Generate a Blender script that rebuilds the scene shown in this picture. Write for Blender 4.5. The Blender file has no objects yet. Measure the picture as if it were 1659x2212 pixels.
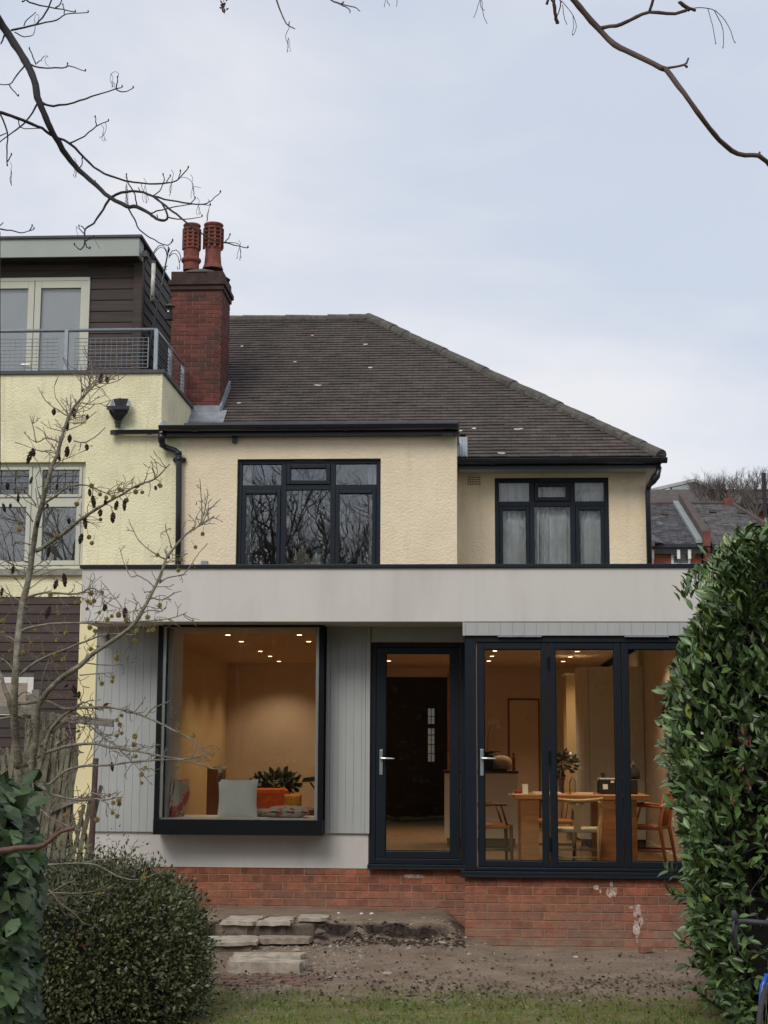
import bpy, math, random
import numpy as np
from mathutils import Vector, Matrix, Quaternion
R = math.radians
random.seed(7); rng = np.random.default_rng(11)
scene = bpy.context.scene
COL = scene.collection
# ------------------------------------------------------------------ camera
CAM = Vector((0.0, -15.0, 1.9)); FPX = 3324.0
cam_data = bpy.data.cameras.new("camera"); cam = bpy.data.objects.new("camera", cam_data); COL.objects.link(cam)
cam_data.sensor_fit = 'VERTICAL'; cam_data.sensor_height = 36.0; cam_data.lens = 36.0 * FPX / 2212.0
cam_data.clip_end = 2000; cam_data.clip_start = 0.05
CROT = (Matrix.Rotation(R(3.16), 3, 'Z') @ Matrix.Rotation(R(90 + 8.77), 3, 'X') @ Matrix.Rotation(R(0.27), 3, 'Z'))
cam.matrix_world = Matrix.Translation(CAM) @ CROT.to_4x4()
scene.camera = cam
# ------------------------------------------------------------------ world: overcast sky
world = bpy.data.worlds.new("World"); scene.world = world; world.use_nodes = True
wn = world.node_tree; wn.nodes.clear()
def wnode(t, **kw):
    n = wn.nodes.new(t)
    for k, v in kw.items(): setattr(n, k, v)
    return n
SUN_EL, SUN_AZ = 42, 200
w_out = wnode('ShaderNodeOutputWorld'); w_bg = wnode('ShaderNodeBackground'); w_bg.inputs[1].default_value = 0.1
w_sky = wnode('ShaderNodeTexSky', sky_type='NISHITA'); w_sky.sun_disc = False
w_sky.sun_elevation = R(SUN_EL); w_sky.sun_rotation = R(SUN_AZ)
w_tc = wnode('ShaderNodeTexCoord'); w_map = wnode('ShaderNodeMapping'); w_map.inputs['Scale'].default_value = (1, 1, 2.4)
w_n1 = wnode('ShaderNodeTexNoise'); w_n1.inputs['Scale'].default_value = 3.0; w_n1.inputs['Detail'].default_value = 8; w_n1.inputs['Roughness'].default_value = .52; w_n1.inputs['Distortion'].default_value = .3
w_r = wnode('ShaderNodeValToRGB')
w_r.color_ramp.elements[0].position = .38; w_r.color_ramp.elements[0].color = (5.0, 5.5, 6.4, 1)
w_r.color_ramp.elements[1].position = .64; w_r.color_ramp.elements[1].color = (6.75, 6.8, 7.05, 1)
w_n2 = wnode('ShaderNodeTexNoise'); w_n2.inputs['Scale'].default_value = 1.7; w_n2.inputs['Detail'].default_value = 3
w_r2 = wnode('ShaderNodeValToRGB')
w_r2.color_ramp.elements[0].position = .3; w_r2.color_ramp.elements[0].color = (.86, .86, .86, 1)
w_r2.color_ramp.elements[1].position = .7; w_r2.color_ramp.elements[1].color = (.98, .98, .98, 1)
w_mix = wnode('ShaderNodeMixRGB')
L = wn.links.new
L(w_tc.outputs['Generated'], w_map.inputs[0]); L(w_map.outputs[0], w_n1.inputs[0]); L(w_map.outputs[0], w_n2.inputs[0])
L(w_n1.outputs[0], w_r.inputs[0]); L(w_n2.outputs[0], w_r2.inputs[0]); L(w_r2.outputs[0], w_mix.inputs[0])
L(w_sky.outputs[0], w_mix.inputs[1]); L(w_r.outputs[0], w_mix.inputs[2]); L(w_mix.outputs[0], w_bg.inputs[0]); L(w_bg.outputs[0], w_out.inputs[0])
sd = bpy.data.lights.new("sun", 'SUN'); sd.energy = 1.35; sd.angle = R(25); sd.color = (1, .95, .87)
so = bpy.data.objects.new("sun", sd); COL.objects.link(so)
# sun azimuth: behind the camera, a little to its left
sdir = Vector((-0.35 * math.cos(R(SUN_EL)), -0.94 * math.cos(R(SUN_EL)), math.sin(R(SUN_EL))))
so.rotation_euler = sdir.to_track_quat('Z', 'Y').to_euler(); so.location = (0, -20, 30)
w_sky.sun_rotation = math.atan2(sdir.x, sdir.y)
scene.view_settings.view_transform = 'Standard'; scene.view_settings.look = 'None'
scene.view_settings.exposure = 0.34; scene.view_settings.gamma = 1.0; scene.view_settings.use_curve_mapping = False
cy = scene.cycles
cy.use_denoising = True
cy.max_bounces = 8; cy.diffuse_bounces = 4; cy.glossy_bounces = 3; cy.transmission_bounces = 4; cy.transparent_max_bounces = 16
cy.sample_clamp_indirect = 6; cy.caustics_reflective = False; cy.caustics_refractive = False

# ------------------------------------------------------------------ pixel -> world (photo seen as 1659 x 2212)
def ray(px, py):
    return CROT @ Vector(((px - 829.5) / FPX, -(py - 1106) / FPX, -1.0))
def P(px, py, Y):
    d = ray(px, py); t = (Y - CAM.y) / d.y
    return Vector((CAM.x + d.x * t, Y, CAM.z + d.z * t))
def PZ(px, py, z):
    d = ray(px, py); t = (z - CAM.z) / d.z
    return CAM + d * t
def XX(px, py, Y): return P(px, py, Y).x
def ZZ(px, py, Y): return P(px, py, Y).z
def lerp(a, b, t): return a + (b - a) * t
def sstep(a, b, x):
    t = np.clip((x - a) / (b - a), 0, 1); return t * t * (3 - 2 * t)

# ------------------------------------------------------------------ materials
def sr(r, g, b):
    f = lambda c: (c / 255 / 12.92) if c / 255 <= .04045 else ((c / 255 + .055) / 1.055) ** 2.4
    return (f(r), f(g), f(b))
def mat(name, base, rough=.6, var=.12, scale=6.0, bump=0.0, bscale=60.0, bdist=.01, metal=0.0, spec=.5, rnd=0.0,
        stain=None, stain_scale=1.5, stain_lo=.55, stain_hi=.7, stretch=(1, 1, 1), trans=0.0, voro=False, detail=5, emit=None, hue=None):
    m = bpy.data.materials.new(name); m.use_nodes = True
    nt = m.node_tree; nd = nt.nodes; ln = nt.links.new
    bs = nd['Principled BSDF']
    bs.inputs['Roughness'].default_value = rough; bs.inputs['Metallic'].default_value = metal
    bs.inputs['Specular IOR Level'].default_value = spec
    tc = nd.new('ShaderNodeTexCoord'); mp = nd.new('ShaderNodeMapping'); mp.inputs['Scale'].default_value = stretch
    ln(tc.outputs['Object'], mp.inputs[0])
    nz = nd.new('ShaderNodeTexNoise'); nz.inputs['Scale'].default_value = scale; nz.inputs['Detail'].default_value = detail
    nz.inputs['Roughness'].default_value = .6
    ln(mp.outputs[0], nz.inputs[0])
    cr = nd.new('ShaderNodeValToRGB'); e = cr.color_ramp.elements
    lo = tuple(max(0, c * (1 - var)) for c in base); hi = tuple(min(1, c * (1 + var)) for c in base)
    if hue: hi = hue
    e[0].position = .33; e[0].color = (*lo, 1); e[1].position = .67; e[1].color = (*hi, 1)
    ln(nz.outputs[0], cr.inputs[0]); out = cr.outputs[0]
    if rnd:
        at = nd.new('ShaderNodeAttribute'); at.attribute_name = 'rnd'
        mr = nd.new('ShaderNodeMapRange'); mr.inputs['To Min'].default_value = 1 - rnd; mr.inputs['To Max'].default_value = 1 + rnd
        ln(at.outputs['Fac'], mr.inputs[0])
        vm = nd.new('ShaderNodeVectorMath'); vm.operation = 'SCALE'
        ln(out, vm.inputs[0]); ln(mr.outputs[0], vm.inputs['Scale']); out = vm.outputs[0]
    if stain:
        n2 = nd.new('ShaderNodeTexNoise'); n2.inputs['Scale'].default_value = stain_scale; n2.inputs['Detail'].default_value = 7
        n2.inputs['Roughness'].default_value = .65
        ln(mp.outputs[0], n2.inputs[0])
        r2 = nd.new('ShaderNodeMapRange'); r2.inputs['From Min'].default_value = stain_lo; r2.inputs['From Max'].default_value = stain_hi
        ln(n2.outputs[0], r2.inputs[0])
        mx = nd.new('ShaderNodeMixRGB'); mx.inputs[2].default_value = (*stain, 1)
        ln(r2.outputs[0], mx.inputs[0]); ln(out, mx.inputs[1]); out = mx.outputs[0]
    ln(out, bs.inputs['Base Color'])
    if bump:
        if voro:
            nb = nd.new('ShaderNodeTexVoronoi'); nb.inputs['Scale'].default_value = bscale
            n3 = nd.new('ShaderNodeTexNoise'); n3.inputs['Scale'].default_value = bscale * .8; n3.inputs['Detail'].default_value = 4
            ln(mp.outputs[0], n3.inputs[0]); ln(mp.outputs[0], nb.inputs[0])
            ad = nd.new('ShaderNodeMath'); ad.operation = 'SUBTRACT'; ln(n3.outputs[0], ad.inputs[0]); ln(nb.outputs[0], ad.inputs[1]); ho = ad.outputs[0]
        else:
            nb = nd.new('ShaderNodeTexNoise'); nb.inputs['Scale'].default_value = bscale; nb.inputs['Detail'].default_value = 6
            ln(mp.outputs[0], nb.inputs[0]); ho = nb.outputs[0]
        bp = nd.new('ShaderNodeBump'); bp.inputs['Strength'].default_value = bump; bp.inputs['Distance'].default_value = bdist
        ln(ho, bp.inputs['Height']); ln(bp.outputs[0], bs.inputs['Normal'])
    if trans:
        o = nd['Material Output']; tr = nd.new('ShaderNodeBsdfTranslucent'); ms = nd.new('ShaderNodeMixShader')
        ln(out, tr.inputs[0]); ms.inputs[0].default_value = trans
        ln(bs.outputs[0], ms.inputs[1]); ln(tr.outputs[0], ms.inputs[2]); ln(ms.outputs[0], o.inputs[0])
    if emit:
        bs.inputs['Emission Color'].default_value = (*emit[0], 1); bs.inputs['Emission Strength'].default_value = emit[1]
    return m
def glass_mat(name, tint=(.985, .99, .985), boost=1.5, rough=0.0):
    m = bpy.data.materials.new(name); m.use_nodes = True
    nt = m.node_tree; nd = nt.nodes; ln = nt.links.new; nd.remove(nd['Principled BSDF']); o = nd['Material Output']
    t = nd.new('ShaderNodeBsdfTransparent'); t.inputs[0].default_value = (*tint, 1)
    g = nd.new('ShaderNodeBsdfGlossy'); g.inputs['Roughness'].default_value = rough; g.inputs[0].default_value = (1, 1, 1, 1)
    f = nd.new('ShaderNodeFresnel'); f.inputs[0].default_value = 1.5
    mu = nd.new('ShaderNodeMath'); mu.operation = 'MULTIPLY'; mu.use_clamp = True; mu.inputs[1].default_value = boost
    tc = nd.new('ShaderNodeTexCoord'); nz = nd.new('ShaderNodeTexNoise'); nz.inputs['Scale'].default_value = 2.2; nz.inputs['Detail'].default_value = 1
    bp = nd.new('ShaderNodeBump'); bp.inputs['Strength'].default_value = .12; bp.inputs['Distance'].default_value = .01
    ln(tc.outputs['Object'], nz.inputs[0]); ln(nz.outputs[0], bp.inputs['Height']); ln(bp.outputs[0], g.inputs['Normal'])
    ms = nd.new('ShaderNodeMixShader'); ln(f.outputs[0], mu.inputs[0]); ln(mu.outputs[0], ms.inputs[0])
    ln(t.outputs[0], ms.inputs[1]); ln(g.outputs[0], ms.inputs[2]); ln(ms.outputs[0], o.inputs[0])
    return m
M = {}
M['yellow'] = mat('yellow_roughcast', (.83, .78, .53), .9, .06, 3, .45, 55, .014, voro=True, stain=(.74, .68, .45), stain_scale=1.1)
M['cream'] = mat('cream_roughcast', (.80, .68, .49), .9, .05, 3, .4, 40, .012, voro=True, stain=(.74, .59, .37), stain_scale=.9, stain_lo=.5, stain_hi=.75)
M['band'] = mat('grey_white_render', (.61, .58, .545), .8, .03, 2, .2, 160, .003, stain=(.48, .45, .415), stain_scale=1.3, stain_lo=.45, stain_hi=.8, stretch=(1, 1, .35))
M['cladding'] = mat('grey_board', (.41, .42, .415), .6, .03, 3, .05, 90, .002)
M['anthracite'] = mat('anthracite_frame', (.009, .0135, .020), .42, .1, 4, 0, spec=.28)
M['black'] = mat('black_metal', (.005, .006, .007), .55, .15, 5, spec=.15)
M['blackpaint'] = mat('black_gutter_paint', (.012, .014, .022), .32, .2, 9, .1, 60, .003)
M['lead'] = mat('grey_lead', (.26, .28, .31), .5, .2, 9, .3, 20, .01)
M['mortar'] = mat('mortar', (.33, .21, .15), .95, .2, 12, .4, 120, .004)
M['mortar_dark'] = mat('sooty_mortar', (.30, .20, .16), .95, .2, 12, .4, 120, .004)
M['brick'] = mat('red_brick', (.265, .088, .047), .85, .34, 11, .8, 60, .008, rnd=.26, stain=(.34, .24, .18), stain_scale=1.6, stain_lo=.6, stain_hi=.78)
M['chimbrick'] = mat('dark_red_brick', (.125, .036, .027), .85, .25, 9, .5, 70, .004, rnd=.24, stain=(.05, .03, .028), stain_scale=2.2, stain_lo=.5, stain_hi=.7)
M['sootbrick'] = mat('sooty_brick', (.05, .028, .024), .9, .3, 9, .5, 70, .004, rnd=.3)
M['terracotta'] = mat('terracotta', (.19, .052, .036), .75, .3, 14, .2, 40, .004, stain=(.08, .035, .03), stain_scale=8, stain_lo=.5, stain_hi=.65)
M['tile'] = mat('brown_plain_tile', (.076, .059, .052), .85, .25, 5, .5, 60, .006, rnd=.2, stain=(.05, .045, .038), stain_scale=1.2, stain_lo=.5, stain_hi=.7)
M['ridge'] = mat('weathered_ridge_tile', (.085, .078, .068), .9, .35, 10, .6, 30, .02, stain=(.17, .16, .14), stain_scale=12, stain_lo=.6, stain_hi=.7)
M['lichen'] = mat('pale_lichen', (.48, .46, .38), .9, .2, 30)
M['felt'] = mat('roof_felt', (.09, .09, .10), .9)
M['board'] = mat('dark_brown_boarding', (.052, .036, .032), .75, .3, 5, .6, 25, .006, stretch=(.4, 1, 8), rnd=.2)
M['fascia'] = mat('pale_grey_fascia', (.34, .37, .35), .6, .05, 3)
M['creamframe'] = mat('cream_window_frame', (.52, .52, .44), .5, .05, 3)
M['whiteframe'] = mat('white_frame', (.68, .68, .66), .45, .04, 3)
M['yellowsmooth'] = mat('smooth_yellow_render', (.80, .73, .45), .85, .04, 2, .15, 120, .003)
M['twig'] = mat('dark_twig_bark', (.125, .105, .08), .9, .35, 20, .3, 90, .003)
M['sill'] = mat('stone_sill', (.26, .25, .21), .9, .2, 12, .4, 60, .004)
M['galv'] = mat('galvanised_steel', (.27, .31, .34), .4, .15, 10, metal=.5)
M['white'] = mat('white_paint', (.84, .86, .80), .6, .03, 3)
M['wallwarm'] = mat('warm_plaster', (.62, .54, .44), .85, .04, 2)
M['wallocre'] = mat('ochre_plaster', (.62, .49, .29), .8, .05, 2)
M['wallpale'] = mat('pale_plaster', (.78, .75, .68), .85, .04, 2)
M['ceiling'] = mat('ceiling_paint', (.55, .42, .30), .9, .03, 2)
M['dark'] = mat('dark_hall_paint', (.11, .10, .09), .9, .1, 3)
M['floorwood'] = mat('oak_floor', (.22, .13, .07), .4, .25, 3, stretch=(6, .6, 1))
M['glass'] = glass_mat('window_glass')
M['glass_up'] = glass_mat('upper_window_glass', (.88, .9, .9), 2.9)
M['oak'] = mat('oak_table', (.50, .22, .075), .45, .2, 3, stretch=(1, 1, 6))
M['chairwood'] = mat('pale_beech', (.68, .44, .18), .45, .15, 6)
M['redwood'] = mat('cherry_wood', (.38, .13, .05), .5, .2, 6)
M['darkwood'] = mat('walnut_wood', (.14, .07, .038), .5, .2, 6)
M['rush'] = mat('paper_cord_seat', (.60, .52, .36), .9, .15, 40, .5, 90, .004)
M['steel'] = mat('brushed_steel', (.50, .53, .56), .3, .05, 10, metal=.7)
M['white_fabric'] = mat('off_white_fabric', (.88, .88, .78), .95, .04, 8, .5, 9, .02)
M['net'] = mat('net_curtain', (.86, .88, .86), .95, .06, 5, trans=.12)
M['orange'] = mat('orange_fabric', (.62, .10, .02), .95, .25, 10, .4, 14, .02)
M['amber'] = mat('amber_fabric', (.60, .26, .03), .95, .2, 10)
M['leafdark'] = mat('houseplant_leaf', (.03, .055, .03), .6, .3, 20)
M['paper'] = mat('paper', (.78, .78, .74), .8, .03, 5)
M['neon'] = mat('lime_paper', (.55, .72, .08), .8, .05, 5)
M['blackbox'] = mat('black_plastic', (.012, .013, .016), .5, .2, 10)
M['brownvase'] = mat('brown_glaze', (.06, .035, .022), .3, .2, 10)
M['redcloth'] = mat('red_cloth', (.30, .03, .02), .8, .3, 20)
M['flower'] = mat('dark_pink_petals', (.14, .05, .05), .8, .5, 30)
M['pinkcloth'] = mat('pink_patterned_fabric', (.62, .55, .46), .95, .1, 6, .3, 14, .015, stain=(.55, .14, .12), stain_scale=5, stain_lo=.5, stain_hi=.54)
M['greencloth'] = mat('green_patterned_fabric', (.58, .52, .44), .95, .1, 6, .3, 14, .015, stain=(.07, .20, .15), stain_scale=7, stain_lo=.53, stain_hi=.57)
M['worktop'] = mat('dark_stone_worktop', (.045, .032, .025), .3, .3, 30)
M['lamp'] = mat('lit_downlight', (1, .8, .5), .5, 0, emit=((1, .72, .40), 7.0))
M['bark'] = mat('grey_brown_bark', (.20, .18, .14), .9, .45, 14, .9, 45, .012, stain=(.13, .115, .075), stain_scale=10, stain_lo=.5, stain_hi=.62)
M['barkpale'] = mat('pale_twig_bark', (.20, .165, .12), .9, .3, 20, .3, 90, .003)
M['darkbark'] = mat('dark_bark', (.022, .019, .022), .8, .3, 15, .5, 60, .005)
M['brownbark'] = mat('plum_brown_bark', (.085, .05, .042), .7, .3, 15, .4, 60, .005)
M['redbark'] = mat('reddish_bark', (.10, .045, .034), .6, .3, 15, .3, 60, .004)
M['drybark'] = mat('dull_far_bark', (.12, .105, .095), .9, .2, 10)
M['seed'] = mat('golden_seed_husk', (.26, .20, .06), .9, .4, 60)
M['cone'] = mat('dark_seed_husk', (.055, .036, .024), .9, .4, 60)
M['laurel'] = mat('laurel_leaf', (.075, .135, .045), .36, .25, 5, 0, spec=.5, rnd=.62, hue=(.115, .185, .06))
M['laurelyel'] = mat('yellowing_laurel_leaf', (.24, .28, .05), .4, .25, 5, rnd=.3)
M['ivy'] = mat('broad_leaf', (.040, .074, .030), .5, .25, 5, spec=.3, rnd=.6, hue=(.062, .098, .040))
M['privet'] = mat('small_leaf', (.085, .10, .036), .38, .3, 5, spec=.5, rnd=.55)
M['privetred'] = mat('red_leaf', (.16, .02, .02), .6, .3, 5, rnd=.3)
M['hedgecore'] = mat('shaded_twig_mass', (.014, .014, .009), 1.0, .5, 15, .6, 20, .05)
M['farleaf'] = mat('evergreen_leaf', (.03, .045, .022), .6, .4, 5, rnd=.5)
M['lattice'] = mat('weathered_greenish_wood', (.17, .155, .105), .9, .3, 8, .4, 50, .004, rnd=.25, stain=(.09, .10, .055), stain_scale=5)
M['railwood'] = mat('silvered_wood', (.20, .18, .15), .9, .25, 8, .4, 50, .004, stretch=(.5, 1, 4))
M['rustpost'] = mat('rust_brown_post', (.085, .045, .038), .7, .3, 12, .3, 50, .003)
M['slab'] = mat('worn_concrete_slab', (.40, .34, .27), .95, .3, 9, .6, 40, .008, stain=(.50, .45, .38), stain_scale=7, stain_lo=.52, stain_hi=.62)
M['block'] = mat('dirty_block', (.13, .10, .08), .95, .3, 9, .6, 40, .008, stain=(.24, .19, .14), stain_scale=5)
M['rubble'] = mat('pale_rubble', (.29, .24, .19), .95, .3, 20, .5, 60, .006, rnd=.5)
M['whitestone'] = mat('white_plaster_crumb', (.72, .70, .66), .9, .1, 20)
M['litter'] = mat('dead_leaf', (.075, .048, .032), .9, .4, 20, rnd=.5)
M['grassblade'] = mat('grass_blade', (.26, .26, .04), .8, .3, 1.6, rnd=.5, hue=(.10, .24, .035), trans=.25)
M['slate'] = mat('slate_roof', (.085, .085, .095), .85, .3, 3, .4, 20, .02, rnd=.3, stain=(.24, .23, .21), stain_scale=2.2, stain_lo=.6, stain_hi=.68)
M['slate2'] = mat('worn_grey_tile_roof', (.115, .11, .11), .85, .3, 3, .4, 20, .02, rnd=.3)
M['farbrown'] = mat('brown_far_roof', (.075, .062, .055), .9, .4, 3, .5, 8, .05)
M['farbrick'] = mat('far_red_brick', (.15, .050, .042), .9, .3, 2, rnd=.3)
M['pargrey'] = mat('pale_lead_flashing', (.25, .28, .28), .7, .1, 3)
M['pardark'] = mat('mossy_parapet', (.085, .062, .055), .95, .3, 5, .4, 10, .02)
M['farwindow'] = mat('far_window_glass', (.10, .12, .135), .15, .2, 2)
M['concrete'] = mat('pale_concrete', (.42, .42, .40), .9, .1, 2)
M['rubber'] = mat('tyre_rubber', (.035, .033, .032), .8, .2, 30)
M['blueframe'] = mat('blue_bike_paint', (.008, .07, .42), .25, .05, 5, spec=.6)
M['bartape'] = mat('charcoal_bar_tape', (.045, .045, .055), .6, .1, 60, .3, 60, .002)
M['alloy'] = mat('bright_alloy', (.55, .56, .58), .3, .05, 10, metal=.9)

def overlay(m, colour, scale, stretch, lo, hi, zlo=None, zhi=None, amount=1.0):
    """weathering laid over a material: streaks, or soil splash below a height"""
    nt = m.node_tree; nd = nt.nodes; ln = nt.links.new; bs = nd['Principled BSDF']; src = bs.inputs['Base Color'].links[0].from_socket
    ge = nd.new('ShaderNodeNewGeometry'); mp = nd.new('ShaderNodeMapping'); mp.inputs['Scale'].default_value = stretch; ln(ge.outputs['Position'], mp.inputs[0])
    nz = nd.new('ShaderNodeTexNoise'); nz.inputs['Scale'].default_value = scale; nz.inputs['Detail'].default_value = 6; nz.inputs['Roughness'].default_value = .65; ln(mp.outputs[0], nz.inputs[0])
    r = nd.new('ShaderNodeMapRange'); r.inputs['From Min'].default_value = lo; r.inputs['From Max'].default_value = hi; r.inputs['To Max'].default_value = amount; ln(nz.outputs[0], r.inputs[0]); f = r.outputs[0]
    if zlo is not None:
        sp = nd.new('ShaderNodeSeparateXYZ'); ln(ge.outputs['Position'], sp.inputs[0]); r2 = nd.new('ShaderNodeMapRange'); r2.inputs['From Min'].default_value = zhi; r2.inputs['From Max'].default_value = zlo; ln(sp.outputs[2], r2.inputs[0])
        mu = nd.new('ShaderNodeMath'); mu.operation = 'MULTIPLY'; mu.use_clamp = True; ln(f, mu.inputs[0]); ln(r2.outputs[0], mu.inputs[1]); f = mu.outputs[0]
    mx = nd.new('ShaderNodeMixRGB'); mx.inputs[2].default_value = (*colour, 1); ln(f, mx.inputs[0]); ln(src, mx.inputs[1]); ln(mx.outputs[0], bs.inputs['Base Color'])
overlay(M['brick'], (.30, .23, .165), 3.5, (1, 1, 1.6), .30, .62, .02, .62, .95)
overlay(M['brick'], (.13, .06, .045), 1.6, (1, 1, 1), .5, .7, 0, 2, .5)
overlay(M['mortar'], (.28, .21, .15), 3.5, (1, 1, 1.6), .30, .62, .02, .62, .95)
overlay(M['yellow'], (.46, .44, .27), 3.0, (3, 3, .30), .52, .80, amount=.55)
overlay(M['yellow'], (.50, .45, .30), 1.0, (1, 1, 1), .55, .75, amount=.45)
overlay(M['cream'], (.47, .40, .27), 3.0, (3, 3, .30), .55, .85, amount=.4)
overlay(M['band'], (.40, .38, .345), 2.2, (3.5, 3.5, .30), .52, .9, amount=.3)
overlay(M['cladding'], (.28, .29, .28), 2.6, (3.5, 3.5, .35), .5, .85, amount=.5)

# ------------------------------------------------------------------ mesh builder
class MB:
    def __init__(s): s.v = []; s.f = []; s.c = []; s.pieces = []
    def add(s, vs, fs, c=None):
        s.pieces.append(([tuple(v) for v in vs], fs, c)); o = len(s.v); s.v += [tuple(v) for v in vs]; s.f += [tuple(i + o for i in f) for f in fs]
        s.c += [.5 if c is None else c] * len(fs); return s
    def box(s, x0, x1, y0, y1, z0, z1, c=None):
        if x0 > x1: x0, x1 = x1, x0
        if y0 > y1: y0, y1 = y1, y0
        if z0 > z1: z0, z1 = z1, z0
        return s.hexa([(x0, y0, z0), (x1, y0, z0), (x1, y1, z0), (x0, y1, z0), (x0, y0, z1), (x1, y0, z1), (x1, y1, z1), (x0, y1, z1)], c)
    def hexa(s, v, c=None):
        return s.add(v, [(0, 3, 2, 1), (4, 5, 6, 7), (0, 1, 5, 4), (1, 2, 6, 5), (2, 3, 7, 6), (3, 0, 4, 7)], c)
    def obox(s, c0, ax, ay, az, c=None):
        c0, ax, ay, az = map(Vector, (c0, ax, ay, az))
        g = lambda i, j, k: c0 + ax * i + ay * j + az * k
        return s.hexa([g(-1, -1, -1), g(1, -1, -1), g(1, 1, -1), g(-1, 1, -1), g(-1, -1, 1), g(1, -1, 1), g(1, 1, 1), g(-1, 1, 1)], c)
    def bar(s, p, q, w, h, up=(0, 0, 1), c=None):
        p, q = Vector(p), Vector(q); d = q - p; L_ = d.length; d.normalize(); u = Vector(up)
        sx = d.cross(u)
        if sx.length < 1e-4: sx = d.cross(Vector((0, 1, 0)))
        sx.normalize(); u = sx.cross(d)
        return s.obox((p + q) / 2, d * L_ / 2, sx * w / 2, u * h / 2, c)
    def tube(s, pts, r, n=8, c=None, cap=True):
        pts = [Vector(p) for p in pts]; m = len(pts)
        if m < 2: return s
        rs = r if hasattr(r, '__len__') else [r] * m
        vs = []; prev = None
        for i in range(m):
            t = (pts[min(i + 1, m - 1)] - pts[max(i - 1, 0)])
            if t.length < 1e-9: t = Vector((0, 0, 1))
            t.normalize()
            if prev is None:
                a = Vector((0, 0, 1)) if abs(t.z) < .9 else Vector((1, 0, 0)); u = t.cross(a).normalized()
            else:
                u = prev - t * prev.dot(t)
                if u.length < 1e-6: u = t.orthogonal()
                u.normalize()
            prev = u; w = t.cross(u)
            for k in range(n):
                a = 2 * math.pi * k / n; vs.append(pts[i] + (u * math.cos(a) + w * math.sin(a)) * rs[i])
        fs = [(i * n + k, i * n + (k + 1) % n, (i + 1) * n + (k + 1) % n, (i + 1) * n + k) for i in range(m - 1) for k in range(n)]
        if cap: fs += [tuple(range(n - 1, -1, -1)), tuple((m - 1) * n + k for k in range(n))]
        return s.add(vs, fs, c)
    def lathe(s, prof, c0, n=24, c=None, cap=True):
        vs = []; m = len(prof)
        for r, z in prof:
            for k in range(n):
                a = 2 * math.pi * k / n; vs.append((c0[0] + r * math.cos(a), c0[1] + r * math.sin(a), c0[2] + z))
        fs = [(i * n + k, i * n + (k + 1) % n, (i + 1) * n + (k + 1) % n, (i + 1) * n + k) for i in range(m - 1) for k in range(n)]
        if cap: fs += [tuple(range(n - 1, -1, -1)), tuple((m - 1) * n + k for k in range(n))]
        return s.add(vs, fs, c)
    def prism(s, poly, a0, a1, axis='y', c=None):
        n = len(poly)
        if axis == 'y': g = lambda p, a: (p[0], a, p[1])
        elif axis == 'x': g = lambda p, a: (a, p[0], p[1])
        else: g = lambda p, a: (p[0], p[1], a)
        vs = [g(p, a0) for p in poly] + [g(p, a1) for p in poly]
        fs = [tuple(range(n)), tuple(range(2 * n - 1, n - 1, -1))] + [(i, i + n, (i + 1) % n + n, (i + 1) % n) for i in range(n)]
        return s.add(vs, fs, c)
    def wall(s, x0, x1, z0, z1, y0, y1, holes=(), c=None):
        xs = sorted({x0, x1, *[h[0] for h in holes], *[h[1] for h in holes]}); zs = sorted({z0, z1, *[h[2] for h in holes], *[h[3] for h in holes]})
        for i in range(len(xs) - 1):
            j = 0
            while j < len(zs) - 1:
                mx = (xs[i] + xs[i + 1]) / 2
                inh = lambda jj: any(h[0] < mx < h[1] and h[2] < (zs[jj] + zs[jj + 1]) / 2 < h[3] for h in holes)
                if inh(j): j += 1; continue
                k = j
                while k + 1 < len(zs) - 1 and not inh(k + 1): k += 1
                s.box(xs[i], xs[i + 1], y0, y1, zs[j], zs[k + 1], c); j = k + 1
        return s
    def build_each(s, name, m, parent=None, **kw):
        o = None
        for vs, fs, c in s.pieces:
            q = MB(); q.add(vs, fs, c); o = q.build(name, m, parent, **kw)
        return o
    def build(s, name, m, parent=None, bevel=0.0, smooth=False, local=False, fix=False):
        me = bpy.data.meshes.new(name); me.from_pydata(s.v, [], s.f)
        at = me.attributes.new('rnd', 'FLOAT', 'FACE'); at.data.foreach_set('value', np.array(s.c, dtype=np.float32))
        me.materials.append(M[m] if isinstance(m, str) else m)
        if smooth: me.polygons.foreach_set('use_smooth', np.ones(len(s.f), dtype=bool))
        me.update()
        import bmesh
        bm = bmesh.new(); bm.from_mesh(me); bmesh.ops.recalc_face_normals(bm, faces=bm.faces); bm.to_mesh(me); bm.free()
        return link(name, me, parent, local, bevel)
def link(name, me, parent=None, local=False, bevel=0.0):
    o = bpy.data.objects.new(name, me); COL.objects.link(o)
    if parent is not None:
        o.parent = parent
        if parent.type == 'EMPTY' and not local: o.location = -parent.location
    if bevel:
        b = o.modifiers.new('bevel', 'BEVEL'); b.width = bevel; b.segments = 2; b.limit_method = 'ANGLE'; b.angle_limit = R(40)
    return o
def tag(o, label, cat, group=None, kind=None):
    if label: o['label'] = label
    if cat: o['category'] = cat
    if group: o['group'] = group
    if kind: o['kind'] = kind
    return o
def thing(name, label, cat, loc=(0, 0, 0), group=None, rz=0.0):
    o = bpy.data.objects.new(name, None); COL.objects.link(o); o.location = loc; o.rotation_euler = (0, 0, rz)
    o.empty_display_size = .1
    return tag(o, label, cat, group)
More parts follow.
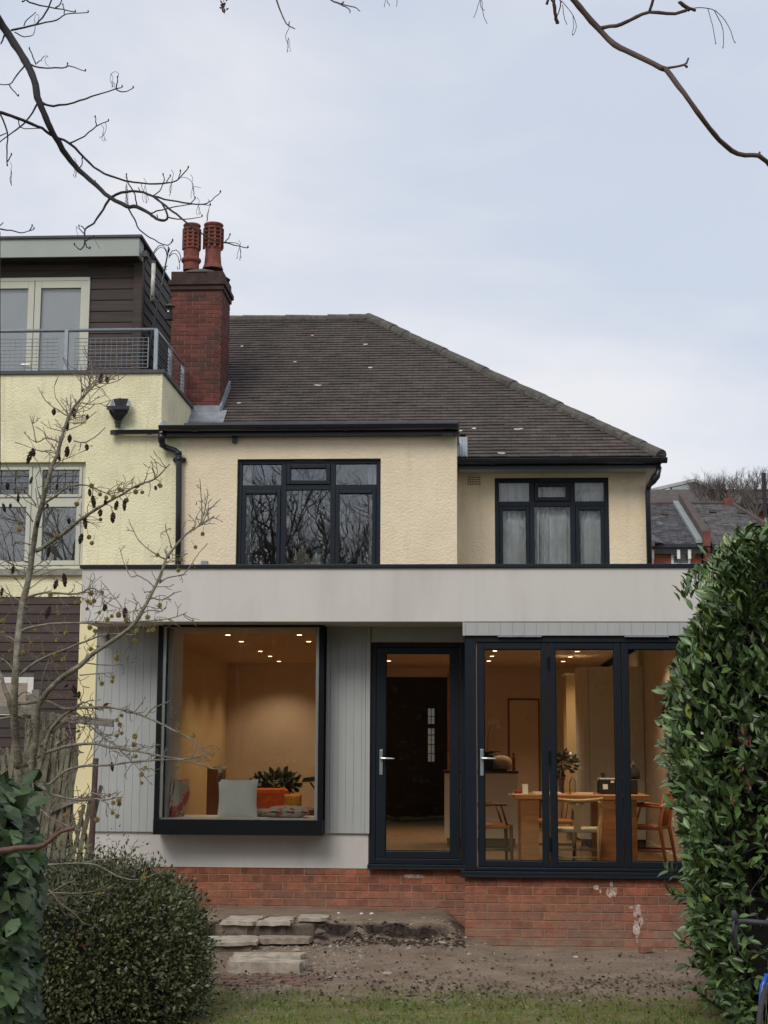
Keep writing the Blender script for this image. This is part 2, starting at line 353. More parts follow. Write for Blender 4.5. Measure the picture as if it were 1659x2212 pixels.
def arr_mesh(name, V, F, m, parent=None, rnd=None, smooth=False, kind=None, local=False):
    """V (n,3), F (k, s) arrays of equal-sided faces"""
    me = bpy.data.meshes.new(name); s_ = F.shape[1]
    me.vertices.add(len(V)); me.vertices.foreach_set('co', np.ascontiguousarray(V, dtype=np.float32).ravel())
    me.loops.add(F.size); me.loops.foreach_set('vertex_index', np.ascontiguousarray(F, dtype=np.int32).ravel())
    me.polygons.add(len(F)); me.polygons.foreach_set('loop_start', np.arange(0, F.size, s_, dtype=np.int32))
    if smooth: me.polygons.foreach_set('use_smooth', np.ones(len(F), dtype=bool))
    me.update(calc_edges=True)
    at = me.attributes.new('rnd', 'FLOAT', 'FACE')
    at.data.foreach_set('value', (np.full(len(F), .5) if rnd is None else rnd).astype(np.float32))
    for mm in (m if isinstance(m, (list, tuple)) else [m]): me.materials.append(M[mm])
    o = link(name, me, parent, local)
    if kind: o['kind'] = kind
    return o
# leaf template: folded along the midrib, 8 verts / 6 quads-ish (x width, y length, z lift)
def leaf_tpl(w=.4):
    ys = [0, .3, .65, 1.0]; ws = [.05, .9, 1.0, .04]
    V = []
    for y, k in zip(ys, ws):
        V += [(-w / 2 * k, y, .10 * k - .18 * y * y), (0, y, -.18 * y * y), (w / 2 * k, y, .10 * k - .18 * y * y)]
    F = []
    for i in range(3):
        a = i * 3; F += [(a, a + 1, a + 4, a + 3), (a + 1, a + 2, a + 5, a + 4)]
    return np.array(V), np.array(F)
def leaves(name, pos, direc, up, size, m, parent, w=.4, simple=False, kind=None):
    n = len(pos)
    if simple:
        T = np.array([(0, 0, 0), (w / 2, .5, .06), (0, 1, 0), (-w / 2, .5, .06)]); F = np.array([(0, 1, 2, 3)])
    else: T, F = leaf_tpl(w)
    d = direc / np.linalg.norm(direc, axis=1, keepdims=True)
    x = np.cross(d, up); x /= np.linalg.norm(x, axis=1, keepdims=True) + 1e-9
    z = np.cross(x, d)
    V = pos[:, None, :] + size[:, None, None] * (T[None, :, 0:1] * x[:, None] + T[None, :, 1:2] * d[:, None] + T[None, :, 2:3] * z[:, None])
    FF = F[None] + (np.arange(n) * len(T))[:, None, None]
    return arr_mesh(name, V.reshape(-1, 3), FF.reshape(-1, F.shape[1]), m, parent, rnd=np.repeat(rng.random(n), len(F)), smooth=not simple, kind=kind)
# ================================================================== helpers for openings
def frame_ring(mb, x0, x1, z0, z1, y0, y1, w, wb=None, wt=None):
    wb = w if wb is None else wb; wt = w if wt is None else wt
    mb.box(x0, x0 + w, y0, y1, z0, z1); mb.box(x1 - w, x1, y0, y1, z0, z1)
    mb.box(x0 + w, x1 - w, y0, y1, z0, z0 + wb); mb.box(x0 + w, x1 - w, y0, y1, z1 - wt, z1)
def bricks(mb, u0, u1, z0, z1, y, L_=.215, H=.065, j=.010, axis='x', side=-1, skip=None, depth=.02, seed=1):
    """individual bricks proud of a mortar bed; u along the wall"""
    rr = random.Random(seed); row = 0; z = z0
    while z < z1 - .012:
        zt = min(z + H, z1); u = u0 - (row % 2) * (L_ + j) / 2
        while u < u1:
            a, b = max(u, u0), min(u + L_, u1)
            if b - a > .02 and not (skip and skip((a + b) / 2, z)):
                o = rr.uniform(-.0015, .0015); c = rr.random()
                if axis == 'x': mb.box(a, b, y + side * (.004 + o), y - side * depth, z, zt, c)
                else: mb.box(y + side * (.004 + o), y - side * depth, a, b, z, zt, c)
            u += L_ + j
        z += H + j; row += 1
# ================================================================== MAIN HOUSE
YF, YR, YU, YW = 0.0, 0.67, 3.0, 4.15       # fascia band, recessed wall, upstairs projecting wall, upstairs set-back wall
ZF = 0.71                                   # internal floor
XL = XX(176, 1280, YF); XRGT = 2.72
house = thing('house', 'cream rendered semi with a brown tiled hipped roof and a grey flat roofed rear extension', 'house', (-.5, 3, 0))
# --- extension band and coping
zb, zt = ZZ(900, 1343, YF), ZZ(900, 1227, YF)
mb = MB(); mb.box(XL, XRGT, YF, YF + .26, zb, zt); mb.box(XL, XL + .2, YF + .26, YU, zb, zt); mb.box(XRGT - .2, XRGT, YF + .26, YW, zb, zt)
xpr = XX(1497, 1450, 0)
mb.box(xpr, XRGT, YF, YF + .24, ZZ(1200, 1896, 0) + .01, zb)                                  # right pier running down
mb.build('render_band', 'band', house, bevel=.004)
mb = MB(); mb.box(XL - .02, XRGT + .02, YF - .025, YF + .28, zt, zt + .036); mb.box(XL - .02, XL + .22, YF + .28, YU, zt, zt + .036)
mb.box(XRGT - .22, XRGT + .02, YF + .28, YW, zt, zt + .036)
mb.build('coping', 'anthracite', house, bevel=.004)
mb = MB(); mb.box(XL + .2, XRGT - .2, YF + .26, YW + .3, zt - .22, zt - .12); mb.build('flat_roof', 'felt', house)
mb = MB(); mb.box(XL, XRGT - .003, YF + .26, YR + .2, zb + .003, zb + .03); mb.build('soffit', 'band', house)
# ceiling of the extension and ground floor
ZC = 3.2
mb = MB(); mb.box(XL + .1, XRGT - .1, YR + .2, 10.2, ZC, ZC + .06); mb.build('ceiling', 'ceiling', house)
# --- recessed wall: grooved boards above, render below
xl0 = XX(208, 1500, YR)
bx0, bx1 = XX(336, 1600, .40), XX(698, 1600, .40)          # bay outer sides
bz0, bz1 = ZZ(520, 1804, .40), ZZ(520, 1351, .40)
btray = ZZ(520, 1771, .40)
dx0, dx1 = XX(799.5, 1640, YR), XX(1006, 1640, YR)         # door opening
zlip = ZZ(750, 1800, YR); zbot = ZZ(700, 1876, YR); dz0, dz1 = ZZ(900, 1867, YR), ZZ(900, 1387, YR)
mb = MB()
mb.wall(xl0, dx0 - .015, zbot, zb, YR + .03, YR + .28, holes=[(bx0 + .03, bx1 - .03, bz0 + .12, zb)])
mb.build('rendered_wall', 'band', house)
def boards(name, x0, x1, z0, z1, y, pitch=.08, thick=.028):
    mb = MB(); x = x0; k = 0
    while x < x1 - .01:
        e = min(x + pitch, x1); mb.box(x + .0013, e - .0013, y, y + thick, z0, z1, random.random()); x += pitch
    mb.box(x0, x1, y + .006, y + thick + .002, z0 + .002, z1 - .002)
    return mb.build(name, 'cladding', house)
boards('board_panel', xl0, bx0, zlip, zb, YR)
boards('board_panel', bx1 + .045, dx0 - .05, zlip, zb, YR)
mb = MB(); mb.box(bx1 + .003, bx1 + .043, YR - .02, YR + .03, zlip - .004, zb); mb.box(dx0 - .048, dx0 - .004, YR - .006, YR + .06, zlip - .002, zb)
mb.box(xl0 - .012, xl0 - .001, YR - .01, YR + .1, zlip - .002, zb)
mb.build_each('corner_trim', 'cladding', house, bevel=.002)
boards('board_panel', dx0, dx1 + .15, dz1 + .003, zb, YR + .02)
# left brick plinth
xbr = XX(1004, 1950, 0)
mb = MB(); mb.box(xl0 + .01, xbr + .04, YR + .042, YR + .25, 0, zbot - .006); mb.box(xbr + .008, XRGT - .01, YF + .012, YF + .3, 0, ZZ(1200, 1896, 0)); mb.box(xbr + .008, xbr + .2, YF + .3, YR + .012, 0, ZZ(1200, 1896, 0))
mb.build('mortar_bed', 'mortar', house)
mb = MB(); bricks(mb, xl0 + .01, xbr + .006, .05, zbot - .006, YR + .040, L_=.205, H=.066, seed=3); mb.build('brick_plinth', 'brick', house, bevel=.003)
mb = MB(); bricks(mb, xbr, XRGT, -.08, ZZ(1200, 1896, 0) - .012, YF + .010, L_=.205, H=.0685, seed=5)
bricks(mb, YF + .02, YR, -.08, ZZ(1200, 1896, 0) - .012, xbr + .006, L_=.1, H=.0685, axis='y', side=-1, seed=6)
mb.build('brick_plinth', 'brick', house, bevel=.003)
# white paint smears on the bricks
def smear(pts, y, name='paint_smear'):
    mb = MB()
    for (px, py, w, h) in pts:
        c = P(px, py, y); k = 9
        poly = []
        for i in range(k * 2):
            a = i / (k * 2) * 2 * math.pi; rr = random.uniform(.75, 1.1)
            poly.append((c.x + math.copysign(abs(math.cos(a)) ** .5, math.cos(a)) * w / 2 * rr, c.z + math.copysign(abs(math.sin(a)) ** .5, math.sin(a)) * h / 2 * rr))
        mb.prism(poly, y - .0008, y - .0002)
    return mb.build_each(name, M['smear'], house)
M['smear'] = mat('thin_white_paint', (.50, .40, .36), .9, .45, 22, stain=(.36, .13, .08), stain_scale=30, stain_lo=.5, stain_hi=.6)
smear([(1288, 1917, .055, .045), (1297, 1925, .02, .04), (1322, 1928, .1, .1), (1321, 1910, .03, .06), (1377, 1968, .075, .13), (1374, 2005, .07, .16), (1384, 1990, .05, .12), (1376, 2028, .02, .08), (1364, 1960, .05, .02)], .0048)
smear([(1135 - 240, 1893, .22, .035)], YR + .0348, 'mortar_smear')
# --- box bay window
bay = MB(); y0b, y1b = .40, YR + .29
bay.box(bx0, bx1, y0b - .012, YR - .002, bz0, btray)
bay.box(bx0, bx0 + .05, y0b, y0b + .045, btray, bz1); bay.box(bx1 - .05, bx1, y0b, y0b + .045, btray, bz1)
bay.box(bx0, bx0 + .04, YR - .03, YR - .002, btray, bz1); bay.box(bx1 - .04, bx1, YR - .03, YR - .002, btray, bz1); bay.box(bx0, bx0 + .04, y0b + .045, YR - .03, bz1 - .03, bz1); bay.box(bx1 - .04, bx1, y0b + .045, YR - .03, bz1 - .03, bz1)
bay.box(bx0 + .05, bx1 - .05, y0b, YR, bz1 - .012, bz1)
bayo = bay.build('bay_window', 'black', house, bevel=.002)
mb = MB()
mb.box(bx0 + .052, bx0 + .10, YR + .0, 1.25, btray + .012, bz1 - .014)
mb.box(bx1 - .085, bx1 - .052, YR + .0, 1.25, btray + .012, bz1 - .014)
mb.box(bx0 + .052, bx1 - .052, y0b + .03, 1.25, btray - .06, btray + .010)
mb.box(bx0 + .051, bx0 + .080, y0b + .018, y0b + .05, btray + .012, bz1 - .014); mb.box(bx1 - .082, bx1 - .051, y0b + .018, y0b + .05, btray + .012, bz1 - .014)  # white front strips; the left one is added to catch more light
mb.build('window_seat', 'white', bayo, bevel=.002)
mb = MB(); mb.box(bx0 + .10, bx1 - .10, y0b + .06, 1.25, bz1 - .022, bz1 - .014); mb.build('bay_head', 'wallwarm', bayo)
mb = MB(); mb.box(bx0 + .051, bx1 - .051, y0b + .004, y0b + .012, btray + .002, bz1 - .013); mb.build('pane', 'glass', bayo)
for xx_ in (bx0 + .015, bx1 - .023):
    mb = MB(); mb.box(xx_, xx_ + .008, y0b + .045, YR - .03, btray + .002, bz1 - .03); mb.build('side_pane', 'glass', bayo)
# --- glazed back door
def leaf(par, name, x0, x1, z0, z1, y, w, wb, wt, d=.06, glass='glass', handle=None, hl=1):
    mb = MB(); frame_ring(mb, x0, x1, z0, z1, y, y + d, w, wb, wt)
    o = mb.build(name, 'anthracite', par, bevel=.006)
    mb = MB(); mb.box(x0 + w - .004, x1 - w + .004, y + d * .5, y + d * .5 + .008, z0 + wb - .004, z1 - wt + .004); mb.build('pane', glass, o)
    mb = MB(); e = .006; frame_ring(mb, x0 + w - .0005, x1 - w + .0005, z0 + wb - .0005, z1 - wt + .0005, y + .012, y + d * .45, e); mb.build('glazing_bead', 'black', o)
    if handle is not None:
        hx, hz = handle
        mb = MB(); mb.box(hx - .016, hx + .016, y - .014, y - .001, hz - .165, hz + .085)
        mb.box(hx - .010, hx + .010, y - .05, y - .012, hz - .010, hz + .010)
        mb.tube([(hx, y - .048, hz), (hx + .05 * hl, y - .052, hz), (hx + .115 * hl, y - .050, hz - .002), (hx + .135 * hl, y - .046, hz - .002)], [.011, .0105, .008, .006], 10)
        mb.lathe([(.006, -.002), (.006, .002)], (hx, y - .015, hz - .11), 10)
        mb.build('handle', 'steel', o, bevel=.003)
    return o
mb = MB(); frame_ring(mb, dx0, dx1, dz0, dz1, YR + .03, YR + .11, .055, .05, .05); df = mb.build('door_frame', 'anthracite', house, bevel=.004)
hxd = P(823, 1638, YR)
leaf(house, 'door', dx0 + .057, dx1 - .057, dz0 + .052, dz1 - .052, YR + .035, .10, .075, .062, handle=(XX(823, 1638, YR), ZZ(823, 1638, YR)))
mb = MB(); mb.box(dx0 - .02, dx1 + .0, YR - .045, YR + .12, dz0 - .035, dz0 - .003); mb.box(dx0 - .02, dx1, YR - .045, YR - .037, dz0 - .05, dz0 - .035); mb.build('door_sill', 'anthracite', house, bevel=.003)
# --- folding doors
YB = .035
fx0, fx1 = XX(1006, 1640, YB), xpr - .004; fz0, fz1 = ZZ(1200, 1882, YB), ZZ(1200, 1374, YB)
mb = MB(); jl = XX(1030, 1640, YB) - fx0
mb.box(fx0, fx0 + jl, YB, YB + .10, fz0, fz1); mb.box(fx1 - .04, fx1, YB, YB + .1, fz0, fz1)
mb.box(fx0 + jl, fx1 - .04, YB, YB + .1, fz1 - .06, fz1); mb.box(fx0 + jl, fx1 - .04, YB, YB + .1, fz0, fz0 + .03)
bf = mb.build('folding_door_frame', 'anthracite', house, bevel=.005)
mb = MB(); mb.box(fx0 + jl - .002, fx0 + jl + .002, YB - .003, YB, fz0 + .03, fz1 - .09); mb.build('weather_seal', 'alloy', bf)
ds = [XX(1031.5, 1640, YB), XX(1187, 1640, YB), XX(1345.5, 1640, YB), fx1 - .042]
for i in range(3):
    a, b = ds[i] + .003, ds[i + 1] - .003
    o = leaf(house, 'folding_door', a, b, fz0 + .033, fz1 - .062, YB + .012, .066, .062, .066, handle=(XX(1041, 1640, YB), ZZ(1041, 1638, YB)) if i == 0 else None)
mb = MB()
for zf in (.18, 1.0, 1.9): mb.tube([(ds[1], YB - .002, fz0 + zf), (ds[1], YB - .002, fz0 + zf + .13)], .011, 8)
mb.build_each('hinge', 'black', bf)
mb = MB(); mb.box(fx0 - .05, XRGT, YF - .05, YB + .1, fz0 - .04, fz0 - .003); mb.box(fx0 - .05, XRGT, YF - .05, YF - .042, fz0 - .06, fz0 - .04); mb.box(fx0 - .05, fx0 - .012, YF - .05, YF + .06, fz0 - .003, fz0 + .02)
mb.build('door_sill', 'anthracite', house, bevel=.003)
# board fascia over the folding doors
boards('board_fascia', XX(1003.8, 1360, 0) + .005, xpr - .004, fz1 + .004, zb - .006, YF + .004, pitch=.115, thick=.2)
mb = MB(); mb.box(XX(1003.8, 1360, 0) - .02, XX(1003.8, 1360, 0) + .005, YF - .002, YR + .05, fz1 + .002, zb - .004); mb.box(XX(1003.8, 1360, 0) - .01, xpr, YF + .03, YF + .24, fz1 + .0015, fz1 + .0035)
mb.build_each('corner_trim', 'cladding', house)
for a, b in ((1075, 1170), (1349, 1445)):
    mb = MB(); mb.box(XX(a, 1374, 0), XX(b, 1374, 0), YF - .006, YF + .03, fz1 - .012, fz1 + .000); mb.build('trickle_vent', 'lead', house, bevel=.002)
# wall left of folding doors facing the door recess
mb = MB(); mb.box(fx0 - .006, fx0 - .001, YB + .002, YR + .03, fz0, fz1); mb.build('recess_side', 'anthracite', house)
mb = MB(); mb.box(fx0 + .004, fx0 + .08, YB + .102, YR + .25, ZF, ZC); mb.box(XX(1497, 1500, 0) + .05, XRGT, YF + .24, YR + .1, 0, ZC); mb.build_each('jamb_wall', 'wallpale', house)
# --- interior of the ground floor
mb = MB(); mb.box(XL + .1, XRGT - .1, YR + .26, 10, ZF - .1, ZF - .004); mb.box(fx0 + .08, XRGT - .1, YB + .101, YR + .26, ZF - .1, ZF - .004); mb.box(XX(835, 1700, 9.9) - .2, XX(968, 1700, 9.9) + .05, 10, 11.3, ZF - .1, ZF - .004)
mb.build('floorboards', 'floorwood', house)
XI = -3.72; xpart = XX(735, 1500, 8.7)
mb = MB(); mb.box(XI - .1, XI, YR + .28, 8.8, ZF, ZC); mb.build('interior_wall', 'wallocre', house)
mb = MB(); mb.box(XI, xpart, 8.7, 8.8, ZF, ZC); mb.box(xpart - .1, xpart, 8.8, 10, ZF, ZC); mb.build('interior_wall', 'wallwarm', house)
hx0, hx1, hzt = XX(780, 1500, 9.9), XX(967, 1600, 9.9), ZZ(900, 1462, 9.9)
mb = MB(); mb.wall(xpart - .1, 2.4, ZF, ZC, 9.9, 10.0, holes=[(hx0, hx1, ZF, hzt)]); mb.build('interior_wall', 'wallwarm', house)
mb = MB(); mb.box(hx1 - .004, hx1 + .09, 9.86, 9.9, ZF, hzt + .05); mb.build('architrave', 'oak', house)
mb = MB(); mb.box(2.2, 2.3, .25, 10, ZF, 2.26); mb.box(2.2, 2.3, .25, 1.9, 2.26, 2.62); mb.box(2.2, 2.3, 3.5, 10, 2.26, 2.62); mb.box(2.2, 2.3, .25, 10, 2.62, ZC); mb.box(2.3, 2.34, 1.85, 3.55, 2.2, 2.7)
mb.build('interior_wall', 'wallpale', house)
mb = MB(); mb.box(2.185, 2.199, .25, 4.6, ZF, ZF + .09); mb.build('skirting', 'white', house)
# far hall with its glazed front door
mb = MB()
hyz = 11.25; wa, wb_ = P(922, 1528, hyz), P(941, 1648, hyz)
mb.wall(hx0 - .1, hx1 + .3, ZF, hzt + .1, hyz, hyz + .1, holes=[(wa.x, wb_.x, wb_.z, wa.z)])
mb.box(hx0 - .1, hx0, 10, hyz, ZF, hzt + .1); mb.box(hx1 + .2, hx1 + .3, 10, hyz, ZF, hzt + .1); mb.box(hx0 - .1, hx1 + .3, 10, hyz + .1, hzt + .1, hzt + .2)
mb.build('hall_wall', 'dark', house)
mb = MB(); frame_ring(mb, wa.x - .01, wb_.x + .01, wb_.z - .01, wa.z + .01, hyz - .02, hyz + .02, .03)
for k in (1, 2, 3, 4, 5): zz = lerp(wb_.z, wa.z, k / 6); mb.box(wa.x, wb_.x, hyz, hyz + .01, zz - .006, zz + .006)
mb.box((wa.x + wb_.x) / 2 - .006, (wa.x + wb_.x) / 2 + .006, hyz - .001, hyz + .011, wb_.z, wa.z)
mb.box(wa.x, wb_.x, hyz - .012, hyz + .012, lerp(wb_.z, wa.z, .62), lerp(wb_.z, wa.z, .70))
mb.build('front_door_glazing_bars', 'dark', house)
mb = MB(); mb.box(wa.x, wb_.x, hyz + .03, hyz + .035, wb_.z, wa.z); mb.build('pane', glass_mat('frosted_hall_glass', (.62, .65, .66), 1.5), house)
mb = MB(); mb.lathe([(.012, 0), (.012, .012)], (0, 0, 0), 8)
# socket on right wall
sp = Vector((2.19, 1.6, 0)); sz = ZZ(1422, 1782, 1.6)
mb = MB(); mb.box(2.185, 2.198, 2.0, 2.09, sz - .04, sz + .045); mb.build('wall_socket', 'white', house, bevel=.004)
# --- upstairs rendered walls
ux0, ux1 = -3.385, XX(987, 1080, YU)
w1 = (XX(511, 1100, YU), XX(822, 1100, YU), ZZ(660, 1262, YU), ZZ(660, 991, YU))
gz = ZZ(700, 938, 2.85)                                  # underside of the upper gutter
mb = MB(); mb.wall(ux0, ux1, zt - .25, gz + .1, YU, YU + .22, holes=[w1]); mb.box(ux1 - .2, ux1, YU + .22, YW + .5, zt - .25, gz + .1)
w2 = (XX(1069, 1120, YW), XX(1316, 1120, YW), ZZ(1190, 1275, YW), ZZ(1190, 1031, YW))
rx1 = XX(1396, 1100, YW)
mb.wall(ux1 + .001, rx1, zt - .25, ZZ(1190, 1005, YW), YW, YW + .22, holes=[w2]); mb.box(rx1 - .2, rx1, YW + .22, 11.4, 3.2, 5.4)
mb.wall(ux0, rx1, 0, 5.4, 11.4, 11.6, holes=[(XX(905, 1528, 11.3), XX(965, 1648, 11.3), ZZ(930, 1660, 11.3), ZZ(930, 1515, 11.3))])
mb.build('rendered_wall', 'cream', house)
def casement(name, hole, y, cols, label=None, gl='glass_up'):
    x0, x1, z0, z1 = hole; mb = MB()
    frame_ring(mb, x0, x1, z0, z1, y, y + .07, .055, .05, .055)
    m1, m2, tz = cols
    for m in (m1, m2): mb.box(m - .032, m + .032, y + .002, y + .068, z0 + .05, z1 - .055)
    mb.box(x0 + .055, m1 - .032, y + .003, y + .067, tz - .032, tz + .032); mb.box(m1 + .032, m2 - .032, y + .003, y + .067, tz - .032, tz + .032); mb.box(m2 + .032, x1 - .055, y + .003, y + .067, tz - .032, tz + .032)
    o = mb.build('window', 'anthracite', house, bevel=.005)
    sash = MB()
    frame_ring(sash, m1 + .034, m2 - .034, tz + .034, z1 - .057, y - .012, y + .045, .05)          # opening toplight
    frame_ring(sash, x0 + .057, m1 - .034, z0 + .052, tz - .034, y - .012, y + .045, .045)
    frame_ring(sash, m2 + .034, x1 - .057, z0 + .052, tz - .034, y - .012, y + .045, .045)
    
    for k in range(3):
        q_ = MB(); [q_.add(*p_) for p_ in sash.pieces[k * 4:k * 4 + 4]]; q_.build('sash', 'anthracite', o, bevel=.006)
    g = MB()
    for a, b in ((x0 + .05, m1 - .03), (m1 + .03, m2 - .03), (m2 + .03, x1 - .05)):
        g.box(a, b, y + .03, y + .036, z0 + .045, tz - .03); g.box(a, b, y + .03, y + .036, tz + .03, z1 - .05)
    g.build_each('pane', gl, o)
    v = MB(); v.box(lerp(m1, m2, .2), lerp(m1, m2, .8), y - .012, y + .004, z1 - .03, z1 - .014); v.build('trickle_vent', 'blackpaint', o, bevel=.002)
    return o
casement('window', w1, YU + .05, (XX(611, 1100, YU), XX(718, 1100, YU), ZZ(660, 1051, YU)))
M['glass_net'] = glass_mat('window_glass_over_nets', (.97, .98, .98), 1.0)
casement('window', w2, YW + .05, (XX(1149.5, 1120, YW), XX(1238, 1120, YW), ZZ(1190, 1087, YW)), gl='glass_net')
# upstairs rooms (plain plaster boxes, unlit)
mb = MB()
mb.box(ux0 + .05, ux1 - .2, YU + .25, 8.0, 3.45, 3.55); mb.box(ux0 + .05, ux1 - .2, 8.0, 8.1, 3.55, 5.5); mb.box(ux0 + .05, ux1 - .2, YU + .25, 8.0, 5.5, 5.55)
mb.box(ux0, ux0 + .05, YU + .25, 8, 3.55, 5.5); mb.box(ux1 - .02, ux1 + .04, YW + .25, 8, 3.55, 5.35); mb.box(ux1 + .05, rx1 - .2, 8.0, 8.1, 3.55, 5.35)
mb.box(ux1 + .05, rx1 - .2, YW + .25, 8.0, 3.45, 3.55); mb.box(ux1 + .05, rx1 - .2, YW + .25, 8.0, 5.35, 5.4)
mb.build('bedroom_wall', 'wallpale', house)
# air brick
def airbrick(par, c0, w, h, y, m):
    mb = MB()
    nx, nz = max(3, int(w / .022)), 4
    xs = [c0[0] - w / 2 + w * i / nx for i in range(nx + 1)]; zs = [c0[1] - h / 2 + h * i / nz for i in range(nz + 1)]
    for x in xs: mb.box(x - .004, x + .004, y - .003, y + .012, zs[0], zs[-1])
    for z in zs: mb.box(xs[0], xs[-1], y - .0042, y + .012, z - .005, z + .005)
    o = mb.build('air_brick', m, par)
    mb = MB(); mb.box(xs[0], xs[-1], y - .001, y, zs[0], zs[-1]); mb.build('air_brick_void', 'darkbark', o)
c = P(1024, 1039, YW); airbrick(house, (c.x, c.z), .165, .115, YW - .012, 'cream')
# --- main roof
EY = 3.8; ez = ZZ(1200, 988, EY); SL = .70
hx = XX(1431, 988, EY); ry = 8.09; rz = ez + SL * (ry - EY); rxe = XX(800, 677, ry)
roofx0 = -4.15
def roof_z(y): return ez + SL * (y - EY)
mb = MB()
mb.add([(roofx0, EY, ez - .03), (hx, EY, ez - .03), (rxe, ry, rz - .03), (roofx0, ry, rz - .03)], [(0, 1, 2, 3)])
by = 2 * ry - EY
mb.add([(roofx0, by, ez - .03), (hx, by, ez - .03), (rxe, ry, rz - .03), (roofx0, ry, rz - .03)], [(3, 2, 1, 0)])
mb.add([(hx, EY, ez - .03), (hx, by, ez - .03), (rxe, ry, rz - .03)], [(0, 1, 2)])
mb.add([(roofx0, EY, ez - .05), (hx, EY, ez - .05), (hx, by, ez - .05), (roofx0, by, ez - .05)], [(3, 2, 1, 0)])
roof = mb.build('roof', 'tile', house)
bayx = ux1 + .02
mb = MB(); th = math.atan(SL); ct, st = math.cos(th), math.sin(th)
s_len = math.hypot(ry - EY, rz - ez); ng = int(s_len / .1); rr = random.Random(4)
for i in range(ng):
    s0 = i * .1; yy = EY + s0 * ct
    off = (i % 2) * .0825 + rr.uniform(-.006, .006); x = roofx0 - off
    while x < hx:
        a, b = x + .0016, x + .165 - .0016
        t = s0 / s_len; lim = hx + (rxe - hx) * t + .03
        b2 = min(b, lim); a2 = max(a, roofx0)
        lowlimit = 4.62 if (a2 + b2) / 2 < bayx else EY - .01
        if b2 - a2 > .03 and yy > lowlimit - .05:
            j = rr.gauss(0, .0014); sk = rr.gauss(0, .0025); lift = abs(rr.gauss(0, .002)); c = min(1, max(0, rr.gauss(.5, .24)))
            y0, z0 = yy - .012 * ct + j, ez + s0 * st - .012 * st
            y1, z1 = yy + .15 * ct, ez + s0 * st + .15 * st
            n_ = Vector((0, -st, ct)); u0 = n_ * (.025 + lift); u1 = n_ * .004; d0 = n_ * (.010 + lift)
            mb.hexa([(a2, y0 + d0.y, z0 + d0.z), (b2, y0 + d0.y + sk, z0 + d0.z + sk * .7), (b2, y1, z1 - .01), (a2, y1, z1 - .01),
                     (a2, y0 + u0.y, z0 + u0.z), (b2, y0 + u0.y + sk, z0 + u0.z + sk * .7), (b2, y1 + u1.y, z1 + u1.z), (a2, y1 + u1.y, z1 + u1.z)], c)
        x += .165
mb.build('tile_courses', 'tile', roof)
# lichen spots
mb = MB()
for (px, py) in [(523, 751), (683, 835), (688, 836), (790, 747), (517, 874), (800, 797), (868, 958), (1080, 982), (1085, 983), (995, 934), (1122, 930), (1117, 931), (1024, 929), (637, 785), (675, 728)]:
    d = ray(px, py); t = (roof_z(0) - CAM.z + SL * CAM.y) / (d.z - SL * d.y); c = CAM + d * t
    w = random.uniform(.022, .052)
    pts = []
    for k in range(9):
        a = k / 9 * 2 * math.pi; q = random.uniform(.6, 1.1); pts.append((c.x + math.cos(a) * w * q, c.y + math.sin(a) * .022 * q))
    base = [Vector((x, y, roof_z(y))) + Vector((0, -st, ct)) * .021 for x, y in pts]; top = [Vector((x, y, roof_z(y))) + Vector((0, -st, ct)) * .026 for x, y in pts]
    mb.add(base + top, [tuple(range(9, 18))] + [(k, (k + 1) % 9, (k + 1) % 9 + 9, k + 9) for k in range(9)])
mb.build_each('lichen_patch', 'lichen', roof)
def ridgeline(p, q, r0=.095, name='ridge_tile'):
    p, q = Vector(p), Vector(q); d = q - p; n = max(1, int(d.length / .32)); mb = MB(); rr = random.Random(9)
    for i in range(n):
        a = p + d * (i / n); b = p + d * ((i + 1) / n * 1.0 + .012)
        jz = rr.uniform(-.008, .008); r = r0 * rr.uniform(.97, 1.03)
        mb.tube([a + Vector((0, 0, jz)), b + Vector((0, 0, jz))], [r * 1.06, r * .97], 12, rr.random())
    return mb.build(name, 'ridge', roof)
ridgeline((roofx0, ry, rz - .005), (rxe, ry, rz - .005)); ridgeline((hx - .02, EY + .02, ez + .0), (rxe, ry, rz))
# flat lead-covered roof over the projecting part + its gutter/fascia
mb = MB(); mb.box(ux0, bayx, 2.86, 4.72, gz + .10, gz + .15); mb.build('flat_roof', 'felt', house)
def gutter(name, x0, x1, y, z, r=.058, parent=None, m='blackpaint'):
    mb = MB(); n = 9; ring = []
    for k in range(n):
        a = math.pi + math.pi * k / (n - 1); ring.append((y + r * math.cos(a), z + r * math.sin(a)))
    inn = [(y + (r - .006) * math.cos(math.pi + math.pi * k / (n - 1)), z + (r - .006) * math.sin(math.pi + math.pi * k / (n - 1))) for k in range(n)][::-1]
    mb.prism(ring + inn, x0, x1, 'x')
    mb.tube([(x0, y - r, z), (x1, y - r, z)], .007, 6)
    x = x0 + .4
    while x < x1: mb.prism([(yy + (.006 if yy > y else -.004), zz - .005) for yy, zz in ring] + inn, x, x + .05, 'x'); x += 1.8
    return mb.build(name, m, parent)
gl, gr_ = XX(344, 930, 2.8), XX(990, 930, 2.8); gtop = ZZ(700, 919, 2.8)
gutter('gutter', gl, gr_, 2.80, gtop, parent=house)
mb = MB(); mb.box(gl + .02, gr_ - .01, 2.87, 2.9, gz - .005, gtop + .01); mb.box(gl + .02, gr_ - .01, 2.9, YU - .001, gz - .005, gz + .012); mb.box(gl + .02, gr_ - .01, 2.9, 2.93, gz + .012, gtop + .03); mb.build('fascia_board', 'blackpaint', house)
c = P(507, 948, YU - .03); mb = MB(); mb.box(c.x - .028, c.x + .028, YU - .06, YU - .002, c.z - .05, c.z + .04); c2 = P(968, 940, 2.9); mb.box(c2.x - .06, c2.x + .06, 2.84, 2.9, c2.z - .02, c2.z + .02)
mb.build_each('gutter_bracket', 'blackpaint', house, bevel=.004)
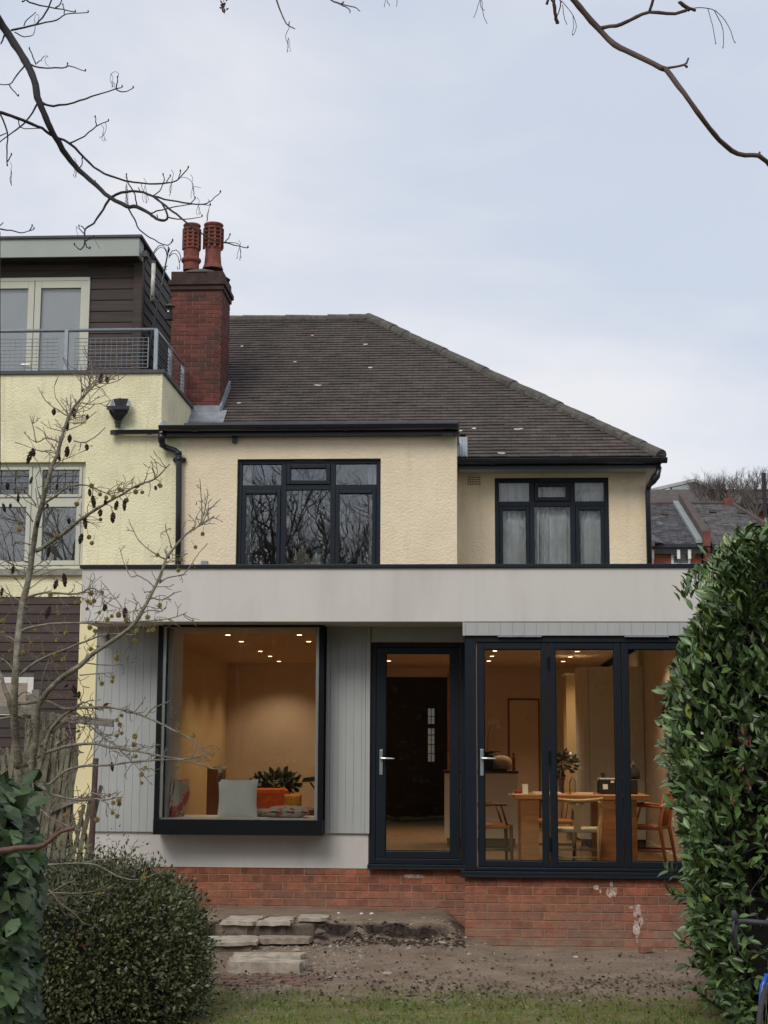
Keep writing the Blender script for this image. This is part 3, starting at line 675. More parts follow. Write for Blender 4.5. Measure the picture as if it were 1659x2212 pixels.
mb = MB(); mb.box(gr_ - .006, gr_ + .012, 2.74, 2.87, gtop - .07, gtop + .02); mb.build('gutter_end_cap', 'blackpaint', house)
# right-hand gutter
g2x0, g2x1 = XX(990, 1000, EY - .08), XX(1441, 1000, EY - .08); g2z = ZZ(1200, 992, EY - .08)
gutter('gutter', g2x0, g2x1, EY - .08, g2z, parent=house)
mb = MB(); fzb = ZZ(1200, 1013, EY); mb.box(g2x0, hx - .03, EY - .012, EY + .015, fzb, g2z + .01); mb.box(hx - .05, hx - .02, EY + .015, by, fzb, ez); mb.build('fascia_board', 'blackpaint', house)
mb = MB(); mb.box(ux1 + .02, hx - .05, EY + .015, YW - .001, fzb + .01, fzb + .03); mb.box(rx1 + .002, hx - .05, YW - .001, by, fzb + .01, fzb + .03); mb.build('soffit', 'fascia', house)
mb = MB(); yy = EY - .02
pts = [P(1424, 1008, yy), P(1420, 1030, yy), P(1412, 1040, yy + .02), P(1402, 1048, YW - .08), P(1399.5, 1062, YW - .06), P(1399.5, 1270, YW - .06)]
pts[-1].x = pts[-2].x; mb.tube(pts, .034, 10)
pts2 = [P(1424, 1012, yy), P(1410, 1028, yy + .02), P(1401, 1046, YW - .08)]; mb.tube(pts2, .014, 8)
mb.build('downpipe', 'blackpaint', house, smooth=True)
# lead patch at the roof junction
c0 = P(989, 958, 3.85); c1 = P(1010, 991, 3.85)
mb = MB()
for i in range(4):
    x0 = lerp(ux1 + .0, c1.x, i / 4); x1 = lerp(ux1 + .0, c1.x, (i + 1) / 4); q = .012 * (i % 2)
    mb.add([(x0, EY - .03, roof_z(EY - .03) + .045 + q), (x1, EY - .03, roof_z(EY - .03) + .04 - q), (x1, 4.25, roof_z(4.25) + .04), (x0, 4.25, roof_z(4.25) + .045),
            (x0, EY - .03, roof_z(EY - .03) + .035 + q), (x1, EY - .03, roof_z(EY - .03) + .03 - q)], [(0, 1, 2, 3), (4, 5, 1, 0)])
mb.build('lead_flashing', 'lead', house)
# left downpipe with swan neck
mb = MB(); yp = YU - .07
pts = [P(349, 940, yp - .08), P(349, 955, yp - .07), P(352, 962, yp - .04), P(360, 968, yp - .01), P(378, 973, yp), P(385, 979, yp), P(386.5, 992, yp), P(386, 1100, yp), P(384.5, 1235, yp)]
mb.tube(pts, .036, 12)
for q in (2, 5, 6): mb.tube([pts[q] + Vector((0, 0, .02)), pts[q] - Vector((0, 0, .02))], .044, 12)
c = pts[6]; mb.box(c.x - .075, c.x + .075, yp + .02, YU, c.z - .02, c.z + .02)
mb.tube([pts[0] + Vector((0, 0, .03)), pts[1]], .045, 12)
mb.build('downpipe', 'blackpaint', house, smooth=True)
# hopper-like flashing on the parapet roof (small grey bracket)
mb = MB(); c = P(442, 1217, 2.9); mb.box(c.x - .04, c.x + .04, 2.86, 2.94, c.z - .03, c.z + .025); c = P(400, 1221, 2.9); mb.bar((c.x - .1, 2.9, c.z), (c.x + .25, 2.9, c.z - .02), .02, .02); mb.build('cable_clip', 'lead', house)
# --- chimney
CY = 5.0
cx0, cx1 = XX(368, 748, CY), XX(477.5, 748, CY); cyb = CY + .70
zc1 = ZZ(430, 624, CY)
mb = MB(); mb.box(cx0 + .01, cx1 - .01, CY + .01, cyb - .01, roof_z(CY) - .5, zc1); ch = mb.build('chimney', 'mortar_dark', house)
mb = MB(); zlo = roof_z(CY) - .25
bricks(mb, cx0, cx1, zlo, zc1, CY + .006, L_=.185, H=.0525, j=.0085, seed=21, depth=.03)
bricks(mb, CY, cyb, roof_z(CY) - .2, zc1, cx1 - .006, L_=.185, H=.0525, j=.0085, axis='y', side=1, seed=22, depth=.03)
mb.build('brickwork', 'chimbrick', ch, bevel=.002)
mb = MB()
z_a, z_b, z_c = ZZ(430, 604, CY - .05), ZZ(430, 624, CY - .05), ZZ(430, 586.5, CY)
mb.box(cx0 - .02, cx1 + .02, CY - .025, cyb + .02, z_b + .0, (z_a + z_b) / 2); mb.box(cx0 - .045, cx1 + .045, CY - .05, cyb + .045, (z_a + z_b) / 2, z_a); mb.box(cx0 - .012, cx1 + .012, CY - .015, cyb + .012, z_a, z_c)
mb.build('corbel', 'sootbrick', ch, bevel=.005)
mb = MB(); mb.lathe([(.40, 0), (.33, .05), (.2, .10), (.1, .13)], ((cx0 + cx1) / 2, CY + .35, z_c - .01), 10); o = mb.build('mortar_flaunching', 'ridge', ch)
for i, (px, pyt, pyb, w, dy) in enumerate(((412.5, 486, 585, .036, .16), (459.5, 485, 582, .0405, .34))):
    cb = P(px, pyb, CY + dy); ct_ = ZZ(px, pyt, CY + dy); h = ct_ - cb.z; r = .115 if i == 0 else .13
    mb = MB()
    if i == 0: prof = [(r * .95, 0), (r * .95, .09 * h / .6), (r * 1.18, .12 * h / .6), (r * 1.18, .145 * h / .6), (r * .92, .17 * h / .6), (r * .95, .26 * h / .6)]
    else: prof = [(r * 1.12, 0), (r * .92, .06 * h / .6), (r * .82, .20 * h / .6), (r * .85, .30 * h / .6)]
    z = prof[-1][1]; k = 0
    nr = 6 if i == 0 else 5; st_ = (h * .93 - z) / nr
    for k in range(nr): prof += [(r * .97, z + .006), (r * 1.1, z + st_ * .35), (r * 1.1, z + st_ * .55), (r * .9, z + st_ * .62), (r * .9, z + st_ * .98)]; z += st_
    prof += [(r * 1.0, h * .95), (r * 1.06, h * .98), (r * 1.0, h), (r * .8, h), (r * .78, h * .75)]
    mb.lathe(prof, tuple(cb), 24)
    for k in range(10):
        a = k / 10 * 2 * math.pi; mb.bar((cb.x + r * 1.0 * math.cos(a), cb.y + r * 1.0 * math.sin(a), cb.z + h * .45), (cb.x + r * 1.0 * math.cos(a), cb.y + r * 1.0 * math.sin(a), cb.z + h * .9), .03, .012)
    mb.build('chimney_pot', 'terracotta', ch)
mb = MB()
mb.box(cx0 + .1, cx1 + .015, CY - .06, CY - .0, roof_z(CY) - .04, roof_z(CY) + .11)
mb.prism([(CY - .02, roof_z(CY - .02) + .02), (cyb, roof_z(cyb) + .02), (cyb, roof_z(cyb) + .14), (CY - .02, roof_z(CY - .02) + .14)], cx1 + .001, cx1 + .03, 'x')
mb.prism([(CY - .28, roof_z(CY - .28) + .025), (CY, roof_z(CY) + .04), (CY, roof_z(CY) + .06), (CY - .28, roof_z(CY - .28) + .045)], cx0 + .05, cx1 + .1, 'x')
mb.build('lead_flashing', 'lead', ch)
# ================================================================== NEIGHBOUR HOUSE
nb = thing('house', 'pale yellow roughcast house with dark boarded dormer and balcony, left of the chimney', 'house', (-5, 3.5, 0))
NX0 = -9.5; nxu = XX(350, 850, YU); nzt = ZZ(200, 808, YU)
nw = (XX(0, 1100, YU) - .95, XX(182, 1100, YU), ZZ(100, 1229, YU), ZZ(100, 998, YU))
ngt = ZZ(90, 1289, YU)                                       # boarding starts below this
px0 = XX(168, 1500, YU)
mb = MB()
mb.wall(NX0, ux0 - .002, ngt, gz + .12, YU, YU + .25, holes=[nw])
mb.box(NX0, nxu, YU, YU + .25, gz + .12, nzt); mb.box(nxu - .2, nxu, YU + .25, 4.98, gz - .2, nzt)
mb.box(NX0, NX0 + .2, YU + .25, 11, 0, nzt)
mb.build('rendered_wall', 'yellow', nb)
mb = MB(); mb.box(px0, XL + .3, YU - .02, YU + .25, 0, ngt - .002); mb.build('rendered_pier', 'yellowsmooth', nb)
mb = MB(); mb.box(NX0, nxu + .03, YU - .03, YU + .28, nzt, nzt + .045); mb.box(nxu - .2, nxu + .03, YU + .28, 4.98, nzt, nzt + .045); mb.build('coping', 'felt', nb, bevel=.004)
# ground floor boarding
def lapboards(par, x0, x1, z0, z1, y, pitch, holes=(), name='boarding', axis='x', seed=2):
    mb = MB(); rr = random.Random(seed); z = z0
    while z < z1 - .005:
        zt_ = min(z + pitch, z1); segs = [(x0, x1)]
        for h in holes:
            if z < h[3] and zt_ > h[2]: segs = [s for a, b in segs for s in ((a, min(b, h[0])), (max(a, h[1]), b)) if s[1] - s[0] > .01]
        for a, b in segs:
            if axis == 'x': mb.prism([(y, z + .004), (y + .025, z + .004), (y + .025, zt_), (y + .012, zt_)], a, b, 'x', rr.random())
            else: mb.prism([(y, z + .004), (y - .025, z + .004), (y - .025, zt_), (y - .012, zt_)], a, b, 'y', rr.random())
        z += pitch
    return mb.build(name, 'board', par)
gw = (XX(0, 1500, YU) - .6, XX(72, 1500, YU), ZZ(30, 1545, YU), ZZ(30, 1463, YU))
lapboards(nb, NX0, px0 - .002, .0, ngt - .002, YU + .0, .112, holes=[gw])
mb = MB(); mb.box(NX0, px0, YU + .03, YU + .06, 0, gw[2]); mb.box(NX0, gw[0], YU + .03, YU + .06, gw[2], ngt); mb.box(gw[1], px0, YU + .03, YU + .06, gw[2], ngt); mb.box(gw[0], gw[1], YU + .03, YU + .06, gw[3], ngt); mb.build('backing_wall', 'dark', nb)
mb = MB(); frame_ring(mb, gw[0], gw[1], gw[2], gw[3], YU - .01, YU + .05, .07); mb.build('window', 'whiteframe', nb, bevel=.004)
mb = MB(); mb.box(gw[0] + .06, gw[1] - .06, YU + .02, YU + .026, gw[2] + .06, gw[3] - .06); mb.build('pane', 'glass', nb)
# first floor window with leaded toplights
x0, x1, z0, z1 = nw; yw = YU + .06
tz = ZZ(100, 1080, yw); mul = [XX(75, 1100, yw), XX(75, 1100, yw) - 1.05]
mb = MB(); frame_ring(mb, x0, x1, z0, z1, yw, yw + .08, .05)
for m in mul: mb.box(m - .045, m + .045, yw + .002, yw + .078, z0 + .05, z1 - .05)
xs = [x0 + .05, mul[1], mul[0], x1 - .05]
for a, b in ((x0 + .05, mul[1] - .045), (mul[1] + .045, mul[0] - .045), (mul[0] + .045, x1 - .05)): mb.box(a, b, yw + .003, yw + .077, tz - .03, tz + .03)
nwin = mb.build('window', 'creamframe', nb, bevel=.005)
sash = MB(); g = MB(); led = MB()
for a, b in ((x0 + .05, mul[1] - .045), (mul[1] + .045, mul[0] - .045), (mul[0] + .045, x1 - .05)):
    frame_ring(sash, a + .002, b - .002, z0 + .052, tz - .032, yw - .012, yw + .05, .055)
    frame_ring(sash, a + .002, b - .002, tz + .032, z1 - .052, yw - .012, yw + .05, .035)
    g.box(a, b, yw + .03, yw + .036, z0 + .05, tz - .03); g.box(a, b, yw + .03, yw + .036, tz + .03, z1 - .05)
    nx = 5
    for k in range(1, nx): xx = lerp(a + .035, b - .035, k / nx); led.box(xx - .004, xx + .004, yw + .027, yw + .030, tz + .06, z1 - .08)
    for k in range(1, 4): zz = lerp(tz + .06, z1 - .08, k / 4); led.box(a + .03, b - .03, yw + .0265, yw + .0295, zz - .004, zz + .004)

for k in range(6):
    q_ = MB(); [q_.add(*p_) for p_ in sash.pieces[k * 4:k * 4 + 4]]; q_.build('sash', 'creamframe', nwin, bevel=.005)
g.build_each('pane', 'glass_up', nwin); led.build('lead_cames', 'darkbark', nwin)
mb = MB(); mb.box(x0 - .05, x1 + .02, YU - .06, YU + .08, z0 - .085, z0 - .002); mb.build('window_sill', 'sill', nb, bevel=.008)
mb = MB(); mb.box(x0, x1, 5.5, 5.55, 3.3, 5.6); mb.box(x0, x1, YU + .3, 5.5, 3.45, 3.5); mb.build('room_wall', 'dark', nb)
# air brick, hopper and pipe
c = P(171, 904, YU); airbrick(nb, (c.x, c.z), .15, .09, YU - .014, 'yellow')
c = P(258, 890, YU); s = 18.0 / 3324 * 1.0
hp = lambda px, py, y: tuple(P(px, py, y))
mb = MB()
top = [P(233, 880, YU - .17), P(278, 880, YU - .17), P(278, 880, YU - .01), P(233, 880, YU - .01)]
mid = [P(237, 893, YU - .15), P(274, 893, YU - .15), P(274, 893, YU - .01), P(237, 893, YU - .01)]
low = [P(248, 908, YU - .10), P(263, 908, YU - .10), P(263, 908, YU - .02), P(248, 908, YU - .02)]
vs = top + mid + low; fs = []
for k in range(2):
    for i in range(4): fs.append((k * 4 + i, k * 4 + (i + 1) % 4, (k + 1) * 4 + (i + 1) % 4, (k + 1) * 4 + i))
fs.append((8, 9, 10, 11)); mb.add(vs, fs)
a, b = P(233, 877, 0), P(278, 882, 0)
t0, t1 = P(233, 877, YU - .17), P(278, 882, YU - .17); frame_ring(mb, t0.x - .01, t1.x + .01, t1.z - .02, t0.z, YU - .18, YU - .165, .004)
mb.box(t0.x - .012, t1.x + .012, YU - .182, YU - .17, t1.z - .01, t1.z + .03)
cc = P(255, 910, YU - .06); mb.tube([cc + Vector((0, 0, .03)), cc - Vector((0, 0, .08))], .033, 10); mb.tube([cc - Vector((0, 0, .0)), cc - Vector((0, 0, .025))], .045, 10)
mb.build('rainwater_hopper', 'blackpaint', nb)
mb = MB(); v0, v1 = P(246, 861, YU - .004), P(276, 876, YU - .004); mb.box(v0.x, v1.x, YU - .006, YU - .003, v1.z - .1, v0.z); mb.build('overflow_opening', 'darkbark', nb)
mb = MB(); q = [P(243, 862, YU - .02), P(238, 872, YU - .10), P(240, 884, YU - .14), P(250, 882, YU - .12), P(248, 870, YU - .02)]; mb.add(q, [(0, 1, 2, 3, 4)]); q = [P(277, 863, YU - .02), P(283, 868, YU - .10), P(276, 880, YU - .14), P(271, 880, YU - .12)]; mb.add(q, [(0, 1, 2, 3)])
mb.build('lead_apron', 'lead', nb)
gx0, gx1 = XX(246, 932, 2.9), XX(345, 932, 2.9); gzz = ZZ(300, 930, 2.9)
gutter('gutter', gx0, gx1, 2.92, gzz, r=.045, parent=nb)
mb = MB(); mb.tube([(gx0, 2.92, gzz - .045), (gx0, 2.92, gzz + .004)], .05, 10); mb.build('gutter_end', 'blackpaint', nb)
# lead/moss junction piece by the gutter end
mb = MB(); q = [P(344, 918, 2.86), P(352, 905, 2.94), P(363, 915, 2.99), P(372, 922, 2.99), P(350, 924, 2.84)]; mb.add(q + [v + Vector((0, .03, -.01)) for v in q], [(0, 1, 2, 3, 4), (9, 8, 7, 6, 5)] + [(i, (i + 1) % 5, (i + 1) % 5 + 5, i + 5) for i in range(5)]); mb.build('lead_flashing', 'lead', nb)
# --- dormer
YD = 4.95; dxr = XX(304, 640, YD); dzt = ZZ(200, 529, YD); dzf = ZZ(200, 568, YD)
mb = MB(); mb.box(NX0, dxr + .02, YD - .28, YD - .25, dzf, dzt); mb.box(dxr - .01, dxr + .02, YD - .25, YD - .0, dzf, dzt); mb.build('dormer_fascia', 'fascia', nb, bevel=.003)
mb = MB(); mb.box(NX0, dxr + .06, YD - .31, 8.6, dzt, dzt + .035); c = P(310, 546, YD - .2); mb.box(c.x - .02, c.x + .05, YD - .2, YD - .06, c.z - .05, c.z + .03); mb.build('dormer_roof', 'felt', nb, bevel=.004)
mb = MB(); mb.box(NX0, dxr - .012, YD - .25, YD + .1, dzf + .02, dzf + .035); mb.build('dormer_soffit', 'board', nb)
dwx = XX(187, 700, YD); dwt = ZZ(100, 608, YD)
ddz = nzt - .5
xa = XX(73, 700, YD); span = dwx - xa
lapboards(nb, dwx, dxr - .10, ddz, dwt + .3, YD, .155, name='dormer_boarding', seed=5)
lapboards(nb, NX0, xa - span * 2 - .01, ddz, dwt, YD, .155, name='dormer_boarding', seed=8)
lapboards(nb, NX0, dwx, dwt, dzf + .02, YD, .155, name='dormer_boarding', seed=6)
lapboards(nb, YD + .12, 8.4, 6.2, dzt - .02, dxr + .03, .155, name='dormer_boarding', axis='y', seed=7)
mb = MB(); mb.box(dxr - .1, dxr + .02, YD - .02, YD + .12, ddz, dzf + .02); mb.build('dormer_corner_post', 'board', nb)
mb = MB(); mb.box(NX0, dxr - .1, YD + .03, YD + .08, ddz, dwt + 0); mb.build('backing_wall', 'dark', nb) if False else None
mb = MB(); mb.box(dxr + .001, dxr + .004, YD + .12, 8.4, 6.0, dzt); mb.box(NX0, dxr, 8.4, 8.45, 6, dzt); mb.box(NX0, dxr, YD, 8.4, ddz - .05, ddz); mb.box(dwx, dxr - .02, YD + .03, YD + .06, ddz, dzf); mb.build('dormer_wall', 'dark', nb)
# french doors: frames and panes (cream grey)
fr = MB(); gl_ = MB(); bl = MB()
lw = XX(100, 700, YD); span = (dwx - XX(73, 700, YD)); xa = XX(73, 700, YD)
for k in range(3):
    a = xa - span * k; b = a + span
    frame_ring(fr, a + .004, b - .004, ddz, dwt, YD - .02, YD + .04, .085, .2, .1)
    gl_.box(a + .07, b - .07, YD + .008, YD + .014, ddz + .15, dwt - .08)
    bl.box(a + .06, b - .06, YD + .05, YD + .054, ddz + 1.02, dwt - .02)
fr.box(NX0, dwx + .03, YD - .025, YD + .05, dwt, dwt + .05); fr.box(dwx - .006, dwx + .035, YD - .025, YD + .05, ddz, dwt)
fo = fr.build('french_door', 'creamframe', nb, bevel=.004); gl_.build_each('pane', 'glass', fo)
M['palepanel'] = mat('pale_blue_panel', (.84, .88, .92), .9, .04, 3)
bl.build_each('sky_reflection_panel', 'palepanel', fo)  # pale panels behind the panes paint in the sky's reflection
mb = MB(); c = P(52, 788, YD - .05); mb.tube([(c.x - .04, YD - .06, c.z), (c.x + .08, YD - .06, c.z)], .011, 8); mb.tube([(c.x - .04, YD - .06, c.z), (c.x - .04, YD - .02, c.z)], .009, 8); mb.build('door_handle', 'alloy', fo)
# --- balcony railing
YL = YU + .12; rzt = ZZ(200, 710, YL); rx = XX(337, 760, YL); rbz = nzt + .045
mb = MB(); mb.tube([(NX0, YL, rzt - .02), (rx, YL, rzt - .02), (rx + .01, 4.9, rzt - .02)], .021, 10)
rail = mb.build('balcony_railing', 'galv', nb, smooth=True)
mb = MB()
for (x, y) in ((rx, YL), (XX(143, 760, YL), YL), (XX(143, 760, YL) - 1.08, YL), (rx + .005, YL + .85), (rx + .005, 4.86)): mb.box(x - .024, x + .024, y - .024, y + .024, rbz, rzt - .02)
mb.build_each('post', 'galv', rail, bevel=.003)
mb = MB(); px_ = [NX0, XX(143, 760, YL) - 1.08, XX(143, 760, YL), rx]
zt_, zb_ = ZZ(200, 731, YL), ZZ(200, 795, YL)
for k in range(9):
    z = lerp(zb_, zt_, k / 8)
    for a, b in ((XX(143, 760, YL) - 1.04, XX(143, 760, YL) - .1), (XX(143, 760, YL) + .1, XX(320, 760, YL))): mb.tube([(a, YL, z), (b, YL, z)], .0048, 5)
    mb.tube([(rx, YL + .06, z), (rx + .005, YL + .79, z)], .0055, 5); mb.tube([(rx, YL + .91, z), (rx + .005, 4.8, z)], .0055, 5)
for a, b in ((XX(143, 760, YL) - 1.04, XX(143, 760, YL) - .1), (XX(143, 760, YL) + .1, XX(320, 760, YL))):
    mb.tube([(a, YL, zb_), (a, YL, zt_)], .006, 5); mb.tube([(b, YL, zb_), (b, YL, zt_)], .006, 5)
    n = 14
    for k in range(1, n): mb.tube([(lerp(a, b, k / n), YL, zb_), (lerp(a, b, k / n), YL, zt_)], .0022, 4)
for yv in (YL + .06, YL + .79, YL + .91, 4.8): mb.tube([(rx, yv, zb_), (rx, yv, zt_)], .007, 5)
mb.build('wire_infill', 'galv', rail)
# --- bird feeder pole standing on the balcony
fy = YL + .45; pb, pt = P(328, 720, fy), P(363, 545, fy)
f0 = thing('bird_feeder_pole', 'leaning dark garden pole with curled hooks on the neighbouring balcony', 'feeder pole', (pb.x - .03, fy, rbz - .1))
mb = MB(); mb.tube([(pb.x - .06, fy, rbz - .3), pb, P(346, 630, fy), pt], [.013, .013, .011, .009], 8); mb.tube([pt, P(365, 538, fy), P(363, 531, fy)], [.012, .016, .002], 8)
pole = mb.build('pole', 'blackpaint', f0, smooth=True)
def hook(pxs, r=.006):
    mb = MB(); mb.tube([P(a, b, fy) for a, b in pxs], r, 6); mb.build('hook', 'blackpaint', f0, smooth=True)
hook([(361, 556), (359, 540), (352, 530), (343, 531), (335, 540), (329, 550), (328, 557), (332, 559), (335, 553)])
hook([(361, 550), (356, 537), (347, 534), (339, 539), (333, 548), (330, 554)], .005)
hook([(365, 553), (372, 542), (381, 540), (388, 547), (391, 558), (388, 566), (386, 560)])
hook([(364, 557), (372, 548), (380, 548), (385, 556), (388, 570), (388, 580), (384, 582), (383, 576)], .005)
hook([(349, 620), (356, 614), (362, 616), (366, 622), (367, 632), (367, 650)], .004)
hook([(357, 575), (351, 578), (352, 584), (359, 583), (358, 577), (362, 574)], .006)
fd = thing('tube_feeder', 'clear tube of pale bird seed hanging from the balcony feeder pole', 'bird feeder', tuple(P(330, 650, fy)))
t0, t1 = P(332, 568, fy), P(329, 648, fy)
mb = MB(); mb.tube([t1, t0], .026, 14)
tb = mb.build('tube', mat('seed_filled_tube', (.50, .48, .44), .35, .25, 14), fd, smooth=True)
mb = MB(); mb.tube([t0, t0 + Vector((0, 0, .03))], [.034, .02], 14); mb.tube([t1 - Vector((0, 0, .03)), t1], [.034, .034], 14); mb.tube([t0, t0 + Vector((0, 0, .09))], .003, 5); q = lerp(t0, t1, .45); mb.tube([q + Vector((-.05, 0, 0)), q + Vector((.05, 0, 0))], .006, 6); q = lerp(t0, t1, .93); mb.tube([q + Vector((0, -.03, -.01)), q + Vector((0, -.03, .015))], .012, 8); mb.build('feeder_cap', 'blackpaint', fd)
l0 = P(367, 657, fy)
ld = thing('lantern_feeder', 'small black lantern shaped bird feeder with domed lid, in front of the brick chimney', 'bird feeder', tuple(l0))
mb = MB(); mb.lathe([(.055, 0), (.055, .008), (.03, .02), (.035, .025)], (l0.x, fy, ZZ(367, 691, fy)), 16); mb.build('feeder_base', 'blackpaint', ld)
mb = MB(); mb.lathe([(.036, 0), (.036, .13)], (l0.x, fy, ZZ(367, 689, fy)), 16); bo = mb.build('feeder_body', 'darkbark', ld, smooth=False)
mb = MB(); mb.lathe([(.072, 0), (.068, .01), (.04, .03), (.004, .045)], (l0.x, fy, ZZ(367, 663, fy)), 18); mb.tube([(l0.x, fy, ZZ(367, 657, fy)), (l0.x, fy, ZZ(367, 645, fy))], .004, 5); mb.build('feeder_lid', 'brownvase', ld, smooth=True)
mb = MB(); cc = P(364.5, 674, fy); mb.tube([(cc.x, fy - .04, cc.z), (cc.x, fy - .036, cc.z)], .011, 10); mb.build('feeder_port', 'white', bo)
# ================================================================== GROUND
def hnoise(x, y, s, seed=0):
    r_ = np.random.default_rng(seed); out = 0
    for k in range(7):
        a = r_.uniform(0, 2 * math.pi); f = s * r_.uniform(.6, 1.7); ph = r_.uniform(0, 6.3)
        out = out + np.sin((x * math.cos(a) + y * math.sin(a)) * f + ph)
    return out / 7
def gz_(x, y):
    x = np.asarray(x, float); y = np.asarray(y, float)
    base = .008 * hnoise(x, y, 3, 1) + .005 * hnoise(x, y, 11, 2) + .003 * hnoise(x, y, 30, 3)
    left = 1 - sstep(-.15, .35, x)
    rise = .10 * left * sstep(-2.0, -.6, y)
    edge = -.42 + .16 * hnoise(x, y * 0, 3.2, 5) + .09 * hnoise(x, y * 0, 11, 6)
    terr = (1 - sstep(-.28, .06, x + .10 * hnoise(x, y, 6, 8))) * sstep(-.14, .10, y - edge + .07 * hnoise(x, y, 22, 12)) * (.17 + .02 * hnoise(x, y, 9, 13))
    terr = terr + .018 * hnoise(x, y, 34, 14) * np.exp(-((y - edge + .12) / .16) ** 2) * (1 - sstep(-.1, .15, x)) * sstep(-1.7, -1.3, x)
    terr = terr * sstep(-1.85, -1.45, x + .0 * y) + .17 * (1 - sstep(-1.85, -1.45, x)) * sstep(-.50, -.44, y)
    hump = .03 * np.exp(-((x + .35) ** 2 / .06 + (y + .42) ** 2 / .02)) * hnoise(x, y, 20, 9)
    slope = -.03 * sstep(-1.5, -5, y) * 0
    hill = 4.0 * sstep(16, 44, y) + 5.0 * sstep(52, 95, y) + .0 * x
    fade = 1 - sstep(10, 16, np.hypot(x, y + 4))
    return (base + .06 * sstep(-6.0, -3.6, y) + rise * (y < 3) + (terr + hump) * (y < 3)) * fade + hill
xs = np.concatenate([[-700, -300, -150, -80, -45, -25, -15, -10, -7, -5.5], np.arange(-4.4, 3.4, .03), [3.7, 4.5, 6, 9, 14, 22, 40, 80, 150, 300, 700]])
ys = np.concatenate([[-500, -250, -120, -60, -35, -22, -14, -10, -8], np.arange(-7.2, -5, .12), np.arange(-5, .75, .03), [1, 1.6, 2.6, 4, 7, 11, 14, 17, 20, 24, 28, 32, 36, 40, 44, 48, 52, 58, 65, 72, 80, 88, 96, 120, 200, 400, 800]])
gx, gy = np.meshgrid(xs, ys); gzv = gz_(gx, gy)
nx, ny = len(xs), len(ys)
V = np.stack([gx, gy, gzv], -1).reshape(-1, 3)
ii = np.arange(nx - 1)[None, :] + np.arange(ny - 1)[:, None] * nx
F = np.stack([ii, ii + 1, ii + nx + 1, ii + nx], -1).reshape(-1, 4)
# ground material: bare trodden earth by the house, moss and grass further out, dark soil where the bank is cut
gm = bpy.data.materials.new('garden_ground'); gm.use_nodes = True; nt = gm.node_tree; nd = nt.nodes; ln = nt.links.new; bs = nd['Principled BSDF']
bs.inputs['Roughness'].default_value = .95; bs.inputs['Specular IOR Level'].default_value = .2
geo = nd.new('ShaderNodeNewGeometry'); sp_ = nd.new('ShaderNodeSeparateXYZ'); ln(geo.outputs['Position'], sp_.inputs[0])
def gnoise(sc, det=6, ro=.65):
    n = nd.new('ShaderNodeTexNoise'); n.inputs['Scale'].default_value = sc; n.inputs['Detail'].default_value = det; n.inputs['Roughness'].default_value = ro
    ln(geo.outputs['Position'], n.inputs[0]); return n.outputs[0]
def ramp(src, a, b, ca, cb):
    r = nd.new('ShaderNodeValToRGB'); r.color_ramp.elements[0].position = a; r.color_ramp.elements[1].position = b
    r.color_ramp.elements[0].color = (*ca, 1); r.color_ramp.elements[1].color = (*cb, 1); ln(src, r.inputs[0]); return r.outputs[0]
def mixc(f, a, b):
    m_ = nd.new('ShaderNodeMixRGB'); ln(f, m_.inputs[0]); ln(a, m_.inputs[1]); ln(b, m_.inputs[2]); return m_.outputs[0]
def mr_(src, a, b):
    r = nd.new('ShaderNodeMapRange'); r.inputs['From Min'].default_value = a; r.inputs['From Max'].default_value = b; ln(src, r.inputs[0]); return r.outputs[0]
def math_(op, a, b):
    n = nd.new('ShaderNodeMath'); n.operation = op; ln(a, n.inputs[0])
    if isinstance(b, float): n.inputs[1].default_value = b
    else: ln(b, n.inputs[1])
    return n.outputs[0]
earth = ramp(gnoise(2.2), .35, .68, (.20, .148, .105), (.42, .335, .25))
grit = ramp(gnoise(55, 4, .8), .42, .66, (.08, .052, .034), (.40, .30, .22))
f1 = nd.new('ShaderNodeMixRGB'); f1.inputs[0].default_value = .42; ln(earth, f1.inputs[1]); ln(grit, f1.inputs[2]); earth = f1.outputs[0]
green = ramp(gnoise(9), .35, .66, (.17, .155, .03), (.10, .17, .025))
my = math_('ADD', sp_.outputs[1], math_('MULTIPLY', gnoise(1.6), 2.2)); gmask = mr_(my, -1.55, -2.15)
gm2 = math_('MULTIPLY', gmask, mr_(gnoise(14, 6, .8), .38, .58))
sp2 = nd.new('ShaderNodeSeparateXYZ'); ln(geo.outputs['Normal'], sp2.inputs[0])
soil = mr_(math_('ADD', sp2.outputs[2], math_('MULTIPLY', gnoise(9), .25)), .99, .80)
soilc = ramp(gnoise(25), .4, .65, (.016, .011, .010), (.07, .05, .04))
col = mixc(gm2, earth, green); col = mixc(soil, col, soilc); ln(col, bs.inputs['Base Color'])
bp = nd.new('ShaderNodeBump'); bp.inputs['Strength'].default_value = .9; bp.inputs['Distance'].default_value = .02; ln(gnoise(35, 8, .7), bp.inputs['Height']); ln(bp.outputs[0], bs.inputs['Normal'])
M['ground'] = gm
g = arr_mesh('ground', V, F, 'ground', smooth=True); g['kind'] = 'structure'
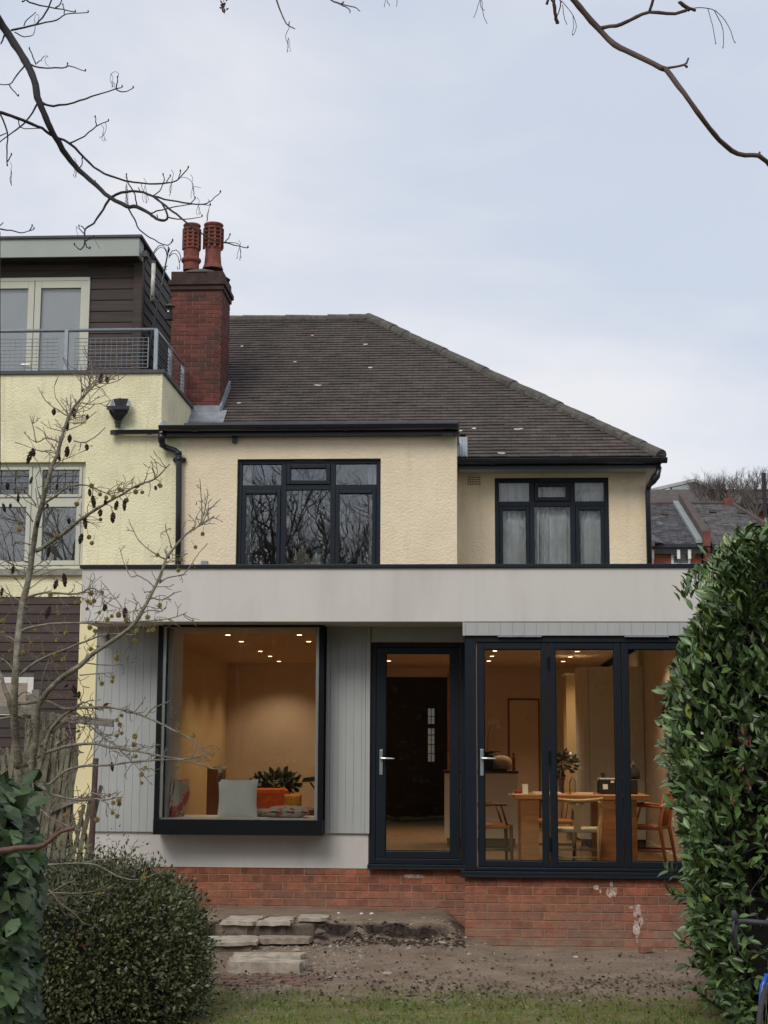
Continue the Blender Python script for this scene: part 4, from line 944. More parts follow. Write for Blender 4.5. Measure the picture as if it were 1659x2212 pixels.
# grass
n = 42000
px = rng.uniform(-3.6, 3.3, n); py = rng.uniform(-6.0, -2.35, n)
dens = sstep(-2.3, -3.5, py + .55 * hnoise(px, py, 2.2, 31) + .25 * hnoise(px, py, 7, 32)); keep = rng.random(n) < dens * (.35 + .65 * (hnoise(px, py, 9, 33) > -.05)); px, py = px[keep], py[keep]; n = len(px)
pz = gz_(px, py); pos = np.stack([px, py, pz - .003], -1)
d = np.stack([rng.normal(0, .55, n), rng.normal(0, .55, n), np.ones(n)], -1)
leaves('lawn_grass', pos, d, np.stack([rng.normal(0, 1, n), rng.normal(0, 1, n), rng.normal(0, .2, n)], -1), rng.uniform(.014, .05, n), 'grassblade', None, w=.13, simple=True, kind='stuff')
bpy.data.objects['lawn_grass']['label'] = 'short mossy grass at the near edge of the garden'; bpy.data.objects['lawn_grass']['category'] = 'grass'
# leaf litter and crumbs of soil
n = 5200; px = rng.uniform(-1.9, 2.4, n); py = rng.uniform(-4.2, -.35, n)
keep = rng.random(n) < np.clip(.12 + .9 * np.exp(-((py + 2.5) / .75) ** 2) * (.3 + .9 * sstep(-.4, .5, hnoise(px, py, 3, 41))), 0, 1); px, py = px[keep], py[keep]; n = len(px)
pos = np.stack([px, py, gz_(px, py) + .004], -1); d = np.stack([rng.normal(0, 1, n), rng.normal(0, 1, n), rng.uniform(.0, .7, n)], -1)
lo = leaves('leaf_litter', pos, d, np.stack([rng.normal(0, .5, n), rng.normal(0, .5, n), np.ones(n)], -1), rng.uniform(.010, .040, n), 'litter', None, w=.7, kind='stuff')
tag(lo, 'dark dead leaves and soil crumbs scattered over bare earth', 'leaf litter')
def stones(name, pts, sizes, m, kind='stuff'):
    mb = MB(); rr = random.Random(3)
    ico = [(-.53, .85, 0), (.53, .85, 0), (-.53, -.85, 0), (.53, -.85, 0), (0, -.53, .85), (0, .53, .85), (0, -.53, -.85), (0, .53, -.85), (.85, 0, -.53), (.85, 0, .53), (-.85, 0, -.53), (-.85, 0, .53)]
    fa = [(0, 11, 5), (0, 5, 1), (0, 1, 7), (0, 7, 10), (0, 10, 11), (1, 5, 9), (5, 11, 4), (11, 10, 2), (10, 7, 6), (7, 1, 8), (3, 9, 4), (3, 4, 2), (3, 2, 6), (3, 6, 8), (3, 8, 9), (4, 9, 5), (2, 4, 11), (6, 2, 10), (8, 6, 7), (9, 8, 1)]
    for (x, y, z), s_ in zip(pts, sizes):
        sx, sy, sz = s_ * rr.uniform(.6, 1.4), s_ * rr.uniform(.6, 1.3), s_ * rr.uniform(.35, .8); a = rr.uniform(0, 6.3)
        vs = []
        for v in ico:
            j = rr.uniform(.8, 1.15); X, Y, Z_ = v[0] * sx * j, v[1] * sy * j, v[2] * sz * j
            vs.append((x + X * math.cos(a) - Y * math.sin(a), y + X * math.sin(a) + Y * math.cos(a), z + Z_))
        mb.add(vs, fa, rr.random())
    o = mb.build(name, m)
    if kind: o['kind'] = kind
    return o
n = 1500; px = rng.uniform(-1.7, 2.2, n); py = rng.uniform(-3.4, -.02, n)
wgt = .10 + .9 * np.exp(-((px + .95) / .45) ** 2 - ((py + .75) / .35) ** 2) + .9 * np.exp(-((px + .15) / .22) ** 2 - ((py + .45) / .35) ** 2) + .5 * np.exp(-((py + .06) / .05) ** 2) * (px > 0) + .25 * (px < 0) * np.exp(-((py + .62) / .2) ** 2)
keep = (rng.random(n) < wgt) & (py < np.where(px < 0, .6, -.02)); px, py = px[keep], py[keep]
o = stones('rubble_crumbs', list(zip(px, py, gz_(px, py))), rng.uniform(.006, .020, len(px)) * (1 + (rng.random(len(px)) < .06) * 1.2), 'rubble'); tag(o, 'small pale stones and mortar crumbs strewn below the bank', 'rubble')
for (px_, py_, s_, lab) in [(781, 1968, .024, 'small white plaster lump beside the third loose slab'), (732, 1963, .02, 'thin white plaster flake behind the middle slab'), (803, 1971, .027, 'largest white plaster lump at the foot of the brick plinth')]:
    c = P(px_, py_, .2); tag(stones('plaster_lump', [(c.x, .2, float(gz_(c.x, .2)) + s_ * .3)], [s_], 'whitestone', None), lab, 'rubble', 'plaster lumps on the earth terrace')
for (px_, py_, s_, lab) in [(690, 2009, .07, 'rounded brown stone at the right end of the top step'), (685, 2032, .075, 'angular stone wedged below the top step')]:
    Y = -.62 if py_ < 2020 else -.75; c = P(px_, py_, Y); tag(stones('stone', [(c.x, Y + .05, c.z - .02)], [s_], 'block', None), lab, 'stone', 'stones at the end of the steps')
c = P(955, 2054, -.35); tag(stones('stone', [(c.x, -.6, float(gz_(c.x, -.6)))], [.07], 'rubble', None), 'flat white stone where the dark bank meets the brick corner', 'stone')
c = P(1395, 2062, -.25); mb = MB(); mb.obox((c.x, -.25, .095), (.055, .01, .006), (-.01, .05, 0), (0, 0, .03)); tag(mb.build('brick_fragment', 'brick', None, bevel=.006), 'broken red brick lying at the foot of the right plinth', 'brick')
# ---- steps, slabs
def slabthing(name, label, cat, px0, px1, py, Y, depth, zt_, th, m='slab', rot=0, group=None, tilt=0):
    a, b = XX(px0, py, Y), XX(px1, py, Y); w = b - a; nx_, ny_ = max(4, int(w / .06)), 7
    mb = MB(); rr = random.Random(int(px0 + py)); vt = []; vb = []
    for j in range(ny_ + 1):
        for i in range(nx_ + 1):
            u, v = i / nx_, j / ny_; ex = rr.uniform(-.024, .020) if i in (0, nx_) else 0; ey = rr.uniform(-.014, .018) if j in (0, ny_) else 0
            x = a + w * u + ex + rot * depth * v; y = Y + depth * v + ey; z = zt_ + rr.uniform(-.003, .003) + tilt * (u - .5)
            if i in (0, nx_) or j in (0, ny_): z -= rr.uniform(.002, .009)
            vt.append((x, y, z)); vb.append((x + rr.uniform(-.004, .004), y + rr.uniform(-.004, .004), z - th))
    n0 = len(vt); W_ = nx_ + 1; fs = []
    for j in range(ny_):
        for i in range(nx_):
            q = j * W_ + i; fs.append((q, q + 1, q + W_ + 1, q + W_)); fs.append((q + n0, q + W_ + n0, q + W_ + 1 + n0, q + 1 + n0))
    rim = [i for i in range(W_)] + [j * W_ + nx_ for j in range(1, ny_ + 1)] + [ny_ * W_ + i for i in range(nx_ - 1, -1, -1)] + [j * W_ for j in range(ny_ - 1, 0, -1)]
    for k in range(len(rim)): p_, q_ = rim[k], rim[(k + 1) % len(rim)]; fs.append((p_, p_ + n0, q_ + n0, q_))
    mb.add(vt + vb, fs); return tag(mb.build(name, m), label, cat, group)
GS = 'loose paving slabs on the top step'
slabthing('paving_slab', 'worn pale paving slab on top step, nearest the bush', 'paving slab', 474, 550, 1990, -.66, .46, .352, .035, rot=.12, group=GS)
slabthing('paving_slab', 'worn pale paving slab in the middle of the top step', 'paving slab', 556, 624, 1990, -.66, .45, .350, .035, rot=.10, group=GS, tilt=.01)
slabthing('paving_slab', 'smaller half buried paving slab at the right of the top step', 'paving slab', 640, 702, 1983, -.42, .34, .358, .03, rot=.05, group=GS)
GB = 'concrete blocks forming the step risers'
for k, (a, b, l) in enumerate(((470, 535, 'dark concrete riser block under the slab nearest the bush'), (537, 570, 'short concrete riser block between the two loose slabs'), (572, 623, 'concrete riser block under the middle loose slab'), (625, 674, 'dirty concrete riser block at the right end of top step'))):
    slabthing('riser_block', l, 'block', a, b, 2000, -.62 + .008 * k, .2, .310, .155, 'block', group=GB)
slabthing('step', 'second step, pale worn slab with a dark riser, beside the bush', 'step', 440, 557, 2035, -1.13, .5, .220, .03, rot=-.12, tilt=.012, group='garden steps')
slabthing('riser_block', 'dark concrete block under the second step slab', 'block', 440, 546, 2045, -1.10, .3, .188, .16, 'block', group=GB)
slabthing('step', 'thin buried slab edge just below the top riser blocks', 'step', 556, 672, 2026, -.86, .2, .228, .05, 'rubble', group='garden steps')
slabthing('step', 'lowest long step slab above the broken brick path', 'step', 492, 642, 2090, -1.86, .26, .150, .11, rot=.2, tilt=-.014, group='garden steps')
slabthing('step', 'thin slab lying behind the lowest long step', 'step', 500, 650, 2080, -1.60, .24, .168, .03, group='garden steps', tilt=.01)
# old brick path
mb = MB(); rr = random.Random(8)
for r_ in range(6):
    for k in range(9):
        x = XX(455, 2110, -2.2) + k * .118 + rr.uniform(-.015, .015) + .05 * (r_ % 2); y = -2.02 - r_ * .105 + rr.uniform(-.01, .01)
        if x > XX(700, 2100, -2.2) or rr.random() < .22: continue
        a = rr.uniform(-.12, .12); z = float(gz_(x, y)) + rr.uniform(-.012, .006)
        mb.obox((x, y, z), (.05 * math.cos(a), .05 * math.sin(a), rr.uniform(-.004, .004)), (-.044 * math.sin(a), .044 * math.cos(a), rr.uniform(-.004, .004)), (0, 0, .016), rr.random())
M['pathbrick'] = mat('worn_path_brick', (.20, .10, .075), .95, .3, 12, .5, 50, .005, rnd=.3, stain=(.16, .12, .09), stain_scale=6, stain_lo=.42, stain_hi=.6)
o = mb.build('brick_path', 'pathbrick', None, bevel=.005); o['kind'] = 'structure'

# dark soil clods on the cut bank and pale mortar dust lumps round the steps
n = 420; px = rng.uniform(-1.25, -.05, n); py = -.55 + rng.normal(0, .10, n); keep = py < -.2; px, py = px[keep], py[keep]
M['clod'] = mat('dark_soil_clod', (.045, .032, .026), 1, .5, 30, .6, 60, .006, rnd=.5)
o = stones('soil_clods', list(zip(px, py, gz_(px, py) + .002)), rng.uniform(.006, .024, len(px)), 'clod'); tag(o, 'crumbled dark soil along the cut earth bank', 'soil')
n = 520; px = rng.uniform(-1.95, -.9, n); py = rng.uniform(-2.1, -.45, n)
o = stones('mortar_rubble', list(zip(px, py, gz_(px, py) + .002)), rng.uniform(.004, .019, n), 'rubble'); tag(o, 'broken mortar and grit lying around the old steps', 'rubble')
for (px_, Y_, s_, lab) in ((478, -1.0, .05, 'fallen half brick between the top and second steps'), (588, -1.25, .045, 'pale broken lump right of the second step'), (640, -1.05, .05, 'jagged grey lump under the top riser blocks'), (668, -1.75, .05, 'dusty lump at the right end of the lowest step'), (700, -.75, .06, 'largest dark clod at the left end of the bank')):
    x_ = XX(px_, 2050, Y_); tag(stones('rubble_lump', [(x_, Y_, float(gz_(x_, Y_)) + .01)], [s_], 'rubble' if 'pale' in lab or 'grey' in lab else 'block', None), lab, 'rubble', 'lumps of rubble round the steps')
# ================================================================== INTERIOR THINGS
# ---- downlights
lights = [(492.4, 1371.4), (521.5, 1385.6), (562, 1406.7), (583.7, 1417.4), (602.7, 1428.5), (646.7, 1371.4), (666.9, 1385.6), (840, 1427.5),
          (1069, 1405.8), (1062.5, 1417.4), (1055.7, 1427.7), (1247, 1407), (1232, 1418.6), (1216.5, 1428.5), None, None, None]
EXTRA = [(.75, .42), (1.62, .42), (1.6, 2.2)]  # added lamps, out of view, that brighten the table and right wall
llab = ['lit downlight nearest the glass at the left of the box window', 'second lit downlight of the left row behind the box window', 'third lit downlight of the left row behind the box window',
        'fourth lit downlight of the left row behind the box window', 'farthest lit downlight of the row behind the box window', 'lit downlight nearest the glass at the right of the box window',
        'second lit downlight at the right of the box window', 'lit downlight at the top left of the glazed back door', 'nearest lit downlight behind the first folding door', 'middle lit downlight behind the first folding door',
        'farthest lit downlight behind the first folding door', 'nearest lit downlight behind the second folding door', 'middle lit downlight behind the second folding door', 'farthest lit downlight behind the second folding door', 'unseen downlight added to brighten the left end of the dining table', 'unseen downlight added to brighten the right end of the dining table', 'unseen downlight added to brighten the pale right hand wall']
sl = bpy.data.lights.new('lamp', 'SPOT'); sl.energy = 29; sl.spot_size = R(125); sl.spot_blend = .8; sl.color = (1, .70, .43); sl.shadow_soft_size = .04
sl2 = sl.copy(); sl2.energy = 42
for li, (pp_, lab) in enumerate(zip(lights, llab)):
    c = PZ(*pp_, ZC - .004) if pp_ else Vector((*EXTRA[li - 14], zb - .001 if li < 16 else ZC - .004))
    t = thing('ceiling_light', lab, 'ceiling light', tuple(c), group='warm downlights in the kitchen ceiling')
    mb = MB(); mb.lathe([(.027, -.004), (.027, -.001)], (c.x, c.y, c.z), 16); mb.build('bulb', 'lamp', t)
    mb = MB(); mb.lathe([(.042, -.003), (.030, .002), (.042, .003)], (c.x, c.y, c.z), 16, cap=False); mb.build('trim_ring', 'white', t)
    lo = bpy.data.objects.new('lamp', sl if li < 14 else sl2); COL.objects.link(lo); lo.parent = t; lo.location = (0, 0, -.03)
# ---- cushions
def cushion(name, label, w, h, d, loc, rz=0, rx=0, ry=0, m='white_fabric', par=None, group='cushions on the window seat', puff=1.0):
    n = 14; V = []; idx = {}
    mb = MB()
    rr = random.Random(len(label))
    def pt(u, v, s):
        e = (1 - abs(u) ** 3.0) * (1 - abs(v) ** 3.0); k = 1 - .07 * (1 - v * v) * (abs(u) ** 2) - .0
        x = u * w / 2 * (1 - .06 * (1 - v * v) * abs(u)); z = v * h / 2 * (1 - .06 * (1 - u * u) * abs(v))
        wr = .010 * math.sin(9 * u + 5 * v + 2 * s) * (1 - e) + .006 * math.sin(17 * v * u + 3 * u)
        return (x, s * (d / 2 * max(e, 0) ** .55 * puff + .004) + wr * .5, z)
    for s in (-1, 1):
        o = len(mb.v)
        vs = [pt(-1 + 2 * i / n, -1 + 2 * j / n, s) for j in range(n + 1) for i in range(n + 1)]
        mb.add(vs, [(j * (n + 1) + i, j * (n + 1) + i + 1, (j + 1) * (n + 1) + i + 1, (j + 1) * (n + 1) + i) for j in range(n) for i in range(n)])
    o = mb.build(name, m, None, smooth=True); o.location = loc; o.rotation_euler = (rx, ry, rz)
    return tag(o, label, 'cushion', group)
sz = btray + .010
c = P(513, 1725, .66); cushion('cushion', 'plain off-white square cushion standing upright on the window seat', .405, .385, .13, (c.x, .68, sz + .190), rz=.03, rx=-.10)
c = P(383, 1722, .75); cushion('cushion', 'pink and cream patterned cushion seen edge on at the left of the seat', .40, .385, .13, (c.x + .01, .80, sz + .188), rz=math.pi / 2 - .18, ry=.0, rx=0.10, m='pinkcloth')
c = P(621, 1755, .75); cushion('cushion', 'patterned cushion lying flat at the right end of the window seat', .44, .36, .11, (c.x, .82, sz + .058), rx=math.pi / 2, m='pinkcloth')
c = P(577, 1757, .9); cushion('cushion', 'low green and grey patterned cushion tucked behind the white one', .3, .25, .07, (c.x - .02, .98, sz + .038), rx=math.pi / 2, rz=0, m='greencloth')
# armchair in orange fabric behind the seat
ya = 2.2; a0, a1 = XX(548, 1730, ya), XX(622, 1730, ya); zt_a = ZZ(590, 1703, ya)
t = thing('armchair', 'low armchair with a bright orange back behind the window seat', 'armchair', ((a0 + a1) / 2, ya, ZF))
mb = MB(); mb.box(a0 - .1, a1, ya, ya + .16, ZF + .3, zt_a); mb.build('backrest', 'orange', t, bevel=.05)
mb = MB(); mb.box(a0 - .1, a1, ya + .16, ya + .75, ZF + .25, ZF + .45); mb.build('seat', 'orange', t, bevel=.04)
for x in (a0 - .06, a1 - .04):
    for y in (ya + .05, ya + .68): mb = MB(); mb.box(x - .02, x + .02, y - .02, y + .02, ZF, ZF + .27); mb.build('leg', 'darkwood', t)
c = P(633, 1731, 2.1); cushion('cushion', 'mustard yellow cushion beside the orange armchair back', .2, .16, .1, (c.x, 2.1, c.z), m='amber', group=None)
mb = MB(); mb.box(c.x - .3, c.x + .35, 1.95, 2.6, c.z - .12, c.z - .085); t = thing('side_table', 'dark low side table holding the mustard cushion', 'table', (c.x, 2.2, ZF)); mb.build('table_top', 'darkwood', t)
for x in (c.x - .27, c.x + .32):
    for y in (1.98, 2.57): mb = MB(); mb.box(x - .018, x + .018, y - .018, y + .018, ZF, c.z - .12); mb.build('leg', 'darkwood', t)
# plant behind armchair
def houseplant(name, label, c, r, h, n, m='leafdark', pot='blackbox', s=.09, pr=.1, ph=.2, cat='plant'):
    t = thing(name, label, cat, tuple(c))
    mb = MB(); mb.lathe([(pr * .75, 0), (pr, ph), (pr * .9, ph), (pr * .85, ph * .9)], tuple(c), 16); mb.build('pot', pot, t)
    u = rng.normal(0, 1, (n, 3)); u /= np.linalg.norm(u, axis=1, keepdims=True); rad = rng.uniform(.3, 1, n)[:, None]
    pos = np.array(c)[None] + np.array([0, 0, ph + h * .5])[None] + u * rad * np.array([r, r, h * .5])[None]
    leaves('foliage', pos, u + rng.normal(0, .4, (n, 3)) + [0, 0, .3], rng.normal(0, 1, (n, 3)), rng.uniform(.6, 1.2, n) * s, m, t, w=.5)
    mb = MB()
    for k in range(7):
        q = pos[k * 3 % n]; mb.tube([(c[0], c[1], c[2] + ph * .8), (lerp(c[0], q[0], .6), lerp(c[1], q[1], .6), c[2] + ph + h * .25), tuple(q)], [.006, .004, .002], 5)
    mb.build('stem', 'darkwood', t); return t
yp_ = 3.1; c = P(592, 1690, yp_); z0 = ZF + .36
mb = MB(); t = thing('plant_stand', 'dark cabinet under the bushy plant', 'cabinet', (c.x, yp_ + .2, ZF)); mb.box(c.x - .45, c.x + .45, yp_ - .1, yp_ + .4, ZF + .08, z0 + .1); mb.build('carcass', 'darkwood', t, bevel=.01)
for s in (-1, 1): mb = MB(); mb.box(c.x + s * .4 - .03, c.x + s * .4 + .03, yp_, yp_ + .3, ZF, ZF + .08); mb.build('foot', 'darkwood', t)
houseplant('house_plant', 'dark bushy plant with spreading leaves behind the orange armchair', (c.x, yp_ + .1, z0 + .1), .29, .26, 380, s=.09)
# small green lamp-like stool at right
c = P(670, 1690, 2.6); t = thing('reading_lamp', 'dark green angled lamp cut off by the right edge of the box window', 'lamp', (c.x, 2.6, ZF))
mb = MB(); mb.prism([(c.x - .09, c.z), (c.x + .12, c.z + .02), (c.x + .1, c.z + .07), (c.x - .07, c.z + .05)], 2.54, 2.66); mb.build('lamp_head', 'leafdark', t)
mb = MB(); mb.tube([(c.x, 2.6, c.z), (c.x + .1, 2.6, c.z - .13), (c.x + .04, 2.6, ZF + .02)], .012, 6); mb.lathe([(.11, 0), (.11, .02)], (c.x + .04, 2.6, ZF), 16); mb.build('lamp_stem', 'leafdark', t)
# tall dark speaker/cabinet by left wall
c = P(463, 1700, 5.2); t = thing('tall_speaker', 'narrow dark upright cabinet against the ochre left wall', 'cabinet', (c.x, 5.2, ZF))
mb = MB(); mb.box(c.x - .10, c.x + .10, 5.2, 5.5, ZF + .03, ZZ(463, 1659, 5.2)); mb.build('body', 'darkwood', t, bevel=.01)
mb = MB(); mb.box(c.x - .13, c.x + .13, 5.15, 5.55, ZF, ZF + .03); mb.build('base', 'blackbox', t)
# ---- dining table
tx0, tx1, ty0, ty1, tz1 = .455, 1.80, .62, 1.62, ZF + .75
t = thing('dining_table', 'oak dining table with broad slab legs behind the folding doors', 'table', ((tx0 + tx1) / 2, 1.1, ZF))
mb = MB(); mb.box(tx0, tx1, ty0, ty1, tz1 - .045, tz1); mb.build('table_top', 'oak', t, bevel=.004)
for a, b in ((tx0 + .06, tx0 + .235), (tx1 - .52, tx1 - .14)):
    mb = MB(); mb.box(a, b, ty0 + .02, ty0 + .07, ZF, tz1 - .046); mb.build('leg', 'oak', t, bevel=.003)
    mb = MB(); mb.box(a, a + .045, ty0 + .071, ty1 - .05, ZF + .0, tz1 - .046); mb.build('leg', 'oak', t, bevel=.003)
# ---- chairs
def chair(name, label, loc, rz, wood, seatm, h_back=.72, kind='wish', group='dining chairs'):
    t = thing(name, label, 'chair', loc, group, rz)
    # local: faces +y (back at -y)
    hw, sh = .235, .44
    if kind == 'wish':
        for sx in (-1, 1):
            mb = MB(); mb.tube([(sx * .20, .20, 0), (sx * .215, .20, .25), (sx * .225, .20, sh)], [.014, .017, .018], 10); mb.build('leg', wood, t, local=True, smooth=True)
            mb = MB(); mb.tube([(sx * .19, -.20, 0), (sx * .20, -.20, .25), (sx * .205, -.19, sh), (sx * .235, -.10, .56), (sx * .235, -.12, .66), (sx * .215, -.20, h_back - .02)], [.013, .017, .019, .018, .015, .012], 10)
            mb.build('leg', wood, t, local=True, smooth=True)
            mb = MB(); mb.tube([(sx * .205, -.19, .22), (sx * .218, .19, .26)], .010, 8); mb.build('stretcher', wood, t, local=True, smooth=True)
        for y, z in ((-.20, .17), (.20, .22)): mb = MB(); mb.tube([(-.2, y, z), (.2, y, z)], .011, 8); mb.build('stretcher', wood, t, local=True, smooth=True)
        mb = MB(); pts = []
        for k in range(17): a = math.pi * (-.08 + 1.16 * k / 16); pts.append((.245 * math.cos(a), -.03 - .20 * math.sin(a), h_back + .01 * math.cos(2 * a)))
        mb.tube(pts, [.013 + .006 * math.sin(math.pi * k / 16) for k in range(17)], 10); mb.build('backrest', wood, t, local=True, smooth=True)
        mb = MB(); mb.prism([(-.035, sh), (.035, sh), (.032, .60), (.075, h_back - .01), (.035, h_back - .01), (0, .66), (-.035, h_back - .01), (-.075, h_back - .01), (-.032, .60)], -.215, -.203); mb.build('splat', wood, t, local=True)
    else:
        for sx in (-1, 1):
            mb = MB(); mb.tube([(sx * .22, .21, 0), (sx * .21, .20, sh)], [.015, .02], 8); mb.build('leg', wood, t, local=True, smooth=True)
            mb = MB(); mb.tube([(sx * .22, -.26, 0), (sx * .20, -.19, sh), (sx * .21, -.24, h_back + .04)], [.014, .021, .014], 8); mb.build('leg', wood, t, local=True, smooth=True)
            mb = MB(); mb.tube([(sx * .21, -.21, .2), (sx * .215, .20, .2)], .011, 8); mb.build('stretcher', wood, t, local=True, smooth=True)
            mb = MB(); mb.tube([(sx * .22, -.22, .63), (sx * .25, .05, .65), (sx * .24, .16, .645)], [.012, .016, .012], 8); mb.tube([(sx * .235, .10, .64), (sx * .215, .16, sh)], .011, 8); mb.build('armrest', wood, t, local=True, smooth=True)
        mb = MB(); mb.box(-.2, .2, .19, .215, .17, .20); mb.build('stretcher', wood, t, local=True, bevel=.004)
        mb = MB(); mb.tube([(-.22, -.24, h_back + .03), (0, -.285, h_back + .045), (.22, -.24, h_back + .03)], .021, 8); mb.build('backrest', wood, t, local=True, smooth=True)
        mb = MB()
        for k in range(6): x = -.15 + .06 * k; mb.tube([(x * .8, -.19, sh), (x, -.262, h_back + .02)], .007, 6)
        mb.build('back_spindles', wood, t, local=True, smooth=True)
    mb = MB(); mb.prism([(-.225, .22), (.225, .22), (.20, -.19), (-.20, -.19)], sh - .035, sh + .005, 'z'); mb.build('seat', seatm, t, local=True, bevel=.012)
    return t
cxx = XX(1248, 1790, .35)
chair('dining_chair', 'pale wooden chair with Y shaped splat, back to the second folding door', (cxx, .42, ZF), -.06, 'chairwood', 'rush', .715)
chair('dining_chair', 'dark wooden armchair facing the left side of the table', (.20, 1.05, ZF), -math.pi / 2 + .1, 'darkwood', 'oak', kind='arm')
chair('dining_chair', 'dark padded chair on the far side of the table', (XX(1197, 1752, 2.2) , 2.25, ZF), math.pi - .1, 'darkwood', 'oak', kind='arm', h_back=.62)
chair('dining_chair', 'reddish spindle back chair at the right of the table by the wall', (XX(1372, 1790, .95) + .12, 1.05, ZF), math.pi / 2 - .35, 'redwood', 'redwood', kind='arm')
# ---- things on the table
def ontable(px, py, y): return P(px, py, y)
tt = tz1
c = P(1134, 1700, .8); mb = MB(); mb.lathe([(.030, 0), (.030, .10), (.026, .10), (.026, .085)], (c.x, .8, tt), 20); tag(mb.build('candle', 'paper', None, smooth=False), 'plain cream pillar candle on the left end of the table', 'candle')
c = P(1118, 1702, .8); mb = MB(); rr = random.Random(2)
for k in range(9): a = rr.uniform(0, 6.3); mb.lathe([(.004, 0), (.018, .008), (.016, .02), (.003, .03)], (c.x + .025 * math.cos(a), .8 + .02 * math.sin(a), tt + rr.uniform(0, .018)), 8)
tag(mb.build('red_ornament', 'redcloth'), 'small dark red bundle beside the candle', 'ornament')
def sheet(name, label, px, y, w, d, h, m, rz=0, cat='paper', z=0):
    c = P(px, 1710, y); mb = MB(); mb.obox((c.x, y, tt + h / 2 + .001 + z), (w / 2 * math.cos(rz), w / 2 * math.sin(rz), 0), (-d / 2 * math.sin(rz), d / 2 * math.cos(rz), 0), (0, 0, h / 2)); return tag(mb.build(name, m), label, cat, 'papers spread on the table')
sheet('paper_sheet', 'white paper lying at the left corner of the table', 1120, .72, .2, .12, .003, 'paper', .1)
sheet('paper_sheet', 'lime green paper near the left of the table', 1142, .70, .12, .07, .003, 'neon', -.1, z=.0035)
sheet('book', 'thick open white book behind the first door stile', 1180, .85, .26, .18, .022, 'paper', .15, 'book')
sheet('book', 'thin white booklet between the vase and candle', 1207, .72, .12, .1, .012, 'paper', .3, 'book')
sheet('paper_sheet', 'crumpled white cloth-like paper right of the bottle', 1258, .95, .22, .1, .014, 'paper', -.1)
# vase with flowers
c = P(1213, 1705, 1.05); t = thing('flower_vase', 'dark flared vase holding dusky pink flowers on the table', 'vase', (c.x, 1.05, tt))
mb = MB(); mb.lathe([(.035, 0), (.022, .03), (.022, .06), (.032, .13), (.05, .19), (.044, .19), (.026, .12)], (c.x, 1.05, tt), 20); mb.build('vase_body', 'brownvase', t, smooth=True)
n = 240; u = rng.normal(0, 1, (n, 3)); u /= np.linalg.norm(u, axis=1, keepdims=True); pos = np.array([c.x + .01, 1.05, tt + .31])[None] + u * np.array([.15, .13, .10]) * rng.uniform(.4, 1, n)[:, None]
leaves('foliage', pos, u + [0, 0, .2], rng.normal(0, 1, (n, 3)), rng.uniform(.03, .07, n), 'leafdark', t, w=.45)
for k in range(9):
    a = rng.uniform(0, 6.3); q = Vector((c.x + .13 * math.cos(a) * rng.uniform(.3, 1), 1.05 + .11 * math.sin(a) * rng.uniform(.3, 1) - .02, tt + .34 + rng.uniform(-.03, .08)))
    mb = MB()
    for s_ in range(3): mb.lathe([(.003, -.012), (.020 - .004 * s_, -.004), (.022 - .005 * s_, .008), (.004, .014)], (q.x, q.y, q.z + s_ * .004), 8)
    mb.build('flower_head', 'flower' if k != 4 else 'paper', t)
    mb = MB(); mb.tube([(c.x, 1.05, tt + .15), tuple(q)], .0025, 5); mb.build('flower_stem', 'leafdark', t)
c = P(1237, 1700, .95); mb = MB(); mb.lathe([(.033, 0), (.035, .01), (.035, .12), (.014, .16), (.013, .185)], (c.x, .95, tt), 20, cap=False); mb.lathe([(.033, .001), (.033, .004)], (c.x, .95, tt), 20)
tag(mb.build('glass_bottle', 'glass'), 'clear glass carafe on the table right of the flowers', 'bottle')
c = P(1287, 1700, 1.1); mb = MB(); mb.lathe([(.03, 0), (.033, .13), (.030, .13), (.027, .01)], (c.x, 1.1, tt), 18, cap=False); tag(mb.build('tumbler', 'glass'), 'tall smoky glass left of the black box', 'glass')
c0, c1 = P(1298, 1700, 1.0), P(1378, 1700, 1.0); bt = tt + .15
t = thing('black_box', 'black storage box with a white label on the right of the table', 'box', ((c0.x + c1.x) / 2, 1.1, tt))
mb = MB(); mb.box(c0.x, c1.x, 1.0, 1.28, tt + .001, bt); mb.build('box_body', 'blackbox', t, bevel=.008)
mb = MB(); mb.box(c0.x + .10, c0.x + .135, .997, .9995, bt - .035, bt - .015); mb.box(c0.x + .02, c0.x + .07, .997, .9995, bt - .10, bt - .05); mb.build('box_label', 'paper', t)
mb = MB(); mb.obox((c0.x + .08, 1.1, bt + .006), (.09, .01, 0), (-.01, .07, 0), (0, 0, .004)); tag(mb.build('paper_sheet', 'paper'), 'white papers lying on top of the black box', 'paper', 'papers spread on the table')
c = P(1297 , 1680, 1.1); t = thing('pen_pot', 'black pot of pens on the left end of the black box', 'pot', (c0.x + .03, 1.12, bt + .01)); px_ = c0.x + .035
mb = MB(); mb.lathe([(.022, 0), (.024, .05), (.021, .05), (.02, .01)], (px_, 1.12, bt + .011), 14); mb.build('pot_body', 'blackbox', t)
for k in range(5): a = k * 1.25; mb = MB(); mb.tube([(px_ + .008 * math.cos(a), 1.12 + .008 * math.sin(a), bt + .02), (px_ + .026 * math.cos(a), 1.12 + .02 * math.sin(a), bt + .085 + .008 * (k % 3))], .003, 5); mb.build('pen', 'darkwood', t)
c = P(1371, 1680, 1.1); mb = MB(); rr = random.Random(5)
t = thing('handbag', 'slouched dark bag on the right end of the black box', 'bag', (c.x, 1.14, bt))
mb.lathe([(.05, 0), (.062, .03), (.055, .08), (.03, .13), (.012, .15)], (c.x, 1.14, bt + .001), 12); mb.build('bag_body', 'darkbark', t, smooth=True)
mb = MB(); mb.tube([(c.x - .03, 1.12, bt + .12), (c.x - .01, 1.1, bt + .18), (c.x + .02, 1.12, bt + .125)], .006, 6); mb.build('bag_strap', 'lead', t)
